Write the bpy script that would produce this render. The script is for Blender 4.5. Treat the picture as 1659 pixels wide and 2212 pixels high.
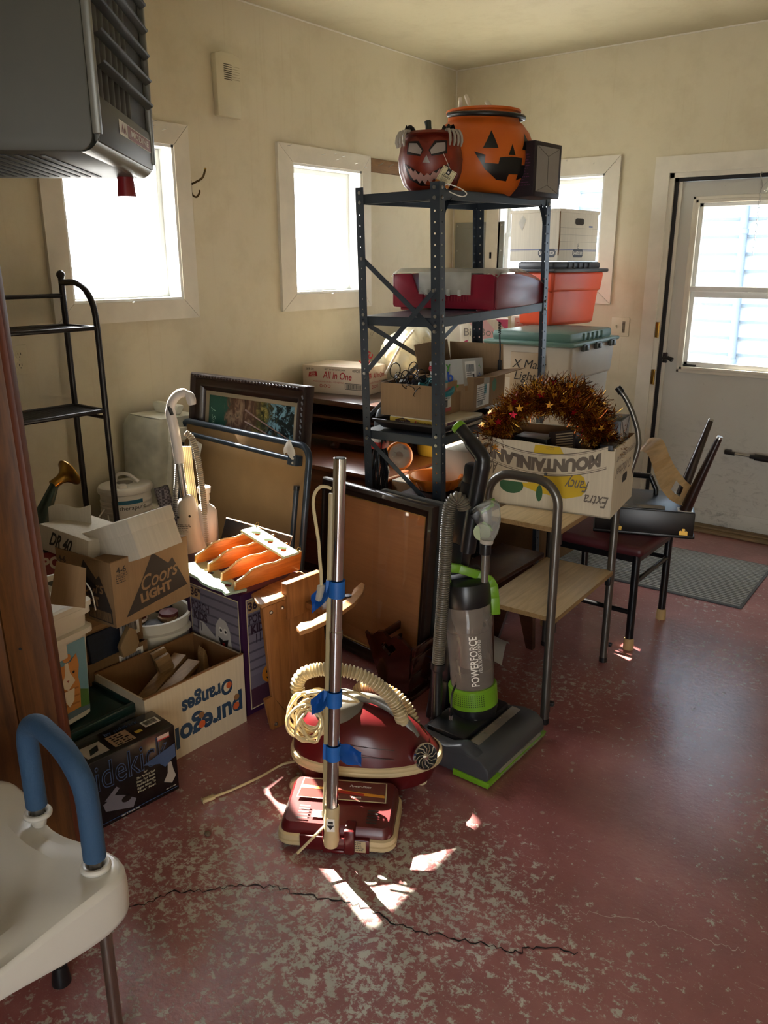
import bpy, bmesh, math, random
from mathutils import Vector, Matrix, Euler
R = math.radians
PI = math.pi
rnd = random.Random(7)
for _o in list(bpy.data.objects):
    bpy.data.objects.remove(_o)
SC = bpy.context.scene
COL = SC.collection

# ------------------------------------------------------------------ camera, world, sun, exposure
cd = bpy.data.cameras.new('camera')
cam = bpy.data.objects.new('camera', cd)
COL.objects.link(cam)
cd.sensor_fit = 'HORIZONTAL'
cd.sensor_width = 36.0
cd.lens = 36.0 * 1761.28 / 1659.0
cd.clip_start = 0.05
cam.location = (3.2358, -4.9516, 1.5668)
cam.rotation_euler = Euler((R(90) - 0.2973, 0.0, 0.6588), 'XYZ')
SC.camera = cam

SC.view_settings.view_transform = 'Standard'
SC.view_settings.look = 'None'
SC.view_settings.gamma = 1.0
SC.view_settings.use_curve_mapping = False
SC.view_settings.exposure = -0.06
SKY = 11.5
SUN = 75.0

world = bpy.data.worlds.new('sky')
SC.world = world
world.use_nodes = True
wn = world.node_tree
wn.nodes.clear()
w_out = wn.nodes.new('ShaderNodeOutputWorld')
w_bg = wn.nodes.new('ShaderNodeBackground')
w_sky = wn.nodes.new('ShaderNodeTexSky')
w_sky.sky_type = 'HOSEK_WILKIE'
w_sky.turbidity = 4.0
w_sky.ground_albedo = 0.5
w_mix = wn.nodes.new('ShaderNodeMix')
w_mix.data_type = 'RGBA'
w_mix.inputs[0].default_value = 0.88
w_mix.inputs[7].default_value = (0.94, 0.97, 1.0, 1)
wn.links.new(w_sky.outputs[0], w_mix.inputs[6])
wn.links.new(w_mix.outputs[2], w_bg.inputs['Color'])
wn.links.new(w_bg.outputs[0], w_out.inputs['Surface'])

sd = bpy.data.lights.new('sun', 'SUN')
sd.energy = SUN
sd.color = (1.0, 0.90, 0.77)
sd.angle = R(0.6)
sun = bpy.data.objects.new('sun', sd)
COL.objects.link(sun)
SUN_EL, SUN_AZ = R(39.6), R(-19.0)
SUN_DIR = Vector((math.cos(SUN_AZ) * math.cos(SUN_EL), math.sin(SUN_AZ) * math.cos(SUN_EL), -math.sin(SUN_EL)))
sun.rotation_euler = SUN_DIR.to_track_quat('-Z', 'Y').to_euler()
sun.location = (-6, 2.3, 6)
# hazy sky: brighter towards the sun
w_tc = wn.nodes.new('ShaderNodeTexCoord')
w_dot = wn.nodes.new('ShaderNodeVectorMath'); w_dot.operation = 'DOT_PRODUCT'
w_dot.inputs[1].default_value = -SUN_DIR
wn.links.new(w_tc.outputs['Generated'], w_dot.inputs[0])
w_val = w_dot.outputs['Value']
for op, b_ in (('MAXIMUM', 0.0), ('POWER', 3.0), ('MULTIPLY', 2.6), ('ADD', 1.0), ('MULTIPLY', SKY)):
    w_m = wn.nodes.new('ShaderNodeMath'); w_m.operation = op
    wn.links.new(w_val, w_m.inputs[0]); w_m.inputs[1].default_value = b_; w_val = w_m.outputs[0]
wn.links.new(w_val, w_bg.inputs['Strength'])

def portal(loc, rot, sx, sy):                       # light portals: they only guide the sky's own light through the openings
    l = bpy.data.lights.new('window_portal', 'AREA')
    l.shape = 'RECTANGLE'; l.size = sx; l.size_y = sy
    l.cycles.is_portal = True
    o = bpy.data.objects.new('window_portal', l)
    o.location = loc; o.rotation_euler = rot
    COL.objects.link(o)
portal((-0.16, -2.646, 1.737), (0, R(-90), 0), 0.72, 0.64)
portal((-0.16, -1.29, 1.737), (0, R(-90), 0), 0.72, 0.64)
portal((0.76, 0.16, 1.737), (R(-90), 0, 0), 0.7, 0.72)
portal((1.93, 0.16, 1.37), (R(-90), 0, 0), 0.7, 1.0)

portal((4.3, -6.7, .95), (R(90), 0, 0), 1.2, 1.9)  # portal for the added opening behind the camera

# ------------------------------------------------------------------ materials
MATS = {}
def srgb(c):
    if isinstance(c, str):
        c = c.lstrip('#'); c = [int(c[i:i+2], 16) for i in (0, 2, 4)]
    return tuple(((v/255)/12.92 if v/255 <= 0.04045 else ((v/255+0.055)/1.055)**2.4) for v in c) + (1.0,)

class NT:
    """small helper round a node tree"""
    def __init__(s, name):
        s.m = bpy.data.materials.new(name); s.m.use_nodes = True
        s.t = s.m.node_tree; s.t.nodes.clear()
        s.out = s.n('ShaderNodeOutputMaterial')
        s.b = s.n('ShaderNodeBsdfPrincipled')
        s.l(s.b.outputs[0], s.out.inputs[0])
        s.tc = s.n('ShaderNodeTexCoord')
    def n(s, t, **k):
        q = s.t.nodes.new(t)
        for a, v in k.items(): setattr(q, a, v)
        return q
    def l(s, a, b): s.t.links.new(a, b)
    def coords(s, scale=(1, 1, 1), rot=(0, 0, 0), kind='Object'):
        m = s.n('ShaderNodeMapping'); m.inputs['Scale'].default_value = scale; m.inputs['Rotation'].default_value = rot
        s.l(s.tc.outputs[kind], m.inputs['Vector']); return m.outputs[0]
    def noise(s, vec, scale, detail=4, rough=0.55, dist=0.0):
        q = s.n('ShaderNodeTexNoise'); q.inputs['Scale'].default_value = scale; q.inputs['Detail'].default_value = detail
        q.inputs['Roughness'].default_value = rough; q.inputs['Distortion'].default_value = dist
        if vec: s.l(vec, q.inputs['Vector'])
        return q.outputs[0]
    def ramp(s, fac, stops):
        q = s.n('ShaderNodeValToRGB'); e = q.color_ramp.elements
        while len(e) < len(stops): e.new(0.5)
        for el, (p, c) in zip(e, stops):
            el.position = p; el.color = c if len(c) == 4 else tuple(c) + (1,)
        s.l(fac, q.inputs[0]); return q.outputs[0]
    def mix(s, fac, a, b, mode='MIX'):
        q = s.n('ShaderNodeMix'); q.data_type = 'RGBA'; q.blend_type = mode
        for i, v in ((0, fac), (6, a), (7, b)):
            if isinstance(v, (int, float)): q.inputs[i].default_value = v
            elif isinstance(v, tuple): q.inputs[i].default_value = v
            else: s.l(v, q.inputs[i])
        return q.outputs[2]
    def math(s, op, a, b=0.0):
        q = s.n('ShaderNodeMath'); q.operation = op
        for i, v in ((0, a), (1, b)):
            if isinstance(v, (int, float)): q.inputs[i].default_value = v
            else: s.l(v, q.inputs[i])
        return q.outputs[0]
    def bump(s, h, strength=0.2, dist=0.01):
        q = s.n('ShaderNodeBump'); q.inputs['Strength'].default_value = strength; q.inputs['Distance'].default_value = dist
        s.l(h, q.inputs['Height']); s.l(q.outputs[0], s.b.inputs['Normal'])
    def set(s, **k):
        names = dict(color='Base Color', rough='Roughness', metal='Metallic', trans='Transmission Weight', ior='IOR', alpha='Alpha', coat='Coat Weight', coatr='Coat Roughness', spec='Specular IOR Level', sss='Subsurface Weight', sheen='Sheen Weight')
        for a, v in k.items():
            i = s.b.inputs[names[a]]
            if isinstance(v, (int, float, tuple)): i.default_value = v
            else: s.l(v, i)
        return s

def plain(name, c, rough=0.5, metal=0.0, var=0.06, bump=0.0, bscale=60, coat=0.0, vscale=9.0, spec=None):
    """one colour with a little procedural unevenness"""
    if name in MATS: return MATS[name]
    t = NT(name); col = srgb(c)
    n = t.noise(t.coords(), vscale, 5)
    f = t.ramp(n, [(0.3, (1-var,)*3), (0.7, (1+var*0.6,)*3)])
    t.set(color=t.mix(1.0, col, f, 'MULTIPLY'), metal=metal, coat=coat)
    t.set(rough=t.math('MULTIPLY_ADD', n, 0.12) if False else rough)
    if spec is not None: t.set(spec=spec)
    if bump: t.bump(t.noise(t.coords(), bscale, 3), bump, 0.004)
    MATS[name] = t.m; return t.m

def wood(name, c1, c2, axis='X', rough=0.45, scale=1.0, coat=0.0, knots=False):
    if name in MATS: return MATS[name]
    t = NT(name)
    k = {'X': (1.2, 14, 14), 'Y': (14, 1.2, 14), 'Z': (14, 14, 1.2)}[axis]
    v = t.coords(tuple(a*scale for a in k))
    n = t.noise(v, 2.2, 6, 0.6, 0.8)
    n2 = t.noise(t.coords(tuple(a*scale*3.2 for a in k)), 3.0, 4, 0.6)
    c = t.ramp(n, [(0.32, srgb(c2)), (0.5, srgb(c1)), (0.7, srgb(c2))])
    c = t.mix(0.22, c, t.ramp(n2, [(0.35, (0.25,)*3), (0.65, (1,)*3)]), 'MULTIPLY')
    if knots:
        vo = t.n('ShaderNodeTexVoronoi'); vo.inputs['Scale'].default_value = 3.0; t.l(t.coords(tuple(0.7 if a < 5 else 1.3 for a in k)), vo.inputs['Vector'])
        kn = t.ramp(vo.outputs['Distance'], [(0.03, (0.12,)*3), (0.09, (1,)*3)])
        c = t.mix(0.8, c, kn, 'MULTIPLY')
    t.set(color=c, rough=rough, coat=coat); t.bump(n2, 0.08, 0.002)
    MATS[name] = t.m; return t.m

def cardboard(name, c, flute='Z', var=0.1):
    if name in MATS: return MATS[name]
    t = NT(name); col = srgb(c)
    k = {'X': (2, 60, 60), 'Y': (60, 2, 60), 'Z': (60, 60, 2)}[flute]
    n = t.noise(t.coords(k), 2.0, 3); m = t.noise(t.coords(), 5, 5)
    f = t.ramp(m, [(0.3, (1-var,)*3), (0.7, (1+var*0.5,)*3)])
    g = t.ramp(n, [(0.35, (0.94,)*3), (0.65, (1.03,)*3)])
    t.set(color=t.mix(1.0, t.mix(1.0, col, f, 'MULTIPLY'), g, 'MULTIPLY'), rough=0.85, spec=0.25); t.bump(n, 0.12, 0.002)
    MATS[name] = t.m; return t.m

def clear(name, c, alpha=0.25, rough=0.12, gl=0.5):
    """thin clear or milky plastic and glass: part see-through, part surface"""
    if name in MATS: return MATS[name]
    t = NT(name); t.set(color=srgb(c), rough=rough)
    tr = t.n('ShaderNodeBsdfTransparent'); tr.inputs[0].default_value = (0.97, 0.98, 0.98, 1)
    lw = t.n('ShaderNodeLayerWeight'); lw.inputs[0].default_value = 0.35
    n = t.noise(t.coords(), 6, 3)
    f = t.math('ADD', t.math('MULTIPLY', lw.outputs['Facing'], gl), t.math('MULTIPLY', n, alpha*2))
    mx = t.n('ShaderNodeMixShader'); t.l(f, mx.inputs[0]); t.l(tr.outputs[0], mx.inputs[1]); t.l(t.b.outputs[0], mx.inputs[2]); t.l(mx.outputs[0], t.out.inputs[0])
    MATS[name] = t.m; return t.m

def pane_glass(name):
    if name in MATS: return MATS[name]
    t = NT(name)
    tr = t.n('ShaderNodeBsdfTransparent'); gl = t.n('ShaderNodeBsdfGlossy'); gl.inputs['Roughness'].default_value = 0.02
    lw = t.n('ShaderNodeLayerWeight'); lw.inputs[0].default_value = 0.5
    fr = t.math('ADD', t.math('MULTIPLY', t.math('POWER', lw.outputs['Facing'], 4.0), 0.7), 0.045)
    mx = t.n('ShaderNodeMixShader'); t.l(fr, mx.inputs[0]); t.l(tr.outputs[0], mx.inputs[1]); t.l(gl.outputs[0], mx.inputs[2]); t.l(mx.outputs[0], t.out.inputs[0])
    MATS[name] = t.m; return t.m

# ------------------------------------------------------------------ mesh building
def V(*a): return Vector(a)
def frame(o, x, y):
    """matrix with origin o, x and y axes as given, z their cross product"""
    x = Vector(x).normalized(); z = x.cross(Vector(y)).normalized(); y = z.cross(x)
    m = Matrix((x, y, z)).transposed().to_4x4(); m.translation = Vector(o); return m
FACE = {'-y': lambda x, y, z: frame((x, y, z), (1, 0, 0), (0, 0, 1)), '+x': lambda x, y, z: frame((x, y, z), (0, 1, 0), (0, 0, 1)),
        '+y': lambda x, y, z: frame((x, y, z), (-1, 0, 0), (0, 0, 1)), '-x': lambda x, y, z: frame((x, y, z), (0, -1, 0), (0, 0, 1)),
        '+z': lambda x, y, z: frame((x, y, z), (1, 0, 0), (0, 1, 0))}
_TXT = {}
def text_polys(s, bold=0.0, shear=0.0):
    """outline of a word as flat triangles (the built-in font), cap height about 0.7"""
    key = (s, bold, shear)
    if key not in _TXT:
        cu = bpy.data.curves.new('t', 'FONT'); cu.body = s; cu.size = 1.0; cu.align_x = 'CENTER'; cu.align_y = 'CENTER'
        cu.offset = bold; cu.shear = shear; cu.resolution_u = 3; cu.fill_mode = 'FRONT'
        o = bpy.data.objects.new('t', cu); COL.objects.link(o)
        dg = bpy.context.evaluated_depsgraph_get(); dg.update()
        me = o.evaluated_get(dg).to_mesh()
        vs = [v.co.copy() for v in me.vertices]; fs = [tuple(p.vertices) for p in me.polygons]
        o.evaluated_get(dg).to_mesh_clear()
        bpy.data.objects.remove(o); bpy.data.curves.remove(cu)
        _TXT[key] = (vs, fs)
    return _TXT[key]

class MB:
    def __init__(s, root=None):
        s.v = []; s.f = []; s.mi = []; s.mats = []
        s.M = Matrix.Identity(4)
        if root is not None: s.M = root_matrix(root).inverted()      # build in world coordinates under that root
        s.base = s.M.copy()
    def at(s, m): s.M = s.base @ m; return s
    def home(s): s.M = s.base; return s
    def _m(s, mat):
        if mat not in s.mats: s.mats.append(mat)
        return s.mats.index(mat)
    def add(s, vs, fs, mat):
        k = len(s.v); i = s._m(mat)
        flip = s.M.determinant() < 0
        s.v += [s.M @ Vector(v) for v in vs]
        for f in fs:
            s.f.append(tuple(k + j for j in (reversed(f) if flip else f))); s.mi.append(i)
        return s
    def bm(s, b, mat):
        b.verts.index_update()
        s.add([v.co.copy() for v in b.verts], [tuple(v.index for v in f.verts) for f in b.faces], mat); b.free(); return s
    def box(s, lo, hi, mat, bev=0.0, seg=2):
        lo = Vector(lo); hi = Vector(hi)
        b = bmesh.new(); bmesh.ops.create_cube(b, size=1.0)
        for v in b.verts: v.co = Vector([lo[i] + (v.co[i] + 0.5) * (hi[i] - lo[i]) for i in range(3)])
        if bev: bmesh.ops.bevel(b, geom=list(b.edges), offset=bev, segments=seg, profile=0.5, affect='EDGES', clamp_overlap=True)
        return s.bm(b, mat)
    def bar(s, p, q, w, h, mat, up=(0, 0, 1), bev=0.0):
        """box of section w x h running from p to q"""
        p = Vector(p); q = Vector(q); z = (q - p).normalized(); u = Vector(up)
        if abs(z.dot(u)) > 0.98: u = Vector((1, 0, 0)) if abs(z.x) < 0.9 else Vector((0, 1, 0))
        x = u.cross(z).normalized(); y = z.cross(x)
        m = Matrix((x, y, z)).transposed().to_4x4(); m.translation = p
        old = s.M; s.M = old @ m
        s.box((-w/2, -h/2, 0), (w/2, h/2, (q-p).length), mat, bev); s.M = old; return s
    def tube(s, pts, r, mat, n=10, cap=True, closed=False, ridge=None):
        """round tube through pts; r a number or a list; ridge = (pitch, depth) corrugates it"""
        P = [Vector(p) for p in pts]
        rs = list(r) if isinstance(r, (list, tuple)) else [r] * len(P)
        if ridge:
            Q = []; RS = []; pitch, depth = ridge
            for i in range(len(P)-1):
                L = (P[i+1]-P[i]).length; k = max(1, round(L / pitch * 4))
                for j in range(k): Q.append(P[i].lerp(P[i+1], j/k)); RS.append(rs[i] + (rs[i+1]-rs[i])*j/k)
            Q.append(P[-1]); RS.append(rs[-1])
            P = Q; rs = [a + depth * (0, 0.9, 1, 0.5)[i % 4] - depth*0.5 for i, a in enumerate(RS)]
        m = len(P); vs = []; fs = []
        nrm = None
        for i in range(m):
            if closed: t = (P[(i+1) % m] - P[i-1])
            else: t = P[min(i+1, m-1)] - P[max(i-1, 0)]
            t = t.normalized() if t.length > 1e-9 else Vector((0, 0, 1))
            if nrm is None:
                nrm = t.orthogonal().normalized()
            else:
                nrm = nrm - t * nrm.dot(t)
                nrm = nrm.normalized() if nrm.length > 1e-6 else t.orthogonal().normalized()
            b = t.cross(nrm)
            for j in range(n):
                a = 2*PI*j/n
                vs.append(P[i] + (nrm*math.cos(a) + b*math.sin(a)) * rs[i])
        for i in range(m if closed else m-1):
            for j in range(n):
                fs.append((i*n+j, i*n+(j+1) % n, ((i+1) % m)*n+(j+1) % n, ((i+1) % m)*n+j))
        if cap and not closed:
            fs.append(tuple(range(n-1, -1, -1))); fs.append(tuple((m-1)*n+j for j in range(n)))
        return s.add(vs, fs, mat)
    def lathe(s, prof, mat, n=24, o=(0, 0, 0), sx=1.0, sy=1.0, cap=True):
        """profile of (radius, z) round the z axis"""
        o = Vector(o); vs = []; fs = []; m = len(prof)
        for rr, z in prof:
            for j in range(n):
                a = 2*PI*j/n
                vs.append(o + Vector((rr*sx*math.cos(a), rr*sy*math.sin(a), z)))
        for i in range(m-1):
            for j in range(n):
                fs.append((i*n+j, i*n+(j+1) % n, (i+1)*n+(j+1) % n, (i+1)*n+j))
        if cap and prof[0][0] > 1e-4: fs.append(tuple(range(n-1, -1, -1)))
        if cap and prof[-1][0] > 1e-4: fs.append(tuple((m-1)*n+j for j in range(n)))
        return s.add(vs, fs, mat)
    def prism(s, poly, t, mat, m=None, holes=(), bev=0.0):
        """flat outline (x, y) given thickness t along z, in frame m"""
        b = bmesh.new(); old = s.M
        if m is not None: s.M = old @ m
        if holes:
            cu = []
            loops = [poly] + list(holes); edges = []
            for lp in loops:
                vv = [b.verts.new((x, y, 0)) for x, y in lp]
                edges += [b.edges.new((vv[i], vv[(i+1) % len(vv)])) for i in range(len(vv))]
            bmesh.ops.triangle_fill(b, use_beauty=True, use_dissolve=False, edges=edges)
        else:
            b.faces.new([b.verts.new((x, y, 0)) for x, y in poly])
        bmesh.ops.recalc_face_normals(b, faces=list(b.faces))
        for f in b.faces:
            if f.normal.z > 0: f.normal_flip()
        r = bmesh.ops.extrude_face_region(b, geom=list(b.faces))
        bmesh.ops.translate(b, verts=[e for e in r['geom'] if isinstance(e, bmesh.types.BMVert)], vec=(0, 0, t))
        bmesh.ops.recalc_face_normals(b, faces=list(b.faces))
        if bev:
            ed = [e for e in b.edges if len(e.link_faces) == 2 and e.calc_face_angle(0) > 0.6]
            bmesh.ops.bevel(b, geom=ed, offset=bev, segments=2, profile=0.5, affect='EDGES', clamp_overlap=True)
        s.bm(b, mat); s.M = old; return s
    def flat(s, poly, mat, m=None, z=0.0):
        old = s.M
        if m is not None: s.M = old @ m
        s.add([(x, y, z) for x, y in poly], [tuple(range(len(poly)))], mat); s.M = old; return s
    def rect(s, x0, y0, x1, y1, mat, m=None, z=0.0006): return s.flat([(x0, y0), (x1, y0), (x1, y1), (x0, y1)], mat, m, z)
    def disc(s, x, y, r, mat, m=None, z=0.0006, n=20, ry=None):
        ry = r if ry is None else ry
        return s.flat([(x+r*math.cos(2*PI*i/n), y+ry*math.sin(2*PI*i/n)) for i in range(n)], mat, m, z)
    def ring(s, x, y, r0, r1, mat, m=None, z=0.0006, n=24):
        old = s.M
        if m is not None: s.M = old @ m
        vs = [(x+q*math.cos(2*PI*i/n), y+q*math.sin(2*PI*i/n), z) for q in (r0, r1) for i in range(n)]
        s.add(vs, [(i, n+i, n+(i+1) % n, (i+1) % n) for i in range(n)], mat); s.M = old; return s
    def text(s, st, x, y, h, mat, m=None, z=0.0008, width=None, rot=0.0, bold=0.0, shear=0.0, warp=None):
        """printed word centred at x, y; h = letter height"""
        vs, fs = text_polys(st, bold, shear)
        k = h / 0.72; kx = k
        if width:
            xs = [v.x for v in vs]; kx = width / max(1e-6, max(xs)-min(xs))
        c, sn = math.cos(rot), math.sin(rot); out = []
        for v in vs:
            a, b2 = v.x*kx, v.y*k
            if warp: a, b2 = warp(a, b2)
            out.append((x + c*a - sn*b2, y + sn*a + c*b2, z))
        old = s.M
        if m is not None: s.M = old @ m
        s.add(out, fs, mat); s.M = old; return s
    def lines(s, x0, y0, x1, n, dy, h, mat, m=None, seed=1, z=0.0007):
        """small unreadable print: n lines of short dashes"""
        q = random.Random(seed)
        for i in range(n):
            x = x0; xe = x0 + (x1-x0)*q.uniform(0.7, 1.0)
            while x < xe:
                w = q.uniform(0.3, 1.2) * h * 3; s.rect(x, y0-i*dy, min(x+w, xe), y0-i*dy+h, mat, m, z); x += w + h*0.8
        return s
    def bars(s, x0, y0, x1, y1, mat, m=None, seed=3, z=0.001):
        q = random.Random(seed); x = x0
        while x < x1:
            w = q.choice((1, 1, 2, 3)) * (x1-x0) / 90; s.rect(x, y0, min(x+w, x1), y1, mat, m, z); x += w + q.choice((1, 1, 2)) * (x1-x0) / 90
        return s
    def sheet(s, fn, nu, nv, mat, thick=0.0):
        """surface fn(u, v), u and v from 0 to 1; thick gives it a back face"""
        P = [[Vector(fn(i/nu, j/nv)) for j in range(nv+1)] for i in range(nu+1)]
        b = bmesh.new(); vv = [[b.verts.new(p) for p in row] for row in P]
        for i in range(nu):
            for j in range(nv): b.faces.new((vv[i][j], vv[i+1][j], vv[i+1][j+1], vv[i][j+1]))
        if thick: bmesh.ops.solidify(b, geom=list(b.faces), thickness=thick)
        return s.bm(b, mat)
    def obj(s, name, parent=None, label=None, angle=38):
        me = bpy.data.meshes.new(name)
        me.from_pydata([tuple(v) for v in s.v], [], s.f)
        for m in s.mats: me.materials.append(m)
        me.polygons.foreach_set('material_index', s.mi)
        me.polygons.foreach_set('use_smooth', [True]*len(s.f))
        me.update()
        me.set_sharp_from_angle(angle=R(angle))
        o = bpy.data.objects.new(name, me); COL.objects.link(o)
        if parent is not None: o.parent = parent
        if label: o['label'] = label
        return o

def root_matrix(o):
    m = Matrix.LocRotScale(o.location, o.rotation_euler, o.scale)
    return root_matrix(o.parent) @ m if o.parent else m
def tag(o, label, cat, group=None, kind=None):
    if label: o['label'] = label
    if cat: o['category'] = cat
    if group: o['group'] = group
    if kind: o['kind'] = kind
    return o
def thing(name, label, cat, loc=(0, 0, 0), rz=0.0, group=None, rot=None):
    o = bpy.data.objects.new(name, None); COL.objects.link(o); o.empty_display_size = 0.05
    o.location = loc; o.rotation_euler = rot if rot else (0, 0, rz)
    return tag(o, label, cat, group)
def struct(o): o['kind'] = 'structure'; return o
def copy_tree(o, parent=None):
    c = o.copy(); COL.objects.link(c)
    if parent is not None: c.parent = parent
    for ch in o.children: copy_tree(ch, c)
    return c
def smooth_path(pts, k=6, closed=False):
    """Catmull-Rom through pts"""
    P = [Vector(p) for p in pts]; out = []; n = len(P)
    for i in range(n if closed else n-1):
        p0, p1, p2, p3 = (P[(i+d) % n] if closed else P[min(max(i+d, 0), n-1)] for d in (-1, 0, 1, 2))
        for j in range(k):
            t = j/k
            out.append(0.5*((2*p1) + (p2-p0)*t + (2*p0-5*p1+4*p2-p3)*t*t + (3*p1-p0-3*p2+p3)*t**3))
    if not closed: out.append(P[-1])
    return out
def carton(name_mat, w, d, h, t=0.004, open_top=False, mb=None, inner=None):
    """cardboard box walls; x 0..w, y 0..d, z 0..h"""
    mb = mb or MB(); m = name_mat; q = inner or m
    if not open_top:
        return mb.box((0, 0, 0), (w, d, h), m, 0.003)
    mb.box((0, 0, 0), (w, d, t), m)
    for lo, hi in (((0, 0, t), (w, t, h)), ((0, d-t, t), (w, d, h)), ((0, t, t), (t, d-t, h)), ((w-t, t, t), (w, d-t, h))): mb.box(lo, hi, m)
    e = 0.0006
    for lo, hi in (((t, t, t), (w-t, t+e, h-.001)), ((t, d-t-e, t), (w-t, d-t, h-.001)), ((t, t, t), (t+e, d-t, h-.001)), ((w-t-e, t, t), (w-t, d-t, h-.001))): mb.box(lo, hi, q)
    return mb

# ------------------------------------------------------------------ shared materials
WHITE = plain('white_paint_print', '#eeeae0', 0.6)
BLACK = plain('black_ink', '#121212', 0.6)
STEEL = plain('zinc_steel', '#b9b9b6', 0.3, 1.0)
CHROME = plain('chrome', '#d8d8d8', 0.09, 1.0, 0.03)
BLACKMETAL = plain('black_enamel_metal', '#17151a', 0.32)
BLACKPL = plain('black_plastic', '#141416', 0.38)
BRASS = plain('brass', '#a07c3a', 0.28, 1.0)
GLASS = pane_glass('window_glass')

def wall_material(name, c):
    t = NT(name); g = t.coords(kind='Object')
    big = t.noise(g, 0.8, 4); fine = t.noise(g, 5, 6, 0.65)
    col = t.mix(1.0, srgb(c), t.ramp(big, [(0.3, (0.93, 0.925, 0.90)), (0.7, (1.02, 1.02, 1.02))]), 'MULTIPLY')
    col = t.mix(0.5, col, t.ramp(fine, [(0.36, (0.86, 0.84, 0.79)), (0.52, (1, 1, 1))]), 'MULTIPLY')
    drip = t.noise(t.coords((22, 22, 0.35)), 1.6, 5, 0.7)             # old runs of water down the paint
    col = t.mix(0.3, col, t.ramp(drip, [(0.30, (0.80, 0.74, 0.62)), (0.42, (1, 1, 1))]), 'MULTIPLY')
    sc = t.noise(t.coords((9, 9, 26)), 3.4, 6, 0.75, 1.5)              # scuffs
    col = t.mix(0.45, col, t.ramp(sc, [(0.24, (0.25, 0.22, 0.20)), (0.285, (1, 1, 1))]), 'MULTIPLY')
    t.set(color=col, rough=0.55, spec=0.35); t.bump(t.noise(g, 90, 3), 0.06, 0.003)
    return t.m
WALL = wall_material('cream_wall_paint', '#d3cab0')
CEIL = wall_material('ceiling_paint', '#cbc3a6')
TRIM = plain('off_white_trim_paint', '#dcd6c6', 0.45, var=0.08, bump=0.05)

def floor_material():
    t = NT('worn_red_floor_paint'); g = t.coords()
    zone = t.noise(g, 1.1, 3, 0.5)
    a = t.noise(g, 36, 9, 0.74, 0.3); b = t.noise(g, 110, 4, 0.6)
    # where feet wore the paint off: near the open middle of the room
    gr = t.n('ShaderNodeTexGradient'); gr.gradient_type = 'SPHERICAL'
    mp = t.n('ShaderNodeMapping'); mp.inputs['Location'].default_value = (-1.38, 3.0, 0); mp.inputs['Scale'].default_value = (0.72, 0.72, 0.72)
    t.l(t.tc.outputs['Object'], mp.inputs['Vector']); t.l(mp.outputs[0], gr.inputs[0])
    wear = t.math('ADD', t.math('ADD', t.math('MULTIPLY', zone, 0.30), t.math('MULTIPLY', gr.outputs[1], 0.10)), t.math('ADD', t.math('MULTIPLY', a, 0.62), t.math('MULTIPLY', b, 0.16)))
    mask = t.ramp(wear, [(0.605, (0, 0, 0)), (0.645, (1, 1, 1))])
    paint = t.ramp(t.noise(g, 3.5, 6, 0.65), [(0.3, srgb('#7d4848')), (0.55, srgb('#945a5a')), (0.75, srgb('#a56f6c'))])
    scr = t.noise(t.coords((3, 60, 1), (0, 0, 0.6)), 2.0, 5, 0.7)
    paint = t.mix(0.35, paint, t.ramp(scr, [(0.62, (0, 0, 0)), (0.72, srgb('#a58b85'))]), 'ADD')
    conc = t.ramp(t.noise(g, 14, 5), [(0.3, srgb('#a9a89c')), (0.7, srgb('#c6c3b7'))])
    col = t.mix(t.math('MULTIPLY', mask, 0.96), paint, conc)
    sp = t.ramp(t.noise(g, 150, 3, 0.6), [(0.66, (0, 0, 0)), (0.70, (1, 1, 1))])      # fine pale specks
    col = t.mix(t.math('MULTIPLY', sp, 0.55), col, srgb('#bfb6ab'))
    bub = t.n('ShaderNodeTexVoronoi'); bub.inputs['Scale'].default_value = 5.0; t.l(g, bub.inputs['Vector'])   # small blisters and chips
    bm_ = t.ramp(bub.outputs['Distance'], [(0.028, (1, 1, 1)), (0.045, (0, 0, 0))])
    col = t.mix(t.math('MULTIPLY', bm_, 0.5), col, srgb('#b7aa98'))
    rg = t.n('ShaderNodeMapRange'); t.l(mask, rg.inputs[0]); rg.inputs[3].default_value = 0.28; rg.inputs[4].default_value = 0.42
    r2 = t.math('ADD', rg.outputs[0], t.math('MULTIPLY', t.noise(g, 40, 3), 0.08))
    t.set(color=col, rough=r2, spec=0.5, coat=0.8, coatr=0.25)
    h = t.math('ADD', t.math('MULTIPLY', mask, -0.5), t.math('ADD', t.math('MULTIPLY', t.noise(g, 55, 4), 0.9), t.math('MULTIPLY', bm_, 1.0)))
    t.bump(h, 0.28, 0.006)
    return t.m
FLOORM = floor_material()

XR, YB, H = 5.4, -6.6, 2.7555      # room reach to the right and behind the camera, ceiling height
def wall_with_holes(name, length, holes, m, mat, t=0.16, height=H):
    """wall in frame m (x along, y up, z into the room); holes (x0, y0, x1, y1)"""
    b = MB(); b.at(m)
    xs = sorted({0, length, *[h[0] for h in holes], *[h[2] for h in holes]})
    for x0, x1 in zip(xs, xs[1:]):
        hs = sorted([h for h in holes if h[0] <= x0+1e-6 and h[2] >= x1-1e-6], key=lambda q: q[1])
        y = 0
        for h in hs + [None]:
            y1 = h[1] if h else height
            if y1 > y + 1e-6: b.box((x0, y, -t), (x1, y1, 0), mat)
            if h: y = h[3]
    return struct(b.obj(name))
mL = frame((0, YB, 0), (0, 1, 0), (0, 0, 1))          # left wall, seen from inside, x runs along +y
mB = frame((0, 0, 0), (1, 0, 0), (0, 0, 1))           # back wall: frame z must face -y
W1 = (-2.9395, 1.3968, -2.3533, 2.0763)
W2 = (-1.5775, 1.3977, -1.0, 2.07)
W3 = (0.36, 1.40, 1.077, 2.072)
DO = (1.4652, 0.0, 2.42, 2.05)
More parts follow.
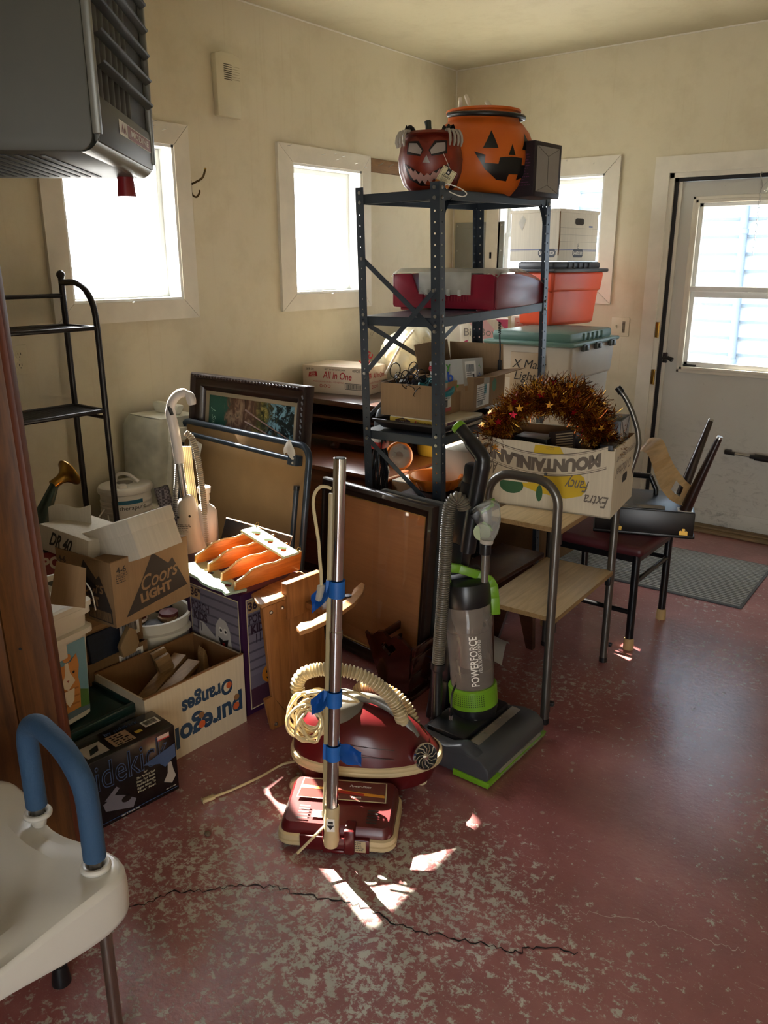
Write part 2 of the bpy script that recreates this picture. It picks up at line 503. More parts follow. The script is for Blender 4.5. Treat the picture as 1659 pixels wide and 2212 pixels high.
wall_with_holes('wall_left', -YB, [(W1[0]-YB, W1[1], W1[2]-YB, W1[3]), (W2[0]-YB, W2[1], W2[2]-YB, W2[3])], mL, WALL)
wall_with_holes('wall_back', XR, [W3, DO], frame((0, 0, 0), (1, 0, 0), (0, 0, 1)), WALL)
b = MB(); b.box((XR, YB, 0), (XR+0.16, 0.16, H), WALL); struct(b.obj('wall_right'))
FILL_OPENING = (3.7, 0.0, 4.9, 1.9)                          # unseen opening added behind the camera to light camera-facing sides
wall_with_holes('wall_front', XR+0.32, [(XR+.16-FILL_OPENING[2], 0.0, XR+.16-FILL_OPENING[0], FILL_OPENING[3])], frame((XR+.16, YB, 0), (-1, 0, 0), (0, 0, 1)), WALL)
b = MB(); b.box((-0.16, YB-0.16, H), (XR+0.16, 0.16, H+0.15), CEIL); struct(b.obj('ceiling'))
b = MB(); b.box((-0.16, YB-0.16, -0.15), (XR+0.16, 0.16, 0), FLOORM); struct(b.obj('floor'))
b = MB()
b.tube([(0.002, 0, H-.002), (0.002, YB, H-.002)], 0.005, TRIM, 6); b.tube([(0, -0.002, H-.002), (XR, -0.002, H-.002)], 0.005, TRIM, 6); b.tube([(0.002, -0.002, 0), (0.002, -0.002, H)], 0.005, TRIM, 6)
struct(b.obj('trim_1'))
# crack that wanders over the slab
CRK = plain('crack_dark', '#1a1110', 0.9)
def crack(pts, w):
    mb = MB(); q = random.Random(len(pts)); P = smooth_path(pts, 8); vs = []; fs = []
    for i, p in enumerate(P):
        d = (P[min(i+1, len(P)-1)] - P[max(i-1, 0)]).normalized(); nn = Vector((-d.y, d.x, 0)); p = p + nn*q.uniform(-.008, .008)
        ww = w*q.uniform(.4, 1.2); vs += [p+nn*ww+V(0, 0, .0012), p-nn*ww+V(0, 0, .0012)]
    for i in range(len(P)-1): fs.append((2*i, 2*i+1, 2*i+3, 2*i+2))
    return mb.add(vs, fs, CRK)
cr = crack([(1.692, -4.032, -0.000), (1.726, -3.956, 0.000), (1.740, -3.911, 0.000), (1.805, -3.855, 0.000), (1.860, -3.792, 0.000), (1.941, -3.736, 0.000), (2.005, -3.717, 0.000), (2.094, -3.673, 0.000), (2.180, -3.647, 0.000), (2.289, -3.638, 0.000), (2.375, -3.603, 0.000), (2.468, -3.563, 0.000), (2.533, -3.544, 0.000), (2.568, -3.495, 0.000), (2.656, -3.453, 0.000)], 0.0022)
o = cr.obj('floor_crack'); struct(o)
CRK = plain('pale_scratch', '#b9a39c', 0.7)
sc_ = crack([(2.588, -3.391, 0.000), (2.588, -3.369, 0.000), (2.596, -3.338, 0.000), (2.649, -3.303, -0.000), (2.740, -3.259, 0.000), (2.793, -3.245, 0.000), (2.856, -3.232, 0.000), (2.918, -3.220, 0.000), (2.968, -3.202, 0.000)], 0.0013)
struct(sc_.obj('floor_scratch'))

# ------------------------------------------------------------------ windows
SASH = plain('white_vinyl_sash', '#e9ebe8', 0.4)
def window(num, m, x0, y0, x1, y1, cw, single=False):
    """m: x along wall, y up, z into the room. cw = casing widths left, right, bottom, top"""
    l, r, bt, tp = cw; e = 0.019
    t = thing('window_%d' % num, None, None); struct(t)
    c = MB(); c.at(m)
    X0, X1, Y0, Y1 = x0-l, x1+r, y0-bt, y1+tp
    for poly in ([(X0, Y0), (x0, y0), (x0, y1), (X0, Y1)], [(x1, y0), (X1, Y0), (X1, Y1), (x1, y1)], [(X0, Y1), (x0, y1), (x1, y1), (X1, Y1)], [(X0, Y0), (X1, Y0), (x1, y0), (x0, y0)]):
        cx = sum(p[0] for p in poly)/4; cy = sum(p[1] for p in poly)/4
        c.prism([(p[0]+(cx-p[0])*.004, p[1]+(cy-p[1])*.004) for p in poly], e, TRIM, frame((0, 0, 0.0), (1, 0, 0), (0, 1, 0)))
    q = random.Random(num)
    for k in range(7):                                                  # bent old nails in the casing
        nx = q.uniform(X0+.03, X1-.03); ny = Y1-q.uniform(.01, tp*.8)
        c.tube([(nx, ny, e), (nx+.004, ny+.003, e+.016), (nx+.012, ny+.006, e+.02)], 0.0012, STEEL, 5)
    c.tube([((x0+x1)/2, y0-.004, e), ((x0+x1)/2, y0-.004, e+.014)], .004, TRIM, 8)
    c.obj('window_casing', t)
    j = MB(); j.at(m)
    for lo, hi in (((x0, y0, -.15), (x0+.012, y1, .012)), ((x1-.012, y0, -.15), (x1, y1, .012)), ((x0, y1-.012, -.15), (x1, y1, .012)), ((x0, y0, -.15), (x1, y0+.012, .014))): j.box(lo, hi, SASH)
    j.obj('window_jamb', t)
    s = MB(); s.at(m); ym = (y0+y1)/2; a, b_ = x0+.012, x1-.012; w = .026
    halves = [(y0+.012, y1-.012, -.10)] if single else [(ym-.01, y1-.012, -.11), (y0+.012, ym+.016, -.085)]
    for (ya, yb, z) in halves:
        for lo, hi in (((a, ya, z), (a+w, yb, z+.022)), ((b_-w, ya, z), (b_, yb, z+.022)), ((a+w, yb-w, z), (b_-w, yb, z+.022)), ((a+w, ya, z), (b_-w, ya+w, z+.022))): s.box(lo, hi, SASH, .002)
    s.obj('window_sash', t)
    g = MB(); g.at(m)
    for (ya, yb, z) in halves: g.box((a+w, ya+w, z+.01), (b_-w, yb-w, z+.013), GLASS)
    g.obj('window_pane', t)
wl = frame((0, 0, 0), (0, 1, 0), (0, 0, 1)); wb = frame((0, 0, 0), (1, 0, 0), (0, 0, 1))
window(1, wl, W1[0], W1[1], W1[2], W1[3], (0.095, 0.087, 0.088, 0.091), True)
window(2, wl, W2[0], W2[1], W2[2], W2[3], (0.111, 0.079, 0.089, 0.089), True)
window(3, wb, W3[0], W3[1], W3[2], W3[3], (0.09, 0.094, 0.08, 0.097))

# ------------------------------------------------------------------ back door
DOORP = plain('grey_white_door_paint', '#c9c9c2', 0.5, var=0.1, bump=0.03)
def door_material():
    t = NT('dirty_door_paint'); g = t.coords()
    n = t.noise(g, 2.0, 4)
    col = t.mix(1.0, srgb('#c6c5bd'), t.ramp(n, [(0.3, (0.94, 0.93, 0.9)), (0.7, (1.03, 1.03, 1.03))]), 'MULTIPLY')
    s = t.noise(t.coords((3, 6, 6)), 4.0, 8, 0.72, 1.0)
    sep = t.n('ShaderNodeSeparateXYZ'); t.l(g, sep.inputs[0])
    low = t.n('ShaderNodeMapRange'); t.l(sep.outputs[2], low.inputs[0]); low.inputs[1].default_value = 0.12; low.inputs[2].default_value = 0.75; low.inputs[3].default_value = 1.0; low.inputs[4].default_value = 0.0
    d = t.math('MULTIPLY', t.ramp(s, [(0.52, (0, 0, 0)), (0.72, (1, 1, 1))]), low.outputs[0])
    col = t.mix(t.math('MULTIPLY', d, 0.75), col, srgb('#5e5a52'))     # dirt kicked on to the lower half
    f = t.noise(t.coords((40, 40, 14)), 2, 4, 0.7)
    col = t.mix(0.5, col, t.ramp(f, [(0.27, (0.35, 0.33, 0.3)), (0.31, (1, 1, 1))]), 'MULTIPLY')
    t.set(color=col, rough=0.45); return t.m
DOORM = door_material()
RUB = plain('black_weatherstrip', '#1d1a1c', 0.7)
dw = thing('door_1', None, None); struct(dw)
x0, x1, zt = DO[0], DO[2], DO[3]
c = MB(); c.at(wb); L = .085; T = .089
for poly in ([(x0-L, 0), (x0, 0), (x0, zt), (x0-L, zt+T)], [(x1, 0), (x1+L, 0), (x1+L, zt+T), (x1, zt)], [(x0-L, zt+T), (x0, zt), (x1, zt), (x1+L, zt+T)]): c.prism(poly, .019, TRIM)
c.obj('door_casing', dw)
j = MB(); JW = .026
j.box((x0, -.004, 0), (x0+JW, .16, zt), TRIM); j.box((x1-JW, -.004, 0), (x1, .16, zt), TRIM); j.box((x0, -.004, zt-JW), (x1, .16, zt), TRIM)
j.obj('door_jamb', dw)
r = MB()
r.box((x0+JW, .012, 0.02), (x0+JW+.022, .03, zt-JW), RUB); r.box((x0+JW, .012, zt-JW-.02), (x1-JW, .03, zt-JW), RUB)
r.obj('weatherstrip', dw)
sl = MB(); a, b_ = x0+JW+.022, x1-JW; top = zt-JW-.02; yd = .032
gx0, gz1 = (1.638, 0.032, 1.909)[0], (1.666, 0.032, 1.886)[2]
gz0 = (1.662, 0.032, 0.973)[2]
gx1 = b_-(gx0-a)
WF = .05
for lo, hi in (((a, yd, .03), (gx0, yd+.04, top)), ((gx1, yd, .03), (b_, yd+.04, top)), ((gx0, yd, gz1), (gx1, yd+.04, top)), ((gx0, yd, .03), (gx1, yd+.04, gz0))): sl.box(lo, hi, DOORM)
sl.box((a-.001, yd-.012, .03), (a+.02, yd+.001, top+.002), TRIM)              # bright edge strip of the slab
sl.box((a, yd-.006, .035), (b_, yd, .125), DOORM, .002)                          # kick strip
o = sl.obj('door_panel', dw)
f = MB(); zm = (1.660, 0.032, 1.421)[2]
for k, (e, y_) in enumerate(((.036, -.012), (.018, -.018))):
    for lo, hi in (((gx0-e, yd+y_, gz0-e), (gx0-e+.018, yd+.002, gz1+e)), ((gx1+e-.018, yd+y_, gz0-e), (gx1+e, yd+.002, gz1+e)), ((gx0-e, yd+y_, gz1+e-.018), (gx1+e, yd+.002, gz1+e)), ((gx0-e, yd+y_, gz0-e), (gx1+e, yd+.002, gz0-e+.018))): f.box(lo, hi, TRIM, .003)
f.box((gx0-.01, yd-.016, zm-.017), (gx1+.01, yd+.02, zm+.013), SASH, .004)
for lo, hi in (((gx0-.002, yd+.004, gz0), (gx0+.022, yd+.03, gz1)), ((gx1-.022, yd+.004, gz0), (gx1+.002, yd+.03, gz1)), ((gx0, yd+.004, gz1-.02), (gx1, yd+.03, gz1)), ((gx0, yd+.004, gz0), (gx1, yd+.03, gz0+.028)), ((gx0+.02, yd+.004, zm-.05), (gx1-.02, yd+.03, zm-.017))): f.box(lo, hi, SASH, .002)
f.box((gx0+.004, yd-.008, gz0+.002), (gx0+.075, yd+.006, gz0+.012), RUB)
f.obj('door_sash', dw)
g = MB(); g.box((gx0+.02, yd+.014, gz0+.02), (gx1-.02, yd+.017, gz1-.015), GLASS); g.obj('door_pane', dw)
h = MB(); hx, hy, hz = (1.530, 0.030, 1.017)
h.box((hx-.016, hy-.012, hz-.032), (hx+.012, hy, hz+.03), BLACKPL, .004); h.tube([(hx, hy-.01, hz), (hx, hy-.04, hz)], .009, BLACKPL, 12)
h.tube([(hx, hy-.038, hz-.002), (hx+.03, hy-.044, hz+.003), (hx+.058, hy-.046, hz-.008)], [.011, .011, .014], BLACKPL, 12); h.box((hx-.04, hy-.008, hz-.018), (hx-.016, hy, hz+.014), BLACKPL, .002)
h.obj('door_handle', dw, 'black lever door handle')
k = MB()
for z in (1.18, 0.9):
    k.box((x0+.002, -.012, z-.045), (x0+.022, -.003, z+.045), BRASS, .002); k.tube([(x0+.02, -.014, z-.045), (x0+.02, -.014, z+.045)], .006, BRASS, 10)
k.obj('door_hinge', dw)
th = MB(); OLDW = wood('grey_brown_threshold', '#8a7353', '#63513a', 'X', 0.8)
th.box((x0-.02, -.07, 0), (x1+.02, .12, .018), OLDW, .006); th.box((x0, -.03, .018), (x1, .1, .03), OLDW, .006)
th.obj('threshold', dw)
cl = thing('door_closer', 'black tube door closer across the lower part of the grey back door', 'door closer', (2.093, -0.020, 0.492))
m = MB(cl); p, q = Vector((1.958, -0.020, 0.498)), Vector((2.528, -0.020, 0.478)); d = (q-p).normalized()
m.tube([p+d*.16, q], .019, BLACKPL, 16); m.tube([p+d*.135, p+d*.165], .013, BLACKPL, 12); m.obj('cylinder', cl)
m = MB(cl); m.tube([p+d*.03, p+d*.14], .006, STEEL, 10); m.tube([p, p+d*.05], .011, BLACKPL, 10); m.box(p+V(-.012, .004, -.012), p+V(.02, .052, .012), BLACKPL, .003); m.obj('rod', cl)
ch = thing('door_chain', 'thin steel chain hanging from a hook over the door window', 'chain', (1.961, -0.020, 2.021))
m = MB(ch); P0, P1 = Vector((1.971, -0.030, 1.947)), Vector((1.969, -0.030, 1.603)); n = 17
for i in range(n):
    c_ = P0.lerp(P1, (i+.5)/n); L_ = (P1-P0).length/n*.72; w_ = .0048
    ax = V(1, 0, 0) if i % 2 else V(.3, 1, 0).normalized()
    ring = [c_ + V(0, 0, 1)*L_*math.sin(a)*.9 + ax*w_*math.cos(a) for a in [2*PI*k/10 for k in range(10)]]
    m.tube(ring, .0012, STEEL, 5, closed=True)
m.obj('links', ch)
m = MB(ch); hk = Vector((1.960, -0.004, 2.023)); m.tube([hk+V(0, .004, 0), hk+V(0, -.012, .004), hk+V(0, -.03, -.01), P0+V(0, 0, .03), P0+V(.006, 0, .004), P0+V(0, 0, -.006)], .0026, STEEL, 8)
m.tube([P0+V(-.012, 0, .02), P0+V(.014, 0, .012), P0+V(.03, 0, .035)], .0015, STEEL, 6); m.obj('hook', ch)
m = MB(ch); s0, s1 = P0+V(.02, 0, -.02), P0+V(.2, .0, .16); hx_ = []
dd = (s1-s0).normalized(); e1 = dd.orthogonal().normalized(); e2 = dd.cross(e1)
for i in range(240): hx_.append(s0 + (s1-s0)*i/240 + (e1*math.cos(i*PI/4)+e2*math.sin(i*PI/4))*.0075)
m.tube(hx_, .0012, STEEL, 5); m.obj('spring', ch)

# ------------------------------------------------------------------ outside
SID = plain('pale_vinyl_siding', '#8497ac', 0.6, var=0.03)
LAPSHADE = plain('siding_painted_shadow', '#4f6276', 0.8)  # overhang shadow of each lap painted in as a darker strip
GUT = plain('blue_grey_downspout', '#55677c', 0.5)
CONC = plain('pale_concrete', '#a9a69e', 0.9, var=0.12)
nh = thing('neighbour_house', 'pale sided neighbouring house seen through the back windows', 'house', (1.0, 3.2, 0))
m = MB(nh); z = .45
while z < 6.0:
    m.add([(-.6, 3.2, z), (7, 3.2, z), (7, 3.172, z), (-.6, 3.172, z), (-.6, 3.2, z+.15), (7, 3.2, z+.15)], [(0, 1, 2, 3), (3, 2, 5, 4)], SID); m.box((-.6, 3.168, z-.022), (7, 3.19, z+.001), LAPSHADE); z += .15
m.box((-.6, 3.2, .2), (7, 5.2, 6.0), SID); m.obj('siding', nh)
m = MB(nh); m.box((-.6, 3.19, -.1), (7, 5.2, .45), CONC); m.obj('foundation', nh)
m = MB(nh); p, q = Vector((1.044, 3.140, 2.097)), Vector((1.097, 3.140, 0.328)); m.tube([p+(p-q), q], .035, GUT, 12)
for t_ in (.15, .8): m.tube([p.lerp(q, t_)+V(0, 0, .02), p.lerp(q, t_)-V(0, 0, .02)], .045, GUT, 12)
m.obj('downspout', nh)
m = MB(nh); e = Vector((-0.604, 3.160, 2.214)); m.box((e.x-.04, 3.15, .3), (e.x+.04, 3.2, 6), SID); m.obj('corner_board', nh)
b = MB(); b.box((-14, -14, -.3), (-.17, 8, -.16), CONC); b.box((-.17, .17, -.3), (8, 8, -.16), CONC); b.box((-.17, -16, -.3), (8, -6.77, -.16), CONC); b.obj('ground')['kind'] = 'structure'

# ------------------------------------------------------------------ helpers for objects
def place(o, loc, rz=0.0, rot=None):
    o.location = loc; o.rotation_euler = rot if rot else (0, 0, R(rz)); return o
def front(w=0, d=0, h=0): return frame((0, 0, 0), (1, 0, 0), (0, 0, 1))          # printed face at local y = 0, x along the box
def side_x(w): return frame((w, 0, 0), (0, 1, 0), (0, 0, 1))
def side_0(d): return frame((0, d, 0), (0, -1, 0), (0, 0, 1))                      # face at local x = 0, reading from y = d to 0
def top_f(h): return frame((0, 0, h), (1, 0, 0), (0, 1, 0))
def fill_poly(poly, cuts=2, holes=()):
    b = bmesh.new(); ed = []
    for lp in [poly] + list(holes):
        vv = [b.verts.new((x, y, 0)) for x, y in lp]
        ed += [b.edges.new((vv[i], vv[(i+1) % len(vv)])) for i in range(len(vv))]
    bmesh.ops.triangle_fill(b, use_beauty=True, use_dissolve=False, edges=ed)
    for _ in range(cuts):
        bmesh.ops.subdivide_edges(b, edges=list(b.edges), cuts=1, use_grid_fill=True)
        bmesh.ops.triangulate(b, faces=list(b.faces))
    b.verts.index_update(); r = ([v.co.copy() for v in b.verts], [tuple(v.index for v in f.verts) for f in b.faces]); b.free(); return r
def decal(mb, poly, fn, mat, cuts=2, holes=()):
    vs, fs = fill_poly(poly, cuts, holes)
    P = [Vector(fn(v.x, v.y)) for v in vs]
    out = []
    for f in fs:
        out.append(f)
    mb.add(P, out, mat); return mb
def heart(cx, cy, s, n=24, rot=0.0):
    out = []
    for i in range(n):
        t = 2*PI*i/n; x = 16*math.sin(t)**3/17; y = (13*math.cos(t)-5*math.cos(2*t)-2*math.cos(3*t)-math.cos(4*t))/17
        out.append((cx+s*(x*math.cos(rot)-y*math.sin(rot)), cy+s*(x*math.sin(rot)+y*math.cos(rot))))
    return out

SHELFM = plain('blue_grey_shelf_enamel', '#39414a', 0.33, 0.25, var=0.1)
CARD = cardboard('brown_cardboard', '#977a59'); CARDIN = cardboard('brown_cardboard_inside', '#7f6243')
CARDDK = cardboard('dark_cardboard', '#7a5f42'); CARDW = cardboard('white_carton', '#dcd6c8', var=0.05)
RED = plain('red_ink', '#b3262b', 0.6); GREYINK = plain('taupe_ink', '#75685c', 0.7); PAPER = plain('paper', '#e6e2d8', 0.7)
BLUE = plain('blue_tape', '#1d63b4', 0.45, var=0.12)

# ------------------------------------------------------------------ grey steel shelf unit
SB = Vector((1.559, -2.40, 0)); SA, SBW = 0.914, 0.362
_tilt = Vector((0, 0, 1)).rotation_difference(Vector((-0.013, -0.025, 1)).normalized()).to_matrix()
S_rot = (_tilt @ Matrix.Rotation(R(92.2), 3, 'Z')).to_euler()
shelf = thing('shelf_unit', 'grey steel shelf unit of perforated posts holding pumpkins on top', 'shelf', SB, rot=S_rot)
ZS = [1.811, 1.373, 0.927, 0.49, 0.07]
def post(cx, cy, sx, sy):
    m = MB(); w, t, hh = .036, .0022, 1.835
    hol = [[(0.018+.0042*math.cos(a), z+.0042*math.sin(a)) for a in [2*PI*k/6 for k in range(6)]] for z in [0.03+.038*i for i in range(47)]]
    for ax in range(2):
        X = (sx, 0, 0) if ax == 0 else (0, sy, 0)
        m.prism([(0, 0), (w, 0), (w, hh), (0, hh)], t, SHELFM, frame((cx, cy, 0), X, (0, 0, 1)), holes=hol)
    for z in ZS:
        for dz in (-.028, .006):
            m.at(frame((cx+sx*.018, cy-sy*.0, z+dz), (1, 0, 0), (0, 0, 1))); m.lathe([(.0065, -.004), (.0065, .004), (.003, .006)], STEEL, 8)
            m.at(frame((cx-sx*.0, cy+sy*.018, z+dz), (0, 1, 0), (0, 0, 1))); m.lathe([(.0065, -.004), (.0065, .004), (.003, .006)], STEEL, 8)
    m.home(); m.box((cx-.003*sx, cy-.003*sy, 0), (cx+.04*sx, cy+.04*sy, .006), BLACKPL)
    return m.obj('post', shelf)
post(0, 0, 1, 1); post(SA, 0, -1, 1); post(0, SBW, 1, -1); post(SA, SBW, -1, -1)
for z in ZS:
    m = MB(); e = .004; lip = .034
    m.box((e, e, z-.003), (SA-e, SBW-e, z), SHELFM)
    for lo, hi in (((e, e, z-lip), (SA-e, e+.002, z)), ((e, SBW-e-.002, z-lip), (SA-e, SBW-e, z)), ((e, e, z-lip), (e+.002, SBW-e, z)), ((SA-e-.002, e, z-lip), (SA-e, SBW-e, z))): m.box(lo, hi, SHELFM)
    for lo, hi in (((e, e, z-lip), (SA-e, e+.014, z-lip+.002)), ((e, SBW-e-.014, z-lip), (SA-e, SBW-e, z-lip+.002)), ((SA-e-.014, e, z-lip), (SA-e, SBW-e, z-lip+.002)), ((e, e, z-lip), (e+.014, SBW-e, z-lip+.002))): m.box(lo, hi, SHELFM)
    for xx in (.3, .6): m.box((xx, e, z-.02), (xx+.02, SBW-e, z-.003), SHELFM, .003)
    m.obj('shelf_board', shelf)
for (p, q) in (((.0, SBW-.02, 1.585), (0, .02, 1.325)), ((-.004, SBW-.02, 1.155), (-.004, .02, 1.47)), ((-.004, SBW-.02, .895), (-.004, .02, .64)), ((.02, SBW+.003, 1.35), (SA-.02, SBW+.003, .96)), ((.02, SBW+.006, .96), (SA-.02, SBW+.006, 1.35))):
    m = MB(); m.bar(p, q, .019, .0025, SHELFM, up=(1, 0, 0) if abs(p[0]-q[0]) < .1 else (0, 1, 0))
    for e_ in (p, q): m.at(frame(Vector(e_)+V(-.003, 0, 0), (0, 1, 0), (0, 0, 1))); m.lathe([(.006, -.005), (.006, .004), (.002, .005)], STEEL, 8); m.home()
    m.obj('brace', shelf)
for (x_, d_) in ((.035, 1), (SA-.035, -1)):
    m = MB(); m.sheet(lambda u, v: (x_ + d_*.055*u - d_*.03*math.sin(u*PI)*.4, .001+.018*v, 1.785-.085*(1-u)+.0), 6, 1, SHELFM, .002); m.obj('gusset', shelf)
S_mat = root_matrix(shelf)
def on_shelf(x, y, level): return S_mat @ Vector((x, y, ZS[level]))

# ------------------------------------------------------------------ top shelf: two pumpkins and a box
def pumpkin_material(name, c1, c2):
    t = NT(name); n = t.noise(t.coords(), 5, 4)
    t.set(color=t.ramp(n, [(0.3, srgb(c2)), (0.7, srgb(c1))]), rough=0.42, spec=0.4); t.bump(t.noise(t.coords(), 160, 2), 0.05, 0.002); return t.m
PUMP = pumpkin_material('orange_blow_moulded_plastic', '#c9661f', '#bb5417')
PB = Vector((1.372, -1.90, 1.812))
pk = thing('jack_o_lantern_bucket', 'large orange jack-o-lantern bucket with grinning cut face on shelf top', 'halloween decoration', PB)
RP = .208
prof = [(.11, .0), (.145, .006), (.177, .035), (.200, .085), (.208, .14), (.203, .195), (.184, .24), (.158, .272), (.144, .282), (.140, .29), (.140, .312), (.148, .316), (.148, .324), (.132, .324), (.130, .30), (.136, .27)]
def rad_at(z):
    for (r0, z0), (r1, z1) in zip(prof[:11], prof[1:12]):
        if z0 <= z <= z1: return r0+(r1-r0)*(z-z0)/max(1e-6, z1-z0)
    return .13
m = MB(); m.lathe(prof, PUMP, 64)
for i in range(len(m.v)):                                   # shallow ribs
    v = m.v[i]; a = math.atan2(v.y, v.x); rr = math.hypot(v.x, v.y)
    if .0 < v.z < .275 and rr > .1:
        k = 1 - .018*abs(math.cos(a*5))**8; m.v[i] = V(v.x*k, v.y*k, v.z)
fa = math.atan2(-1.0, 0.44) + R(40)                          # the face looks past the right of the camera
m.obj('body', pk)
BLK = plain('black_face_paint', '#0b0a0a', 0.35)
def on_pump(u, v, e=.002):
    r_ = rad_at(v)*(.998)+e; a = fa + u/RP
    return (r_*math.cos(a), r_*math.sin(a), v)
def cut_face(poly, n=2):
    q = MB(); decal(q, poly, on_pump, BLK, n); return q
tri = lambda cx, cy, w, h: [(cx-w, cy-h), (cx+w, cy-h), (cx+w*.1, cy+h)]
cut_face(tri(-.085, .2, .03, .032)).obj('eye', pk); cut_face(tri(.085, .2, .03, .032)).obj('eye', pk)
cut_face(tri(.003, .165, .016, .02), 1).obj('nose', pk)
mouth = [(x*1.1, y*.88) for x, y in [(-.135, .178), (-.095, .163), (-.097, .132), (-.048, .128), (-.044, .153), (.0, .158), (.05, .156), (.052, .128), (.085, .13), (.09, .16), (.135, .178), (.115, .12), (.08, .083), (.04, .066), (.04, .09), (-.002, .088), (-.006, .06), (-.05, .066), (-.095, .105)]]
cut_face(mouth, 2).obj('mouth', pk)
for (x_, y_, w_, h_) in ((-.075, .145, .018, .006), (.07, .143, .016, .006)): pass
m = MB(); hp = []
for i in range(17):
    a = fa - R(95) + R(190)*i/16; rr = .152 + .012*math.sin(PI*i/16); hp.append((rr*math.cos(a), rr*math.sin(a), .305 - .012*math.sin(PI*i/16)))
m.tube(hp, .0095, BLACKPL, 10); m.obj('handle', pk, 'black plastic carry handle')
BONE = plain('bone_white_plastic', '#dcd3bd', 0.5)
sk = thing('skeleton_hand', 'bone white skeleton fingers poking up out of the orange pumpkin bucket', 'halloween decoration', PB+V(-.03, .05, .36))
for (u0, v0, u1, v1) in ((990, 234, 994, 209), (1010, 232, 1004, 205), (1056, 232, 1050, 218)):
    p, q = Vector((1.224, -1.850, 2.170)), None
    m = MB(sk)
    base = {990: Vector((1.220, -1.850, 2.160)), 1010: Vector((1.282, -1.860, 2.156)), 1056: Vector((1.370, -1.840, 2.150))}[u0]
    tip = {990: Vector((1.230, -1.850, 2.212)), 1010: Vector((1.260, -1.860, 2.216)), 1056: Vector((1.345, -1.840, 2.188))}[u0]
    mid = base.lerp(tip, .45)+V(.004, 0, 0)
    m.tube([base-V(0, 0, .03), base, base.lerp(mid, .8), mid, mid.lerp(tip, .4), tip.lerp(mid, .1), tip], [.008, .0075, .006, .0085, .0095, .008, .003], BONE, 10); m.obj('finger', sk)

DKO = NT('dark_scorched_pumpkin'); _n = DKO.noise(DKO.coords(), 7, 5); DKO.set(color=DKO.ramp(_n, [(0.3, srgb('#4c120a')), (0.55, srgb('#7a2410')), (0.75, srgb('#9a3a17'))]), rough=0.4); DKO = DKO.m
RB = Vector((1.372, -2.262, 1.81))
rp = thing('reaper_pumpkin', 'small dark red pumpkin with angry lit face, skeleton hands and paper tag', 'halloween decoration', RB)
prof2 = [(.03, .0), (.07, .004), (.1, .03), (.117, .075), (.121, .12), (.112, .165), (.09, .2), (.055, .215), (.02, .208), (0, .2)]
m = MB(); m.lathe(prof2, DKO, 60)
for i in range(len(m.v)):
    v = m.v[i]; a = math.atan2(v.y, v.x); k = .93 + .07*abs(math.cos(a*3.5))**.6; m.v[i] = V(v.x*k, v.y*k, v.z)
m.obj('body', rp)
fa2 = math.atan2(-1.0, .44) + R(3)
fm = frame((.108*math.cos(fa2)*1.02, .108*math.sin(fa2)*1.02, 0), (-math.sin(fa2), math.cos(fa2), 0), (0, 0, 1))
def on_reap(u, v, e=.0):
    r_ = .118*math.sqrt(max(.02, 1-((v-.115)/.135)**2)) + .004 + e; a = fa2 + u/.118
    return (r_*math.cos(a), r_*math.sin(a), v)
SCORCH = plain('soot_black_paint', '#140a08', 0.5); EYEW = plain('grey_white_eye_lens', '#9d928c', 0.25); TEETH = plain('pinkish_teeth', '#b98f86', 0.35)
m = MB(); decal(m, [(-.085, .172), (-.05, .188), (0, .16), (.05, .188), (.085, .172), (.09, .12), (.082, .07), (.045, .03), (0, .022), (-.045, .03), (-.082, .07), (-.09, .12)], on_reap, DKO, 3)
for poly in ([(-.078, .172), (-.03, .17), (-.008, .138), (-.02, .118), (-.075, .128)], [(.078, .172), (.03, .17), (.008, .138), (.02, .118), (.075, .128)], [(-.088, .098), (-.06, .085), (0, .052), (.06, .085), (.088, .098), (.075, .045), (.03, .022), (-.03, .022), (-.075, .045)]):
    decal(m, poly, lambda u, v: on_reap(u, v, .0015), SCORCH, 2)
m.obj('face', rp)
m = MB()
for sx_ in (-1, 1):
    poly = [(sx_*.07, .165), (sx_*.036, .162), (sx_*.014, .138), (sx_*.018, .124), (sx_*.045, .13), (sx_*.068, .137)]
    decal(m, poly if sx_ > 0 else poly[::-1], lambda u, v: on_reap(u, v, .003), EYEW, 2)
decal(m, [(-.012, .097), (.014, .096), (.002, .122)], lambda u, v: on_reap(u, v, .003), EYEW, 1); m.obj('eyes', rp)
up = [(-.078, .092), (-.066, .076), (-.058, .082), (-.05, .068), (-.04, .074), (-.03, .058), (-.02, .066), (-.008, .052), (.004, .062), (.016, .054), (.026, .068), (.038, .062), (.048, .077), (.06, .072), (.078, .092)]
lo = [(.07, .058), (.06, .05), (.05, .056), (.042, .038), (.03, .046), (.018, .028), (.006, .042), (-.006, .026), (-.018, .04), (-.03, .03), (-.042, .045), (-.054, .04), (-.066, .06)]
m = MB(); decal(m, up+lo, lambda u, v: on_reap(u, v, .003), TEETH, 2); m.obj('teeth', rp)
m = MB(); m.lathe([(.1, 0), (.108, .006), (.1, .016), (.06, .022)], DKO, 30, o=(0, 0, .192)); m.tube([(-.01, .0, .205), (-.012, .0, .232), (-.018, .004, .25)], [.014, .011, .013], plain('dark_green_stem', '#26302a', 0.6), 10); m.obj('lid', rp)
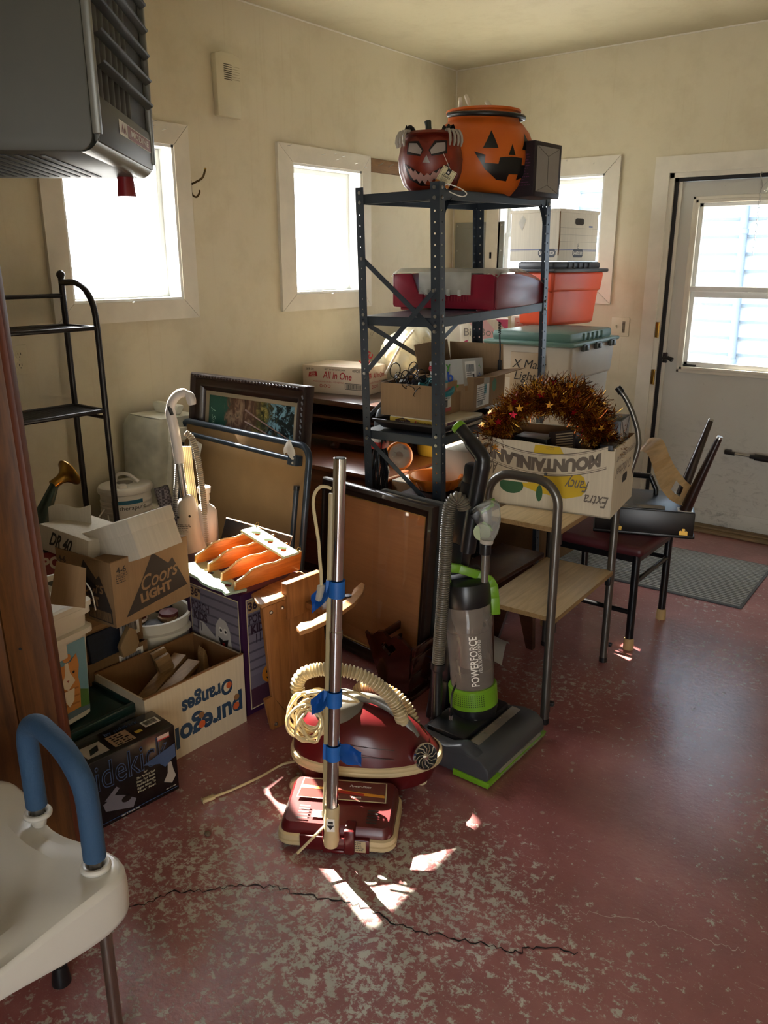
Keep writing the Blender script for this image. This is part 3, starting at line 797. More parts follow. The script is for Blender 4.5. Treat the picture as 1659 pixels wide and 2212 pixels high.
for sd_ in (-1, 1):
    m = MB(); ca = fa2 + sd_*R(54)
    c0 = V(.098*math.cos(ca), .098*math.sin(ca), .2)
    m.sheet(lambda u, v: (c0.x*(.72+.34*u)+.045*(v-.5)*-math.sin(ca), c0.y*(.72+.34*u)+.045*(v-.5)*math.cos(ca), .205+.022*math.sin(PI*v)+.006*math.sin(9*u+7*v)), 5, 6, BLACKPL, .004); m.obj('sleeve', rp, 'torn black cloth sleeve')
    m = MB()
    for k in range(4):
        a = ca + R(-14 + 9*k); d_ = V(math.cos(a), math.sin(a), 0)
        m.tube([d_*.1+V(0, 0, .208), d_*.118+V(0, 0, .207), d_*.128+V(0, 0, .192), d_*.13+V(0, 0, .172), d_*.126+V(0, 0, .155)], [.005, .006, .0048, .0056, .003], plain('old_bone_plastic', '#9c9386', 0.55), 8)
    m.obj('skeleton_hand', rp)
m = MB(); tg = frame(Vector((.122*math.cos(fa2+R(36)), .122*math.sin(fa2+R(36)), .048)) + V(.006, -.012, 0), (-math.sin(fa2+R(10)), math.cos(fa2+R(10)), 0), (0.05, 0.1, 1)) @ Matrix.Rotation(R(-30), 4, 'Z')
TAG = plain('cream_tag_card', '#d8cfa6', 0.6); s_ = .027
m.at(tg); m.box((-s_, -s_*1.15, 0), (s_, s_*1.15, .0012), TAG); m.rect(-s_, -s_*1.15, s_, -s_*.8, plain('orange_ink', '#c77a24', .6), None, .0016)
for (a_, b_) in (((-s_*.88, -s_*.75), (s_*.88, -s_*.72)), ((-s_*.88, s_*1.0), (s_*.88, s_*1.03))): m.rect(a_[0], a_[1], b_[0], b_[1], BLACK, None, .0016)
m.rect(-s_*.88, -s_*.75, -s_*.85, s_*1.03, BLACK, None, .0016); m.rect(s_*.85, -s_*.75, s_*.88, s_*1.03, BLACK, None, .0016)
m.rect(-.0075, s_*.35, .0075, s_*1.15, BLACK, None, .0018); m.disc(0, s_*.65, .004, PAPER, None, .0022)
m.text('REAPER', 0, 0.001, .0075, BLACK, None, .0018, width=.034, bold=.02); m.text('LIGHTED PUMPKIN', 0, .0085, .003, BLACK, None, .0018, width=.036)
m.lines(-.015, -.007, .015, 4, .0035, .0012, BLACK, None, 4, .0018); m.disc(.0165, -.0195, .0045, RED, None, .002); m.home()
m.tube([tg @ V(0, s_*1.1, .002), V(.12*math.cos(fa2+R(28)), .12*math.sin(fa2+R(28)), .135)], .0009, PAPER, 5)
m.obj('paper_tag', rp)
m = MB(); W = RB
m.tube(smooth_path([V(.10, -.07, .012), V(.135, -.09, .022), V(.17, -.115, .016), V(.2, -.105, .004), V(.215, -.085, -.012), V(.2, -.09, -.022), V(.165, -.11, -.008), V(.14, -.10, .006)], 5), .002, PAPER, 6); m.obj('cord', rp, 'thin white cord')

bx = MB(); PURP = plain('dark_purple_print', '#1d1018', 0.5); GREYC = plain('grey_carton_end', '#8d8780', 0.75)
w, d_, h_ = .207, .25, .2
bx.box((0, 0, 0), (w, d_, h_), PURP, .003)
E_ = front(); bx.rect(.018, .018, w-.018, h_-.016, GREYC, E_)
for p, q in (((.018, .018), (w*.5, .045)), ((w-.018, .018), (w*.5, .045)), ((.018, h_-.016), (w*.5, h_-.05)), ((w-.018, h_-.016), (w*.5, h_-.05)), ((w*.5, .045), (w*.5, h_-.05))):
    bx.bar(V(p[0], -.001, p[1]), V(q[0], -.001, q[1]), .0016, .0012, plain('grey_seam', '#55504b', .8))
F_ = side_0(d_); bx.lines(.13, .15, .235, 12, .010, .0035, plain('dim_purple_ink', '#5a2a4d', .6), F_, 6); bx.text('S', .11, .02, .03, plain('pale_lilac_ink', '#a58aa0', .6), F_, rot=R(-8))
o = tag(bx.obj('cardboard_box'), 'black printed carton with grey end flap standing beside the orange pumpkin', 'box'); place(o, (1.617, -1.917, 1.813), 0); o.rotation_euler = (0, 0, R(87)); 

# ------------------------------------------------------------------ second board: red storage bin
BURG = plain('burgundy_plastic', '#7d1a2b', 0.3, var=0.08, spec=0.5)
MILKY = clear('milky_clear_plastic', '#c9c6ba', 0.40, 0.25, 0.3)
w, d_, h_ = .58, .47, .135
sb = thing('storage_bin', 'burgundy plastic storage bin with cloudy clear lid on second shelf', 'storage bin', (1.555, -2.06, 1.386), R(97))
m = MB()
N = 12; nx0, nx1 = .12, .335                                        # dip in the left face, measured from the front corner
m.prism([(0.01, 0), (d_-.01, 0), (d_, .03), (d_, h_-.02), (d_-.02, h_), (nx1+.03, h_), (nx1, .062), (nx0, .062), (nx0-.03, h_), (.01, h_), (0, h_-.02)], .012, BURG, frame((0.012, d_, 0), (0, -1, 0), (0, 0, 1)), bev=.003)
m.prism([(0, 0.01), (.01, 0), (w*.92, .004), (w*.99, .04), (w, h_-.055), (w*.72, h_-.02), (w*.4, h_), (0, h_)], .012, BURG, frame((0, 0.012, 0), (1, 0, 0), (0, 0, 1)), bev=.003)
m.prism([(0, 0.01), (.01, 0), (w*.92, .004), (w*.99, .04), (w, h_-.055), (w*.72, h_-.02), (w*.4, h_), (0, h_)], .012, BURG, frame((0, d_, 0), (1, 0, 0), (0, 0, 1)), bev=.003)
m.box((.004, .004, 0), (w*.97, d_-.004, .012), BURG, .004); m.box((w-.015, .004, .01), (w-.003, d_-.004, h_-.06), BURG, .004)
for y in (.06, d_-.06): m.box((.01, y-.03, -.012), (.05, y+.03, .002), BURG, .006)
for i in range(16): m.box((-.003, nx0+.005+i*.0135, .03), (.002, nx0+.009+i*.0135, .052), BURG)
m.obj('bin_body', sb)
m = MB()
def lidf(u, v):
    x = u*(w+.012)-.004; z = h_ + .022 - (.075*max(0, (u-.45)/.55)**1.7) - .018*(1-min(1, u/.04)) ; e = min(v, 1-v)
    return (x, -.006+v*(d_+.012), z-.016*max(0, 1-e/.04))
m.sheet(lidf, 22, 14, MILKY, .004)
m.box((-.004, nx0-.01, .055), (0, nx1+.01, h_+.008), MILKY, .001)
for i in range(4): m.box((-.007, nx0+.03+i*.05, .05), (-.003, nx0+.045+i*.05, .075), MILKY, .001)
m.obj('bin_lid', sb, 'cloudy clear hinged lid')

# ------------------------------------------------------------------ third board
tr = thing('baking_tray', 'dark rimmed baking tray lying on the third shelf under the boxes', 'tray', (1.545, -2.39, 0.927), R(93))
m = MB(); T_ = plain('worn_black_tray', '#2a2422', 0.35, var=0.25); w, d_ = .46, .335
m.box((.03, .03, 0.002), (w-.03, d_-.03, .006), T_, .002)
for a, b_ in (((.03, .03), (w-.03, .03)), ((w-.03, .03), (w-.03, d_-.03)), ((w-.03, d_-.03), (.03, d_-.03)), ((.03, d_-.03), (.03, .03))):
    p, q = V(*a, .004), V(*b_, .004); dr = (q-p).normalized(); nn = V(dr.y, -dr.x, 0)
    m.add([p, q, q+nn*.028+dr*.028+V(0, 0, .03), p+nn*.028-dr*.028+V(0, 0, .03), p+V(0, 0, -.003), q+V(0, 0, -.003), q+nn*.029+dr*.029+V(0, 0, .026), p+nn*.029-dr*.029+V(0, 0, .026)], [(0, 1, 2, 3), (7, 6, 5, 4), (3, 2, 6, 7), (0, 4, 5, 1)], T_)
m.tube([(0, 0, .034), (w, 0, .034), (w, d_, .034), (0, d_, .034)], .006, T_, 8, closed=True)
m.obj('pan', tr)

YEL = plain('yellow_print', '#c2a33c', 0.5); PURL = plain('plum_print', '#5b2743', 0.5); BRN = plain('chocolate_print', '#3a1a15', 0.5); CREAMP = plain('cream_print', '#d2c5a6', 0.55)
m = MB(); w, d_, h_ = .285, .262, .04; m.box((0, 0, 0), (w, d_, h_), CREAMP, .002)
L = side_0(d_); F_ = front()
m.rect(.001, .001, d_-.001, h_-.001, YEL, L)
blob = [(-.042, -.006), (-.036, .012), (-.02, .017), (0, .022), (.02, .017), (.036, .012), (.042, -.006), (.036, -.013), (-.036, -.013)]
m.flat([(.065+x, .018+y) for x, y in blob], BRN, L, .001); m.text('PANCAKE', .065, .0145, .017, WHITE, L, .0016, width=.076, bold=.03); m.text('PERFECT', .065, .031, .006, YEL, L, .0016, width=.03)
m.text('4', .125, .019, .024, RED, L, .0014, bold=.03); m.text('Picture Perfect Pancakes', .19, .026, .009, BRN, L, .0014, width=.108, bold=.01); m.text('Every Time!', .165, .012, .010, BRN, L, .0014, width=.058, bold=.02)
m.rect(.02, .003, .085, h_-.003, PURL, F_); m.text('PANCAKE', .053, .017, .016, WHITE, F_, .0014, width=.058, bold=.03); m.text('4', .103, .02, .026, PURL, F_, .0014, bold=.03)
m.text('Picture Perfect Pancakes', .175, .027, .009, PURL, F_, .0014, width=.115); m.text('Every Time!', .155, .012, .011, PURL, F_, .0014, width=.07, bold=.02)
o = tag(m.obj('pancake_pan_box'), 'flat yellow pancake pan box under the open cardboard cartons on the shelf', 'box'); place(o, (1.523, -2.36, 0.935), 90.5)

def flap(mb, x, y, z, ax, length, width, ang, mat, t=.003):
    """flap hinged at (x, y, z) along ax, leaning outward by ang"""
    ax = Vector(ax); out = Vector((ax.y, -ax.x, 0)); dr = (out*math.sin(ang) + V(0, 0, 1)*math.cos(ang))
    fr = frame((x, y, z), ax, dr); old = mb.M; mb.M = old @ fr; mb.box((0, 0, 0), (length, width, t), mat); mb.M = old
c1 = thing('open_carton', 'open brown cardboard carton of black wire clips on the third shelf', 'box', (1.452, -2.335, 0.976), R(96.7))
w, d_, h_ = .272, .238, .13
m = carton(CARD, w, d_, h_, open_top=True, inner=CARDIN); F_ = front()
m.rect(.07, .02, .155, .105, PAPER, F_); m.rect(.07, .095, .155, .112, plain('red_tape_print', '#a54b46', .6), F_, .001); m.rect(.07, .014, .155, .03, plain('red_tape_print', '#a54b46', .6), F_, .001); m.bars(.08, .034, .125, .06, BLACK, F_); m.lines(.078, .085, .14, 4, .009, .003, BLACK, F_, 8, .0012)
m.rect(.06, .105, .12, h_, clear('packing_tape', '#cfc8b8', .5, .2), F_, .001)
m.obj('carton_body', c1)
k = thing('teal_container', 'teal lidded plastic tub sticking out of the open brown carton', 'container', (1.36, -2.20, 1.005), R(96.7), rot=Euler((R(14), R(-10), R(97))))
m = MB(); TEAL = plain('teal_plastic', '#2f8a95', 0.4); m.lathe([(.06, 0), (.068, .07), (.068, .075)], plain('pale_plastic_tub', '#a9b6ba', .4), 28); m.obj('tub', k)
m = MB(); m.lathe([(.074, .072), (.076, .078), (.076, .088), (.07, .092), (.06, .09)], TEAL, 28); m.obj('tub_lid', k)
WIRE = plain('dark_clip_metal', '#3c3c40', 0.25, 0.9)
wc = tag(MB().obj('wire_clips') if False else None, None, None) if False else None
base = Vector((1.40, -2.32, 1.07)); qd = random.Random(5)
def clip(i):
    t = thing('binder_clip', 'loose black wire clip jumbled in the open brown carton', 'clip', base + V(qd.uniform(-.13, .015), qd.uniform(-.03, .15)*.6, qd.uniform(-.02, .04)), 0, 'black wire clips in the carton', rot=Euler((qd.uniform(-1, 1), qd.uniform(-1, 1), qd.uniform(0, 6))))
    m = MB(); m.prism([(-.016, 0), (.016, 0), (.003, .02), (-.003, .02)], .03, BLACKMETAL, frame((0, -.015, 0), (1, 0, 0), (0, 0, 1))); m.obj('clamp', t)
    m = MB(); m.tube(smooth_path([V(-.004, 0, .02), V(-.018, 0, .045), V(-.012, 0, .07), V(.012, 0, .07), V(.018, 0, .045), V(.004, 0, .02)], 4), .0016, WIRE, 6); m.obj('wire_loop', t)
for i in range(14): clip(i)
for i, (u, v, r_) in enumerate(((853, 790, .026), (872, 812, .024), (890, 792, .022))):
    m = MB(); c_ = Vector((1.202, -2.250, 1.141)) if i == 0 else (Vector((1.274, -2.280, 1.122)) if i == 1 else Vector((1.287, -2.240, 1.154)))
    pts = [V(r_*math.cos(a)*(1 if i != 1 else .8), .25*r_*math.sin(a), r_*math.sin(a)*1.15) for a in [2*PI*j/16 for j in range(16)]]
    m.tube(pts, .0022, WIRE, 6, closed=True); m.tube([(0, 0, -r_), (.01, .004, -r_-.03)], .003, WIRE, 6)
    o = tag(m.obj('wire_ring'), 'large dark wire ring standing up out of the open brown carton', 'ring', 'wire rings in the carton'); o.location = c_
c2 = thing('open_carton', 'open carton with shipping labels and raised flaps behind the clip carton', 'box', (1.482, -2.085, 0.976), R(97.7))
w, d_, h_ = .335, .27, .14
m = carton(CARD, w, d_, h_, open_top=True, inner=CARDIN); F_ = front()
m.rect(.03, .012, .16, .105, PAPER, F_); m.lines(.035, .09, .15, 7, .009, .003, BLACK, F_, 9, .0012); m.bars(.04, .018, .095, .04, BLACK, F_); m.rect(.105, .06, .13, .1, plain('teal_print', '#5f9aa0', .6), F_, .001)
m.flat([(.215+.026*math.cos(a), .085+.03*math.sin(a)) for a in [PI/6+PI/3*i for i in range(6)]], plain('green_stamp', '#4a7a52', .7), F_, .001)
m.rect(.10, .1, .16, h_, clear('packing_tape', '#cfc8b8', .5, .2), F_, .001)
m.obj('carton_body', c2)
m = MB(); flap(m, 0, 0, h_, (1, 0, 0), w*.98, .1, R(82), CARD); m.obj('flap', c2)
m = MB(); flap(m, w, d_*.97, h_, (-1, 0, 0), w*.95, .12, R(12), CARD); 
m.obj('flap', c2)
m = MB(); flap(m, w, .01, h_, (0, 1, 0), d_*.95, .11, R(-8), CARD); m.obj('flap', c2)
m = MB(); w2, d2, h2 = .21, .15, .13; m.box((0, 0, 0), (w2, d2, h2), plain('grey_white_mailer', '#aaa79d', .6), .002)
EB = [('e', '#b3262b'), ('b', '#23479b'), ('a', '#c79a2a'), ('y', '#4a8a2c')]
L = side_0(d2); F_ = front()
for (X, Y, Z_) in ((.05, .105, 1.0), (.10, .06, 1.35)):
    for i, (ch_, c_) in enumerate(EB[:4 if Z_ == 1 else 2]): m.text(ch_, X-.045+.027*i*Z_, Y, .03*Z_, plain('print_'+ch_, c_, .5), L, .0012, bold=.03)
m.text('y', .02, .055, .035, plain('print_y', '#4a8a2c', .5), L, .0012, rot=R(20), bold=.03); m.text('>', .115, .02, .03, plain('print_y', '#4a8a2c', .5), L, .0012, bold=.05)
m.rect(.0, .0, d2, .028, CARD, L, .0008); m.rect(0, 0, w2, .02, CARD, F_, .0008)
m.rect(.02, .05, .13, .118, PAPER, F_, .001); m.bars(.03, .075, .11, .105, BLACK, F_, 5, .0016); m.lines(.03, .068, .1, 2, .008, .003, BLACK, F_, 4, .0016); m.rect(.095, .053, .108, .066, BLACK, F_, .0016)
m.text('y', .165, .1, .028, plain('print_y', '#4a8a2c', .5), F_, .0012, rot=R(60)); m.text('b', .16, .06, .028, plain('print_b', '#23479b', .5), F_, .0012, rot=R(80)); m.text('e', .185, .035, .026, plain('print_e', '#b3262b', .5), F_, .0012)
o = tag(m.obj('printed_mailer_box'), 'grey shipping box with colourful lettering standing in an open carton', 'box'); place(o, (1.462, -2.125, 1.065), 0, Euler((R(-8), R(4), R(98))))
gn = thing('gooseneck', 'thin black gooseneck stem with coiled tip standing above the labelled carton', 'gooseneck', (1.39, -1.78, 1.11))
m = MB(gn); p0 = Vector((1.423, -1.780, 1.155)); p1 = Vector((1.416, -1.780, 1.270)); m.tube([p0-V(0, 0, .06), p0], .009, BLACKPL, 12); m.tube([p0, p0+V(0, 0, .05), p1], .0035, BLACKPL, 8); m.obj('stem', gn)
m = MB(gn); m.tube([p1+V(.006*math.cos(i*PI/4), .006*math.sin(i*PI/4), i*.0009) for i in range(56)], .0016, BLACKPL, 5); m.obj('coil', gn)

# ------------------------------------------------------------------ fourth board, mostly behind the big glazed frame
m = MB(); m.box((0, 0, 0), (.30, .27, .135), plain('dark_game_box', '#241b1d', .5), .003)
o = tag(m.obj('dark_box'), 'dark flat box under the orange dish on the fourth shelf', 'box'); place(o, (1.5, -2.28, .49), 92)
od = thing('orange_dish', 'shallow orange plastic dish in sunlight on the fourth shelf', 'dish', (1.315, -2.105, .626))
ORP = plain('bright_orange_plastic', '#dd7a22', 0.35)
m = MB(); m.lathe([(.06, 0), (.085, .004), (.105, .03), (.112, .052), (.119, .054), (.119, .06), (.110, .058), (.1, .03), (.08, .009), (0, .008)], ORP, 48); 
for i in range(18):
    a = 2*PI*i/18; m.bar((.09*math.cos(a), .09*math.sin(a), .008), (.114*math.cos(a), .114*math.sin(a), .05), .004, .006, ORP)
m.obj('bowl', od)
lb = MB(); w, d_, h_ = .3, .2, .165; ORB = plain('orange_carton_print', '#b9662a', .6); OFFW = plain('ivory_carton', '#cfc5ae', .6)
lb.box((0, 0, 0), (w, d_, h_), OFFW, .002); F_ = front(); lb.rect(0, 0, w, .022, ORB, F_); lb.rect(0, .022, .006, h_, ORB, F_); lb.rect(.055, .052, .24, h_-.004, plain('dark_window_print', '#1d181a', .4), F_)
q5 = random.Random(9)
for i in range(16): lb.tube([(.06+.17*q5.random(), -.0016, .06+.09*q5.random()) for _ in range(3)], .0008, plain('dim_wire', '#4b4448', .4), 4)
lb.text('3', .03, .062, .02, BLACK, F_); lb.text('LIGHTS', .12, .036, .016, BLACK, F_, bold=.03); lb.disc(.03, .042, .01, plain('ivory_shade', '#b9af98', .6), F_); lb.lines(.02, .048, .04, 1, .01, .003, BLACK, F_, 3)
o = tag(lb.obj('light_set_box'), 'ivory and orange light set box with dark window on the fourth shelf', 'box'); place(o, (1.47, -2.02, .62), 92)
m = MB(); m.box((0, 0, 0), (.33, .2, .13), CARD, .003); F_ = front(); m.rect(.1, .05, .14, .11, BLACK, F_); m.rect(.103, .053, .137, .107, CARD, F_, .001); m.text('1', .12, .08, .03, BLACK, F_, .0014, bold=.03)
o = tag(m.obj('cardboard_box'), 'plain brown cardboard box under the ivory light set box', 'box'); place(o, (1.5, -2.03, .49), 92)
m = MB(); m.box((-.03, 0, 0), (.16, .17, .012), TEAL, .005); m.box((-.02, .01, -.05), (.15, .16, 0), clear('pale_tub_plastic', '#b9c4c4', .4), .006)
o = tag(m.obj('lidded_tub'), 'low tub with teal lid beside the front shelf post', 'container'); place(o, (1.53, -2.26, .545), 92)

# ------------------------------------------------------------------ hanging off the back left of the shelf
cc = thing('extension_cord', 'coil of black cord hanging beside the left post of the steel shelf', 'cord', (1.16, -2.30, .7))
for k_, (du, col) in enumerate(((0, BLACKPL), (0, BLACKPL), (0, BLACKPL))):
    m = MB(cc); q6 = random.Random(k_)
    pts = []
    for i in range(64):
        a = 2*PI*i/16; pts.append(Vector((1.155+.014*k_+q6.uniform(-.008, .008), -2.31+.030*math.cos(a)*(1+q6.uniform(-.2, .2)), .71+.155*math.sin(a)*(1+q6.uniform(-.06, .06)))))
    m.tube(smooth_path(pts, 3), .0042, col, 6); m.obj('cord_loop', cc)
m = MB(cc); m.box((1.14, -2.345, .82), (1.19, -2.275, .85), plain('red_warning_tag', '#b8322d', .5), .003); m.box((1.145, -2.34, .85), (1.185, -2.27, .885), PAPER, .002); m.obj('tag', cc, 'red and white warning tag')
gp = MB(); gp.tube(smooth_path([V(1.1, -2.22, .84), V(1.1, -2.235, .9), V(1.1, -2.21, .96), V(1.1, -2.15, .985), V(1.09, -2.08, .99)], 6), .017, plain('grey_pipe_plastic', '#565c62', .35), 14)
tag(gp.obj('vacuum_pipe'), 'curved grey vacuum pipe behind the left post of the steel shelf', 'pipe')
br = thing('orange_fan_cover', 'orange rimmed disc wrapped in clear plastic behind the shelf brace', 'packaging', (1.128, -2.12, .745), rot=Euler((R(80), R(8), R(60))), )
m = MB(); m.ring(0, 0, .02, .055, clear('crinkled_wrap', '#d6d2c4', .35, .15), None, 0, 30); m.lathe([(.056, -.012), (.064, -.008), (.064, .008), (.056, .012)], ORP, 36, cap=False); m.disc(0, 0, .055, clear('crinkled_wrap', '#d6d2c4', .35, .15), None, .004, 30); m.obj('disc', br)

# ------------------------------------------------------------------ fixtures on the walls
IVORY = plain('ivory_plastic', '#cfc6a8', 0.4)
def outlet(y, z, label, n=2):
    t = thing('wall_outlet', label, 'outlet', (0, y, z))
    m = MB(); m.box((0, -.036, -.06), (.006, .036, .06), IVORY, .003); m.obj('cover_plate', t)
    for zz in ((.022, -.022) if n == 2 else (.03, 0, -.03)):
        m = MB(); m.at(frame((.006, 0, zz), (0, 1, 0), (0, 0, 1))); m.lathe([(.0165, 0), (.0165, .002), (0, .0022)], IVORY, 20)
        for x_ in (-.006, .006): m.rect(x_-.0012, -.002, x_+.0012, .008, BLACK, None, .0028)
        m.disc(0, -.009, .0025, BLACK, None, .0028, 10); m.obj('socket', t)
    m = MB(); m.at(frame((.006, 0, 0), (0, 1, 0), (0, 0, 1))); m.lathe([(.003, 0), (.003, .001), (0, .0012)], STEEL, 10); m.obj('screw', t)
outlet(-3.205, 1.185, 'ivory duplex wall outlet beside the wood partition at the black rack')
outlet(-.90, 1.172, 'ivory wall outlet seen through the steel shelf under the second window', 3)
sw = thing('light_switch', 'ivory double light switch plate beside the grey back door', 'light switch', (1.243, 0, 1.186))
m = MB(); m.box((-.057, -.006, -.057), (.057, 0, .057), IVORY, .003); m.obj('cover_plate', sw)
m = MB(); m.box((-.03, -.009, -.012), (-.02, -.004, .012), IVORY, .001); m.box((-.029, -.018, .0), (-.021, -.008, .01), IVORY, .002); m.obj('toggle', sw)
m = MB(); m.box((.014, -.0075, -.034), (.032, -.004, .034), plain('dark_socket', '#6c624e', .5), .001); 
for z in (-.018, .018): m.box((.018, -.009, z-.006), (.02, -.007, z+.006), BLACK); m.box((.026, -.009, z-.006), (.028, -.007, z+.006), BLACK)
m.obj('socket', sw)
ep = thing('breaker_panel', 'grey metal breaker panel on the back wall in the room corner', 'breaker panel', (.215, 0, 1.64))
GP = plain('grey_panel_enamel', '#84857e', 0.4)
m = MB(); m.box((-.19, -.012, -.3), (.19, 0, .182), GP, .003); m.obj('cover', ep)
m = MB(); m.box((-.12, -.018, -.22), (.12, -.011, .14), GP, .003); m.box((.09, -.022, -.05), (.105, -.016, -.01), BLACK, .001); m.obj('panel_door', ep)
m = MB()
for x_ in (-.17, .17):
    for z in (-.27, 0, .16): m = MB(); m.at(frame((x_, -.012, z), (1, 0, 0), (0, 0, 1))); m.lathe([(.005, 0), (.005, .002), (0, .003)], STEEL, 10); m.obj('screw', ep)
dc = thing('door_chime', 'cream door chime box high on the wall between the windows', 'door chime', (0, -2.015, 2.37))
m = MB(); m.prism([(-.072, -.14), (.072, -.14), (.077, .125), (.04, .137), (-.04, .137), (-.077, .125)], .035, IVORY, frame((0.0, 0, 0), (0, 1, 0), (0, 0, 1)), bev=.006); m.obj('housing', dc)
m = MB(); m.at(frame((.036, 0, 0), (0, 1, 0), (0, 0, 1)))
for i in range(8): m.rect(-.03, .02+i*.009, .02, .024+i*.009, plain('slot_shadow', '#4d4838', .8), None, .0004)
for i in range(6): m.rect(.022, .024+i*.011, .07, .0265+i*.011, plain('ivory_groove', '#aaa184', .6), None, .0004)
m.obj('grille', dc)
hk = thing('coat_hook', 'small brass double coat hook beside the first window', 'hook', (0, -2.262, 1.905))
BRASSD = plain('dark_brass', '#4a3a20', .35, .9)
m = MB(); m.box((0, -.011, -.022), (.004, .011, .03), BRASSD, .003); m.obj('hook_plate', hk)
m = MB(); m.tube(smooth_path([V(.003, 0, .01), V(.03, .012, .02), V(.06, .03, .04), V(.07, .04, .075)], 5), [.005]*15+[.005], BRASSD, 8); m.lathe([(0, 0), (.006, .003), (.006, .008), (0, .011)], BRASS, 10, o=(.07, .04, .072))
m.tube(smooth_path([V(.003, 0, -.005), V(.012, .003, -.035), V(.03, .012, -.045), V(.042, .02, -.028), V(.042, .022, -.015)], 5), .0045, BRASSD, 8); m.obj('hook', hk)
PINE = wood('old_pine_board', '#8a6946', '#6e5034', 'Y', 0.7)
nb = thing('nail_board', 'short brown wooden board with nails screwed beside the second window', 'board', (0, -.70, 2.113))
m = MB(); m.box((0, -.215, -.038), (.02, .19, .036), PINE, .002); m.obj('plank', nb)
for i in range(4):
    m = MB(); y = -.15+i*.095; m.tube([(.018, y, .0), (.045, y, .008), (.055, y+.004, .014)], .0016, STEEL, 6); m.obj('nail', nb)

# ------------------------------------------------------------------ hanging gas heater
HT = plain('grey_heater_enamel', '#4b4c45', 0.5, 0.0, var=0.05); HTD = plain('heater_inner_black', '#101010', 0.6)
HTS = plain('bright_heater_trim', '#74756d', 0.35, 0.2)
hu = thing('unit_heater', 'grey hanging unit heater with black louvers and red badge near the ceiling', 'heater', (1.61, -3.85, 1.79), R(132))
w, d_, h_ = .6, .85, .86; rc = .035
m = MB()
prof_ = [(rc, 0), (w-rc, 0)] + [(w-rc+rc*math.sin(a), rc-rc*math.cos(a)) for a in [PI/2*i/6 for i in range(1, 7)]] + [(w, h_), (0, h_)] + [(rc-rc*math.sin(a), rc-rc*math.cos(a)) for a in [PI/2*i/6 for i in range(6, 0, -1)]]
# shell: front opening frame, body behind
def ring_shell(y0, y1, off, mat, mb):
    ps = [(x+off*(1 if x < w/2 else -1), max(z, off) if z < h_/2 else z) for x, z in prof_]
    k = len(ps); vs = [(x, y0, z) for x, z in ps] + [(x, y1, z) for x, z in ps]
    mb.add(vs, [(i, (i+1) % k, k+(i+1) % k, k+i) for i in range(k)], mat)
m = MB()
# side panels / body run along y (0 = left visible flank plane is x = 0 face)
prof_b = [(0, rc)] + [(rc-rc*math.cos(a), rc-rc*math.sin(a)) for a in [PI/2*i/6 for i in range(1, 7)]] + [(d_-rc, 0)] + [(d_-rc+rc*math.sin(a), rc-rc*math.cos(a)) for a in [PI/2*i/6 for i in range(1, 7)]] + [(d_, h_), (0, h_)]
m.prism(prof_b, w, HT, frame((0, 0, 0), (0, 1, 0), (0, 0, 1)), bev=.004)
m.obj('casing', hu)
m = MB(); x0, x1 = .035, w-.035; z0 = .115
m.box((x0, -.003, z0), (x1, .0, h_-.02), HTD)
for lo, hi in (((.0, -.018, rc), (.018, .0, h_)), ((w-.018, -.018, rc), (w, 0, h_)), ((.012, -.012, rc*.6), (w-.012, 0, z0))): m.box(lo, hi, HTS if lo[2] == rc else HT, .003)
m.sheet(lambda u, v: (.006+u*(w-.012), -.012+.04*(1-math.cos(v*PI/2)), .04-.04*math.sin(v*PI/2)), 2, 8, HTS)
m.obj('front_panel', hu)
for i in range(12):
    m = MB(); z = z0+.055+i*.060
    if z < h_-.03:
        m.sheet(lambda u, v: (x0+u*(x1-x0), -.012-.018*math.sin(v*PI*.5), z+.012*v+.016*u*0), 2, 5, HT, .002); m.obj('louver', hu)
for i in range(6):
    m = MB(); x = x0+.02+i*.055; m.sheet(lambda u, v: (x+.05*v, -.003-.005*math.sin(v*PI*.8), z0+u*(h_-.03-z0)), 2, 4, plain('dark_fin', '#2b2a2e', .35, .5), .001); m.obj('heater_fin', hu)
m = MB(); bd = frame((0, -.0125, 0), (1, 0, 0), (0, 0, 1)); bw0, bw1, bz0, bz1 = .20, .565, .062, .094
m.rect(bw0, bz0, bw1, bz1, WHITE, bd); m.rect(bw0+.085, bz0+.002, bw1-.004, bz1-.002, plain('badge_red', '#7d2a30', .4), bd, .0012); m.text('MODINE', (bw0+.085+bw1)/2, (bz0+bz1)/2, .015, WHITE, bd, .0018, width=.21, bold=.02)
for k in (0, 1): m.flat([(bw0+.018+.026*k, bz0+.006), (bw0+.030+.026*k, bz1-.005), (bw0+.042+.026*k, bz0+.006), (bw0+.036+.026*k, bz0+.006), (bw0+.030+.026*k, bz0+.016), (bw0+.024+.026*k, bz0+.006)], plain('badge_red', '#7d2a30', .4), bd, .0014)
m.obj('badge', hu, 'white and red badge')
m = MB()
for i in range(12): m.box((.06, .12+i*.028, -.002), (w-.06, .13+i*.028, .003), HTD)
m.obj('bottom_vent', hu)
m = MB(); m.lathe([(.026, -.05), (.022, -.004), (.022, 0)], plain('red_cap_plastic', '#7d1d22', .3), 20, o=(w-.045, .06, 0)); m.obj('red_cap', hu, 'red plastic cap')
m = MB(); m.tube([(.25, .55, 0), (.25, .55, -.03), (.32, .50, -.035), (.40, .5, -.03), (.40, .5, .0)], .011, STEEL, 10); m.obj('gas_pipe', hu)
m = MB()
for (x_, y_) in ((.08, .1), (w-.08, .1), (.08, d_-.1), (w-.08, d_-.1)): m = MB(); m.tube([(x_, y_, h_-.01), (x_, y_, H-1.79)], .006, STEEL, 8); m.obj('hanger_rod', hu)

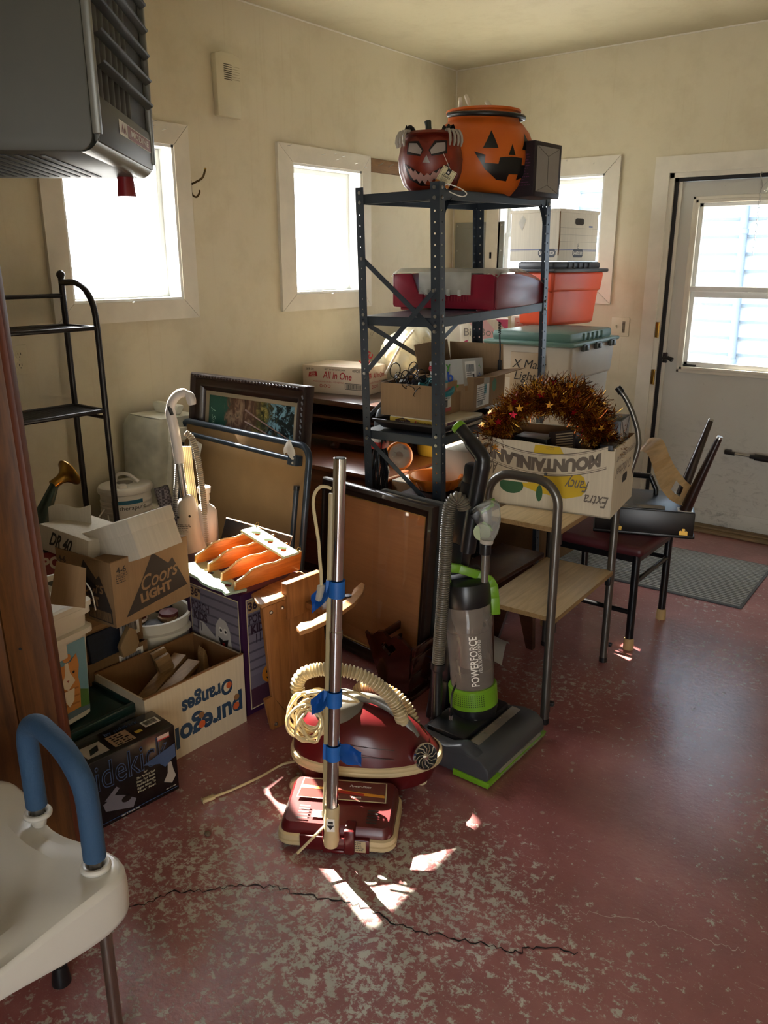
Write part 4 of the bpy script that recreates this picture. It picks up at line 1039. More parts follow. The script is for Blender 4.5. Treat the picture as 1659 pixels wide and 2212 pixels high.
# ------------------------------------------------------------------ dark wood furniture in the corner
DKW = wood('dark_walnut_wood', '#3f2114', '#2a140c', 'X', 0.3, coat=.2); REDW = wood('cherry_dresser_wood', '#6f3a1e', '#54290f', 'X', 0.3, coat=.3)
dr = thing('dresser', 'low cherry wood dresser in the corner under the dark television cabinet', 'dresser', (.03, -2.04, 0))
m = MB(); m.box((0, .02, .06), (.93, 1.15, .575), REDW, .004); m.box((.02, .04, 0), (.9, 1.12, .06), DKW); m.obj('carcass', dr)
m = MB(); m.box((0, 0, .575), (.955, 1.17, .602), REDW, .008); m.obj('dresser_top', dr)
for iy in range(3):
    for iz in range(2):
        m = MB(); y = .05+iy*.37; z = .09+iz*.24; m.box((.928, y, z), (.942, y+.33, z+.21), REDW, .004); m.prism([(.03, .03), (.3, .03), (.3, .15), (.24, .18), (.165, .15), (.09, .18), (.03, .15)], .006, REDW, frame((.942, y, z), (0, 1, 0), (0, 0, 1)), bev=.002)
        dd_ = m.obj('drawer', dr); k = MB(); k.lathe([(.006, 0), (.006, .012), (.016, .018), (.012, .026), (0, .028)], BRASS, 14); ko = k.obj('knob', dd_); ko.location = (.948, y+.165, z+.1); ko.rotation_euler = (0, R(90), 0)
tv = thing('television_cabinet', 'dark walnut open television cabinet on bun feet under the popcorn box', 'cabinet', (.04, -1.74, .602))
w, d_, h_ = .72, .80, .27
m = MB(); m.box((0, 0, h_-.03), (w, d_, h_), DKW, .006); m.box((0, 0, .05), (w, d_, .075), DKW, .004); m.box((0, .01, .07), (.022, d_, h_-.02), DKW); m.box((w-.022, .01, .07), (w, d_, h_-.02), DKW); m.box((0, d_-.01, .07), (w, d_, h_-.02), DKW); m.obj('carcass', tv)
m = MB(); m.box((.022, .03, .16), (w-.022, d_-.01, .175), DKW, .002); m.obj('shelf', tv)
for (x_, y_) in ((.05, .05), (.34, .05), (.67, .26), (.67, .05), (.05, .74), (.67, .74)):
    m = MB(); m.lathe([(.014, .05), (.014, .042), (.026, .03), (.03, .02), (.024, .006), (.012, 0)], DKW, 18, o=(x_, y_, 0)); m.obj('foot', tv)
m = MB(); w, d_, h_ = .40, .272, .148; PINKC = plain('pale_pinkish_carton', '#d9c8b2', .7)
m.box((0, 0, 0), (w, d_, h_), PINKC, .002); F_, Sx, T_ = front(), side_x(w), top_f(h_)
for fr_, ww, ss in ((F_, w, 1.0), (Sx, d_, .72)):
    m.flat([(ww*.17-.03*ss, .085), (ww*.17+.03*ss, .09), (ww*.17+.024*ss, .118), (ww*.17-.024*ss, .112)], RED, fr_, .0008); m.text('Jolly', ww*.17, .106, .012, PINKC, fr_, .0014, rot=.06); m.text('Time', ww*.17, .094, .012, PINKC, fr_, .0014, rot=.06)
    m.text('All in One', ww*.56, .098, .04*ss, RED, fr_, .0012, width=ww*.46, rot=R(-1), bold=.012, shear=.2)
    m.text('POPCORN KIT FOR 6 OZ KETTLE', ww*.42, .062, .009, RED, fr_, .0012, width=ww*.48)
    for i in range(3): m.ring(ww*.3+i*.026, .04, .006, .009, RED, fr_, .001, 16)
    m.rect(ww*.68, .028, ww*.96, .062, BLACK, fr_, .0008); m.rect(ww*.685, .031, ww*.955, .059, PINKC, fr_, .0012); m.bars(ww*.7, .033, ww*.94, .057, BLACK, fr_, 4, .0016)
m.text('36/8 Oz.', .05, .128, .014, BLACK, F_, .0012, width=.055); m.text('BEST BY 07/14/2023 404', .21, .131, .009, BLACK, F_, .0012, width=.13); m.text('00923', .345, .13, .014, BLACK, F_, .0012)
m.rect(0, d_*.49, w, d_*.51, plain('clear_tape', '#cfc6b4', .3), T_, .0006); m.text('All in One', .2, .06, .025, plain('pale_red_ink', '#cf8f86', .6), T_, .0008, shear=.2)
o = tag(m.obj('popcorn_carton'), 'pale carton with red script lettering on the dark television cabinet', 'box'); place(o, (.065, -1.60, .872), 10.3)

bg = thing('plastic_bag', 'bulging clear plastic bag of white padding in the room corner', 'bag', (.47, -1.17, .872))
BAGM = clear('clear_bag_film', '#e0d8c0', .30, .12); PAD = plain('cream_padding', '#d9cfae', .9, bump=.2, bscale=12)
qb = random.Random(11); ph = [qb.uniform(0, 6) for _ in range(6)]
def blob(u, v, s=1.0):
    a = u*2*PI; z = v; rr = math.sin(PI*min(1, .06+v*.94))**.6*(1+.09*math.sin(3*a+ph[0]+4*v)+.07*math.sin(5*a+ph[1]-7*v)+.05*math.sin(9*a+13*v))
    return (.20*s*rr*math.cos(a)+.06*v, .16*s*rr*math.sin(a), .37*v*s+(1-s)*.1)
m = MB(); m.sheet(lambda u, v: blob(u, v, .9), 36, 18, PAD); m.obj('padding', bg)
m = MB(); m.sheet(lambda u, v: blob(u, v, 1.0), 48, 24, BAGM); m.tube(smooth_path([V(-.02, -.17, .10), V(.04, -.165, .2), V(.08, -.15, .27), V(.12, -.10, .34)], 6), .007, plain('white_zip', '#e4dfd2', .5), 6); m.text('Ice', -.10, .16, .07, RED, frame((-.03, -.178, .02), (1, 0, 0), (0, -.15, 1)), 0, rot=R(55)); m.obj('bag_film', bg)
wb_ = thing('white_pillow', 'white padded bundle slumped behind the clear bag in the corner', 'pillow', (.27, -.62, .872))
m = MB(); m.sheet(lambda u, v: (.22*math.sin(PI*v)**.5*math.cos(2*PI*u)*(1+.05*math.sin(6*PI*u)), .16*math.sin(PI*v)**.5*math.sin(2*PI*u), (.42*v)), 30, 14, plain('white_fabric', '#d8d5c8', .9, bump=.2, bscale=14)); m.obj('fabric', wb_)
PINK = plain('pink_print', '#d98aa0', .6); 
m = MB(); w, d_, h_ = .27, .18, .36; m.box((0, 0, 0), (w, d_, h_), CARDW, .003); F_ = front()
m.flat([(.03, h_-.0), (.14, h_), (w, .22), (w, .05)], plain('pale_pink_print', '#e3b9c0', .6), F_, .0006); m.flat([(.20, h_), (w, h_), (w, .29)], plain('hot_pink_print', '#c9527a', .6), F_, .001); m.text('for Me', .13, .2, .075, plain('hot_pink_print', '#c9527a', .6), F_, .0014, shear=.35); m.text('with a Splash of', .14, .135, .02, plain('hot_pink_print', '#c9527a', .6), F_, .0014, shear=.3)
m.text('Big Bows', .13, .285, .045, plain('pencil_grey', '#8d8a88', .7), F_, .0016); m.text('light & Ks', .13, .06, .05, plain('pencil_grey', '#8d8a88', .7), F_, .0016)
o = tag(m.obj('pink_lettered_box'), 'white box with pink flowing lettering seen through the steel shelf', 'box'); place(o, (.625, -.85, .892), 30)
m = MB(); w, d_, h_ = .24, .15, .38; m.box((0, 0, 0), (w, d_, h_), CARDW, .003); F_ = front(); m.rect(.02, .04, .22, h_-.01, plain('faded_pink_label', '#cf9c90', .7), F_); m.text('outside box', .12, .27, .03, BLACK, F_, .0014, shear=.2, width=.17); m.text('in', .12, .225, .03, BLACK, F_, .0014, shear=.2); m.text('garland', .12, .18, .03, BLACK, F_, .0014, shear=.2, width=.14); m.lines(.03, .34, .21, 2, .012, .005, RED, F_, 5, .0012); m.bars(.04, .06, .17, .09, BLACK, F_)
o = tag(m.obj('note_labelled_box'), 'white box with handwritten pink note behind the green lidded tote', 'box'); place(o, (.87, -.70, .892), 24)
m = MB(); m.box((0, 0, 0), (.42, .5, .70), CARDDK, .004); m.box((.0, .22, .7002), (.42, .25, .7010), plain('packing_tape_brown', '#8b6a42', .4))
tag(place(m.obj('large_carton'), (1.0, -1.17, 0)), 'large plain carton on the floor under the green lidded tote', 'box')
m = MB(); m.box((0, 0, 0), (.48, .52, .89), CARDDK, .004)
tag(place(m.obj('tall_carton'), (.53, -.86, 0)), 'tall plain carton in the corner under the pink lettered box', 'box')
# ------------------------------------------------------------------ stacked totes by the back window
def tote(name, label, w, d_, h_, loc, rz, body, lidm, lid_h=.06, raised=.045):
    t = thing(name, label, 'tote', loc, R(rz))
    m = MB(); tp = .035
    b = bmesh.new()
    lo = [b.verts.new((x, y, 0)) for x, y in ((tp, tp), (w-tp, tp), (w-tp, d_-tp), (tp, d_-tp))]; hi = [b.verts.new((x, y, h_)) for x, y in ((.012, .012), (w-.012, .012), (w-.012, d_-.012), (.012, d_-.012))]
    b.faces.new(lo[::-1]); b.faces.new(hi)
    for i in range(4): b.faces.new((lo[i], lo[(i+1) % 4], hi[(i+1) % 4], hi[i]))
    bmesh.ops.bevel(b, geom=list(b.edges), offset=.022, segments=3, profile=.5, affect='EDGES'); m.bm(b, body)
    b = bmesh.new(); zz = h_*.62
    lo = [b.verts.new((x, y, zz)) for x, y in ((.012, .012), (w-.012, .012), (w-.012, d_-.012), (.012, d_-.012))]; hi = [b.verts.new((x, y, h_)) for x, y in ((.002, .002), (w-.002, .002), (w-.002, d_-.002), (.002, d_-.002))]
    b.faces.new(lo[::-1]); b.faces.new(hi)
    for i in range(4): b.faces.new((lo[i], lo[(i+1) % 4], hi[(i+1) % 4], hi[i]))
    bmesh.ops.bevel(b, geom=list(b.edges), offset=.02, segments=3, profile=.5, affect='EDGES'); m.bm(b, body)
    m.obj('tote_body', t)
    m = MB(); e = .014
    m.box((-e, -e, h_-.005), (w+e, d_+e, h_+.016), lidm, .008); m.box((.02, .02, h_+.01), (w-.02, d_-.02, h_+.016+raised), lidm, .016)
    for i in range(5): m.box((w*.3+i*w*.1, .012, h_+.012), (w*.3+i*w*.1+.012, .03, h_+.008+raised), lidm, .004)
    m.obj('tote_lid', t)
    return t
GREENL = plain('grey_green_plastic', '#5d7c72', .4); GREYT = plain('light_grey_plastic', '#b9b2a4', .5); ORT = plain('orange_red_plastic', '#d8512f', .38); CHAR = plain('charcoal_plastic', '#34353a', .4)
t = tote('green_lidded_tote', 'grey tote with grey green lid marked X Mass Lights', .60, .475, .47, (1.487, -1.19, .70), 92.2, GREYT, GREENL)
m = MB(); L = side_0(.475); F_ = frame((.0, .475, .0), (0, -1, 0), (0.07, 0, 1))
m.box((-.004, .14, .23), (.02, .33, .43), plain('tan_recess', '#a89478', .5), .004)
m.text('X Mass', .25, .37, .045, BLACK, L, .0062, shear=.25); m.text('Lights', .24, .31, .045, BLACK, L, .0062, shear=.25); m.obj('marker_lettering', t)
for x_ in (.1, .27, .47):
    m = MB(); m.box((x_, -.022, .44), (x_+.07, -.004, .475), plain('dark_latch', '#3a3f3c', .4), .003); m.box((x_+.02, -.03, .445), (x_+.05, -.02, .47), plain('dark_latch', '#3a3f3c', .4), .003); m.obj('latch', t)
tote('orange_tote', 'orange red tote with charcoal lid stacked on the green lidded tote', .50, .285, .29, (1.172, -.80, 1.228), 81, ORT, CHAR, raised=.036)
bb = thing('file_storage_box', 'white file storage box with hand hole on top of the orange tote', 'box', (1.175, -.775, 1.572), R(84))
m = MB(); w, d_, h_ = .40, .31, .26; m.box((0, 0, 0), (w, d_, h_), CARDW, .004); L = side_0(d_); F_ = front(); BLU = plain('blue_print_line', '#4a5f9a', .6)
for fr_, ww in ((F_, w), (L, d_)):
    m.rect(0, .052, ww, .0535, BLU, fr_); m.rect(0, .058, ww, .061, BLU, fr_)
    if fr_ is F_:
        for zz in (.1, .135, .17): m.rect(0, zz, ww, zz+.0015, plain('pale_rule', '#a9a69c', .7), fr_)
    cx = ww*.5 if fr_ is F_ else ww*.78
    m.flat([(cx-.055, .035), (cx-.045, .02), (cx+.045, .02), (cx+.055, .035), (cx+.055, .05), (cx+.045, .063), (cx-.045, .063), (cx-.055, .05)], plain('slate_print', '#454a55', .6), fr_, .001); m.text('BANKERS BOX', cx, .041, .017, WHITE, fr_, .0016, width=.095, bold=.02); m.ring(cx, .072, .006, .009, plain('slate_print', '#454a55', .6), fr_, .001, 14); m.ring(cx, .086, .004, .007, plain('slate_print', '#454a55', .6), fr_, .001, 14)
m.rect(w*.75, .178, w*.85, .186, BLU, F_)
m.obj('box_body', bb)
m = MB(); hole = [(w*.5+x*.045+(.012 if x > 0 else -.012)*0, .205+z*.017) for x, z in [(-1, -.6), (-.7, -1), (.7, -1), (1, -.6), (1, .6), (.7, 1), (-.7, 1), (-1, .6)]]; m.flat(hole, plain('hole_dark', '#3b3834', .9), F_, .0012); m.obj('hand_hole', bb)
m = MB(); m.box((-.006, -.006, h_-.012), (w+.006, d_+.006, h_+.006), CARDW, .003)
m.obj('box_lid', bb)
m = MB(); m.flat([(.05, .2), (.075, .16), (.1, .215), (.075, .24)], clear('torn_tape', '#e6e6e2', .5, .1), L, .002); m.obj('tape_piece', bb); m = MB(); m.tube(smooth_path([V(-.002, -.002, h_), V(-.006, -.006, .2), V(.002, -.004, .14), V(-.012, -.012, .09), V(-.004, -.004, .03)], 5), .0035, plain('torn_edge', '#6d4f33', .9), 6); m.obj('torn_tape', bb)
yb = thing('yellow_bin', 'yellow plastic bin on the dresser behind the orange dish', 'bin', (.885, -1.46, .602))
m = MB(); m.lathe([(.095, 0), (.10, .004), (.118, .17), (.124, .175), (.124, .182), (.116, .18), (.098, .01), (0, .01)], plain('mustard_plastic', '#b8922f', .45), 32); m.obj('shell', yb)
m = MB(); m.box((0, 0, 0), (.19, .42, .585), CARDDK, .003); m.box((.005, .0, .585), (.185, .42, .592), plain('dusty_white_board', '#bdb6a8', .7), .002)
tag(place(m.obj('white_topped_box'), (.995, -2.0, 0)), 'tall box with dusty white top between dresser and steel shelf', 'box')

# ------------------------------------------------------------------ wood panel at the left edge
REDP = wood('red_brown_plank_wood', '#6e431c', '#4b2b10', 'Z', 0.5, coat=.0, knots=True); REDE = wood('reddish_edge_wood', '#6a351c', '#4f2513', 'Z', 0.5)
wp = thing('wood_partition', 'tall red brown wooden plank panel at the left edge of the room', 'partition', (1.431, -3.967, .012), rot=Euler((0, R(1.12), math.atan2(-.612, -.79))))
m = MB()
for i, (a, b_) in enumerate(((.018, .12), (.123, .27), (.275, .42), (.425, .60))): m.box((a, -.012, 0), (b_, .010, 1.72), REDP, .003)
m.box((.02, -.008, 0), (.6, .0, 1.70), plain('gap_dark', '#120a06', .9)); m.obj('planks', wp)
m = MB(); m.box((0, -.016, 0), (.018, .014, 1.72), REDE, .003); m.obj('edge_strip', wp)
for z in (.25, .62, 1.05):
    m = MB(); m.at(frame((.085, .0105, z), (1, 0, 0), (0, 0, -1))); m.lathe([(.004, 0), (.004, .001), (0, .0012)], BLACK, 10); m.obj('nail_head', wp)
# ------------------------------------------------------------------ raised toilet seat, foreground left
SEATW = plain('white_moulded_plastic', '#d9d5cb', 0.32, var=.03, spec=.5); BLUEF = plain('blue_foam_grip', '#2f4f70', 0.75, bump=.35, bscale=170); ALU = plain('brushed_aluminium', '#a8a39b', 0.32, 1.0)
ts = thing('raised_toilet_seat', 'white raised toilet seat with blue foam hand rail and metal legs', 'toilet seat', (1.93, -4.46, 0))
FX, FY = 2.0, -4.262; BX, BY = 1.765, -4.245
zt = .452
m = MB(ts)
cx, cy = 1.80, -4.52                                        # middle of the seat opening
def rim(a, r): return Vector((cx + r*math.cos(a)*1.0, cy + r*math.sin(a)*1.12, 0))
NA = 72
def outer(a):
    """outer edge: round bowl with two square corner lobes that carry the rail"""
    d = Vector((math.cos(a), math.sin(a), 0)); best = 0
    # rounded rectangle reach
    hx, hy = .262, .318
    rr = 1/ (abs(d.x/hx)**9 + abs(d.y/hy)**9)**(1/9)
    rr *= 1 - .10*max(0, math.cos(2*a+PI))**3 * (1 if abs(d.y) > .5 else 0)
    return Vector((cx+.005, cy, 0)) + d*rr
prof_ring = []
vs = []; fs = []
def seat_pt(a, k):
    o_ = outer(a); i_ = rim(a, .125); t_ = [0, .25, .55, .85, .95, 1.0, 1.0, 1.0, .97][k]
    p = i_.lerp(o_, t_)
    lobe = max(0.0, abs(math.sin(2*a)))**2.0
    flat_ = .44
    zz = [flat_-.06, flat_-.022, flat_+.004, flat_-.020+.032*lobe, flat_-.010+.020*lobe, flat_-.018+.018*lobe, flat_-.045, flat_-.082-.008*lobe, flat_-.088-.008*lobe][k]
    if k >= 5:
        # sides scoop up between the legs
        zz += .02*(1-lobe) * (1 if k >= 7 else 0)
    p.z = zz; return p
K = 9
for i in range(NA):
    a = 2*PI*i/NA
    for k in range(K): vs.append(seat_pt(a, k))
for i in range(NA):
    for k in range(K-1): fs.append((i*K+k, ((i+1) % NA)*K+k, ((i+1) % NA)*K+k+1, i*K+k+1))
fs = [f[::-1] for f in fs]
m.add(vs, fs, SEATW)
# inside splash wall and underside
vs = []; fs = []
for i in range(NA):
    a = 2*PI*i/NA; p = rim(a, .125); q = rim(a, .112); o_ = seat_pt(a, K-1)
    vs += [Vector((p.x, p.y, .385)), Vector((q.x, q.y, .27)), Vector((q.x+.002, q.y, .30)), o_]
for i in range(NA):
    j = (i+1) % NA; fs += [(4*i, 4*i+1, 4*j+1, 4*j), (4*i+1, 4*i+2, 4*j+2, 4*j+1), (4*i+2, 4*i+3, 4*j+3, 4*j+2)]
m.add(vs, fs, SEATW)
for (x, y) in ((FX, FY), (BX, BY), (FX, 2*cy-FY), (BX, 2*cy-BY)):
    m.lathe([(.030, .0), (.030, .012), (.026, .016), (.0185, .016), (.0165, .010), (.0165, -.03)], SEATW, 28, o=(x, y, .446))
so = m.obj('seat', ts)
md = so.modifiers.new('soft', 'SUBSURF'); md.levels = 1; md.render_levels = 1
for sy in (1, -1):
    fy = FY if sy > 0 else 2*cy-FY; by = BY if sy > 0 else 2*cy-BY
    m = MB(ts); m.tube([(FX, fy, .28), (FX, fy, .62)], .0125, ALU, 16); m.obj('rail_post', ts)
    m = MB(ts); m.tube([(BX, by, .28), (BX, by, .62)], .0125, ALU, 16); m.obj('rail_post', ts)
    m = MB(ts)
    pts = smooth_path([V(FX, fy, .475), V(FX, fy, .55), V(FX-.003, fy, .615), V(FX-.022, fy, .655), V(FX-.07, fy+.004, .682), V(FX-.13, fy+.008, .693), V(FX-.175, fy+.012, .692), V(BX+.018, by, .668), V(BX+.001, by, .63), V(BX, by, .56), V(BX, by, .475)], 7)
    m.tube(pts, .0215, BLUEF, 20); m.obj('foam_grip', ts, 'blue foam hand grip')
for i, (x, y) in enumerate(((FX+.004, FY), (BX-.004, BY), (FX+.004, 2*cy-FY), (BX-.004, 2*cy-BY))):
    lg = None; m = MB(ts); m.tube([(x, y, .44), (x, y, .03)], .0125, ALU, 18); lg = m.obj('leg', ts)
    m = MB(ts); m.tube([(x, y, 0), (x, y, .008), (x, y, .05)], [.021, .021, .0155], BLACKPL, 18); m.obj('rubber_foot', lg)

# ------------------------------------------------------------------ black metal rack against the left wall
BR_ = thing('metal_rack', 'black metal bathroom shelf rack against the left wall under the window', 'rack', (.19, -3.32, 0))
yr, yl = -3.025, -3.70
for y in (yr, yl):
    m = MB(BR_); m.tube([(.08, y, 0), (.08, y, 1.505)], .0125, BLACKMETAL, 14); m.lathe([(0, 0), (.012, .003), (.018, .014), (.017, .024), (.010, .033), (0, .036)], BLACKMETAL, 16, o=(.08, y, 1.50)); m.obj('post', BR_)
    m = MB(BR_); m.tube([(.30, y, 0), (.30, y, 1.30)] + smooth_path([V(.30, y, 1.31), V(.288, y, 1.40), V(.245, y, 1.46), V(.18, y, 1.488), V(.10, y, 1.488), V(.085, y, 1.488)], 5)[1:], .0125, BLACKMETAL, 14); m.obj('post', BR_)
    for z in (.955, .42):
        m = MB(BR_); m.tube([(.08, y, z), (.30, y, z)], .008, BLACKMETAL, 10); m.obj('side_bar', BR_)
m = MB(BR_); m.tube([(.08, yl, 1.436), (.08, yr, 1.436)], .009, BLACKMETAL, 10); m.obj('top_bar', BR_)
for z in (1.316, .985):
    m = MB(BR_)
    for x in (.08, .30): m.tube([(x, yl, z), (x, yr, z)], .009, BLACKMETAL, 10)
    for y in (yl, yr): m.tube([(.08, y, z), (.30, y, z)], .008, BLACKMETAL, 10)
    for i in range(11): m.tube([(.098+.0185*i, yl, z-.002), (.098+.0185*i, yr, z-.002)], .0028, BLACKMETAL, 6)
    for i in range(3): m.tube([(.08, yl+.17*(i+1), z-.006), (.30, yl+.17*(i+1), z-.006)], .0028, BLACKMETAL, 6)
    m.obj('wire_shelf', BR_)

# ------------------------------------------------------------------ watering can rose, heater, clear tote
GRN = plain('dark_green_enamel', '#2d4038', 0.35, .2)
wc = thing('watering_can', 'dark green watering can with brass rose behind the wood partition', 'watering can', (.52, -3.62, .35))
tip = Vector((0.620, -3.406, 0.849)); nk = Vector((0.620, -3.465, 0.823)); bs = Vector((0.620, -3.558, 0.667))
m = MB(wc); m.tube([bs+(bs-nk)*.5, bs, nk], [.05, .036, .014], GRN, 20); m.obj('spout', wc)
ax = (tip-nk).normalized(); ax = Vector((ax.x, ax.y, ax.z))
q = ax.to_track_quat('Z', 'Y').to_matrix().to_4x4(); q.translation = nk
m = MB(wc); m.at(q); m.lathe([(.0165, -.012), (.017, .0), (.017, .02), (.022, .035), (.036, .05), (.049, .058), (.052, .064), (.050, .068), (.03, .072), (0, .073)], BRASS, 32); m.home(); m.obj('rose', wc, 'brass sprinkler rose')
m = MB(wc); m.lathe([(.12, 0), (.125, .01), (.12, .25), (.09, .27), (0, .28)], GRN, 32, o=bs+V(-.02, -.22, -.30)); m.obj('can_body', wc)
HW = plain('heater_white_plastic', '#cfcac0', .45)
hh = thing('tower_heater', 'white ribbed round tower heater with blue stripe behind the beer box', 'heater', (.2, -2.90, .0))
m = MB(); pr = [(.09, 0), (.1, .01)]
z = .05
pr += [(.1, .05)]
while z < .56: pr += [(.1, z), (.103, z+.004), (.103, z+.012), (.1, z+.016)]; z += .022
pr += [(.1, .60), (.108, .604), (.110, .618), (.104, .63), (.095, .632), (.075, .628), (.0, .628)]
m.lathe(pr, HW, 48, sx=1.0, sy=1.12); m.obj('housing', hh)
fa3 = math.atan2(-.70, .9)
m = MB()
def onh(u, v, e=.0045): return ((.103+e)*math.cos(fa3+u/.103), (.103+e)*1.12*math.sin(fa3+u/.103), v)
decal(m, [(-.045, .43), (.075, .43), (.075, .595), (-.045, .595)], onh, HW, 3); decal(m, [(-.045, .565), (.075, .565), (.075, .582), (-.045, .582)], lambda u, v: onh(u, v, .006), plain('teal_stripe', '#1d5b73', .4), 3)
vs, fs = text_polys('therapure', 0, 0); m.add([onh(.035+v.x*.026, .548+v.y*.026, .0062) for v in vs], fs, BLACK); m.obj('label', hh)
m = MB(); m.ring(.0, -.02, .010, .013, BLACK, None, .630); m.lathe([(.022, .63), (.02, .642), (.017, .644), (0, .644)], HW, 20, o=(.045, -.045, 0)); m.obj('control_knob', hh)
m = MB(); m.lathe([(.035, .629), (.03, .60), (0, .60)], plain('dark_recess_beige', '#8a857c', .6), 24, o=(-.03, .02, .0005)); m.tube(smooth_path([V(-.07, .0, .632), V(-.05, .0, .665), V(.0, .02, .67), V(.03, .05, .636)], 5), .008, HW, 8); m.obj('carry_handle', hh)
m = MB(); m.tube(smooth_path([V(.0, -.115, .54), V(.05, -.2, .5), V(.07, -.215, .46), V(.06, -.19, .38), V(.07, -.15, .33), V(.06, -.13, .38), V(.03, -.12, .52)], 6), .0035, PAPER, 6); m.obj('heater_cord', hh)

MILK2 = clear('frosted_tote_plastic', '#dcdac8', .75, .35, .35)
ct = thing('clear_tote', 'cloudy clear plastic tote standing on end holding a patterned cylinder', 'tote', (.135, -2.66, .50), rot=Euler((R(-4), R(4), R(12))))
m = MB()
def ctf(u, v):
    a = u*2*PI; hx, hy = .105+.015*v, .155+.02*v; e = .35
    x = math.copysign(abs(math.cos(a))**e, math.cos(a))*hx; y = math.copysign(abs(math.sin(a))**e, math.sin(a))*hy
    top_ = max(0, (v-.86)/.14); k = 1-.16*top_**2
    return (x*k, y*k, .40*v)
m.sheet(ctf, 48, 16, MILK2, .003); m.box((-.09, -.13, .398), (.09, .13, .402), MILK2, .001)
m.prism([(-.06, 0), (.06, 0), (.08, .05), (-.08, .05)], .05, MILK2, frame((0, .05, .40), (1, 0, 0), (0, 0, 1)), bev=.012)
for y in (-.09, .09): m.box((.095, y-.012, .02), (.125, y+.012, .34), MILK2, .006)
m.box((.095, -.11, .30), (.128, .11, .36), MILK2, .01)
m.obj('tote_shell', ct)
m = MB(); m.box((-.12, -.19, -.015), (.12, .19, .02), MILK2, .012); m.obj('tote_lid', ct)
hx_ = NT('woven_grey_pattern'); ck = hx_.n('ShaderNodeTexChecker'); ck.inputs['Scale'].default_value = 90; hx_.l(hx_.coords((1, 1, 1), (.5, .6, .78)), ck.inputs[0]); ck.inputs[1].default_value = srgb('#4c4750'); ck.inputs[2].default_value = srgb('#8d8890'); hx_.set(color=ck.outputs[0], rough=.7)
m = MB(); m.tube([(0, 0, 0), (-.03, -.02, .19)], .032, hx_.m, 20)
o = tag(m.obj('patterned_cylinder'), 'grey patterned cylinder seen inside the cloudy clear tote', 'canister'); o.location = (0.310, -2.749, 0.411)
m = MB(); m.box((-.11, -.15, 0), (.11, .17, .47), MILK2, .02); m.box((-.12, -.16, .44), (.12, .18, .475), MILK2, .008)
tag(place(m.obj('lower_tote'), (.135, -2.62, 0), 0), 'lower cloudy tote on the floor under the clear upright tote', 'tote')

# ------------------------------------------------------------------ white carpet cleaner
CW_ = plain('pale_grey_cleaner_plastic', '#cfc9c4', .35, spec=.5); PURC = plain('mauve_plastic', '#5f5062', .3)
cc_ = thing('carpet_cleaner', 'white upright carpet cleaner with hooked handle beside the clear tote', 'carpet cleaner', (1.0, -2.98, 0))
Cx = lambda u, v: Vector(PL[(u, v)])
PL = dict(zip([(415, 875), (408, 855), (390, 850), (373, 866), (368, 890), (374, 920), (380, 950), (388, 1000), (399, 1078), (404, 1090), (412, 1160), (432, 1240), (440, 1400)], [(0.878, -3.045, 1.071), (0.870, -3.050, 1.105), (0.844, -3.067, 1.113), (0.818, -3.084, 1.086), (0.808, -3.091, 1.045), (0.814, -3.087, 0.993), (0.819, -3.084, 0.941), (0.825, -3.080, 0.854), (0.832, -3.075, 0.714), (0.838, -3.071, 0.692), (0.843, -3.068, 0.563), (0.864, -3.054, 0.412), (0.858, -3.058, 0.095)]))
P_ = [Vector(v) for v in PL.values()]
m = MB(cc_); m.tube(smooth_path(P_[:8], 5), [.0135+.004*math.sin(i*.5) if i < 8 else (.0165 if i < 20 else .019) for i in range(36)], CW_, 14); 
m.bar(P_[3]+V(.0, -.018, -.02), P_[3]+V(.012, -.018, -.05), .012, .006, BLACKPL); m.obj('handle', cc_)
m = MB(cc_); m.tube([P_[7], P_[8]], .0155, CHROME, 18); m.obj('chrome_tube', cc_)
body = smooth_path([P_[8]-V(0, 0, -.01), P_[9], P_[10], P_[11], P_[12]], 5)
m = MB(cc_); nb_ = len(body); m.tube(body[:14], [.020 + .034*min(1, (i/13))**.8 for i in range(14)], CW_, 20); m.obj('cleaner_body', cc_)
m = MB(cc_); m.tube(body[12:], [.052+.014*min(1, i/5) for i in range(len(body[12:]))], PURC, 20); m.obj('tank', cc_, 'mauve water tank')
pf = frame(P_[10].lerp(P_[9], .35) + Vector((.55, -.83, 0)).normalized()*.062, (.83, .55, 0), (0.0, .12, 1))
m = MB(cc_); m.at(pf); m.disc(-.022, .05, .0045, BLACK); m.disc(.022, .055, .0045, BLACK); m.lines(-.025, .02, .03, 5, .0065, .0025, plain('dark_print', '#3b3a3c', .7), None, 12); m.home(); m.obj('printed_label', cc_)
m = MB(cc_); c0 = P_[11]+Vector((.55, -.83, 0)).normalized()*.07; m.at(frame(c0, (.83, .55, 0), (0, 0, 1))); m.lathe([(.06, 0), (.055, .02), (.03, .026), (0, .026)], PURC, 26, o=(.012, -.005, 0)); m.disc(.0, -.005, .024, plain('pale_label', '#b5adb5', .5), None, .0275); m.lines(-.018, .004, .016, 4, .006, .002, BLACK, None, 3, .029); m.home(); m.obj('tank_cap', cc_)
m = MB(cc_); m.at(Matrix.Identity(4)); e_ = P_[12]; m.box(e_+V(-.11, -.12, -.03), e_+V(.11, .10, .12), PURC, .04); m.box((e_.x-.13, e_.y-.16, 0), (e_.x+.13, e_.y+.12, max(.08, e_.z-.02)), CW_, .03); m.obj('base_unit', cc_)
hs = [(0.843, -3.058, 0.966), (0.859, -3.047, 0.949), (0.870, -3.040, 0.914), (0.877, -3.035, 0.853), (0.883, -3.031, 0.764), (0.886, -3.029, 0.654), (0.889, -3.027, 0.524), (0.892, -3.025, 0.371)]
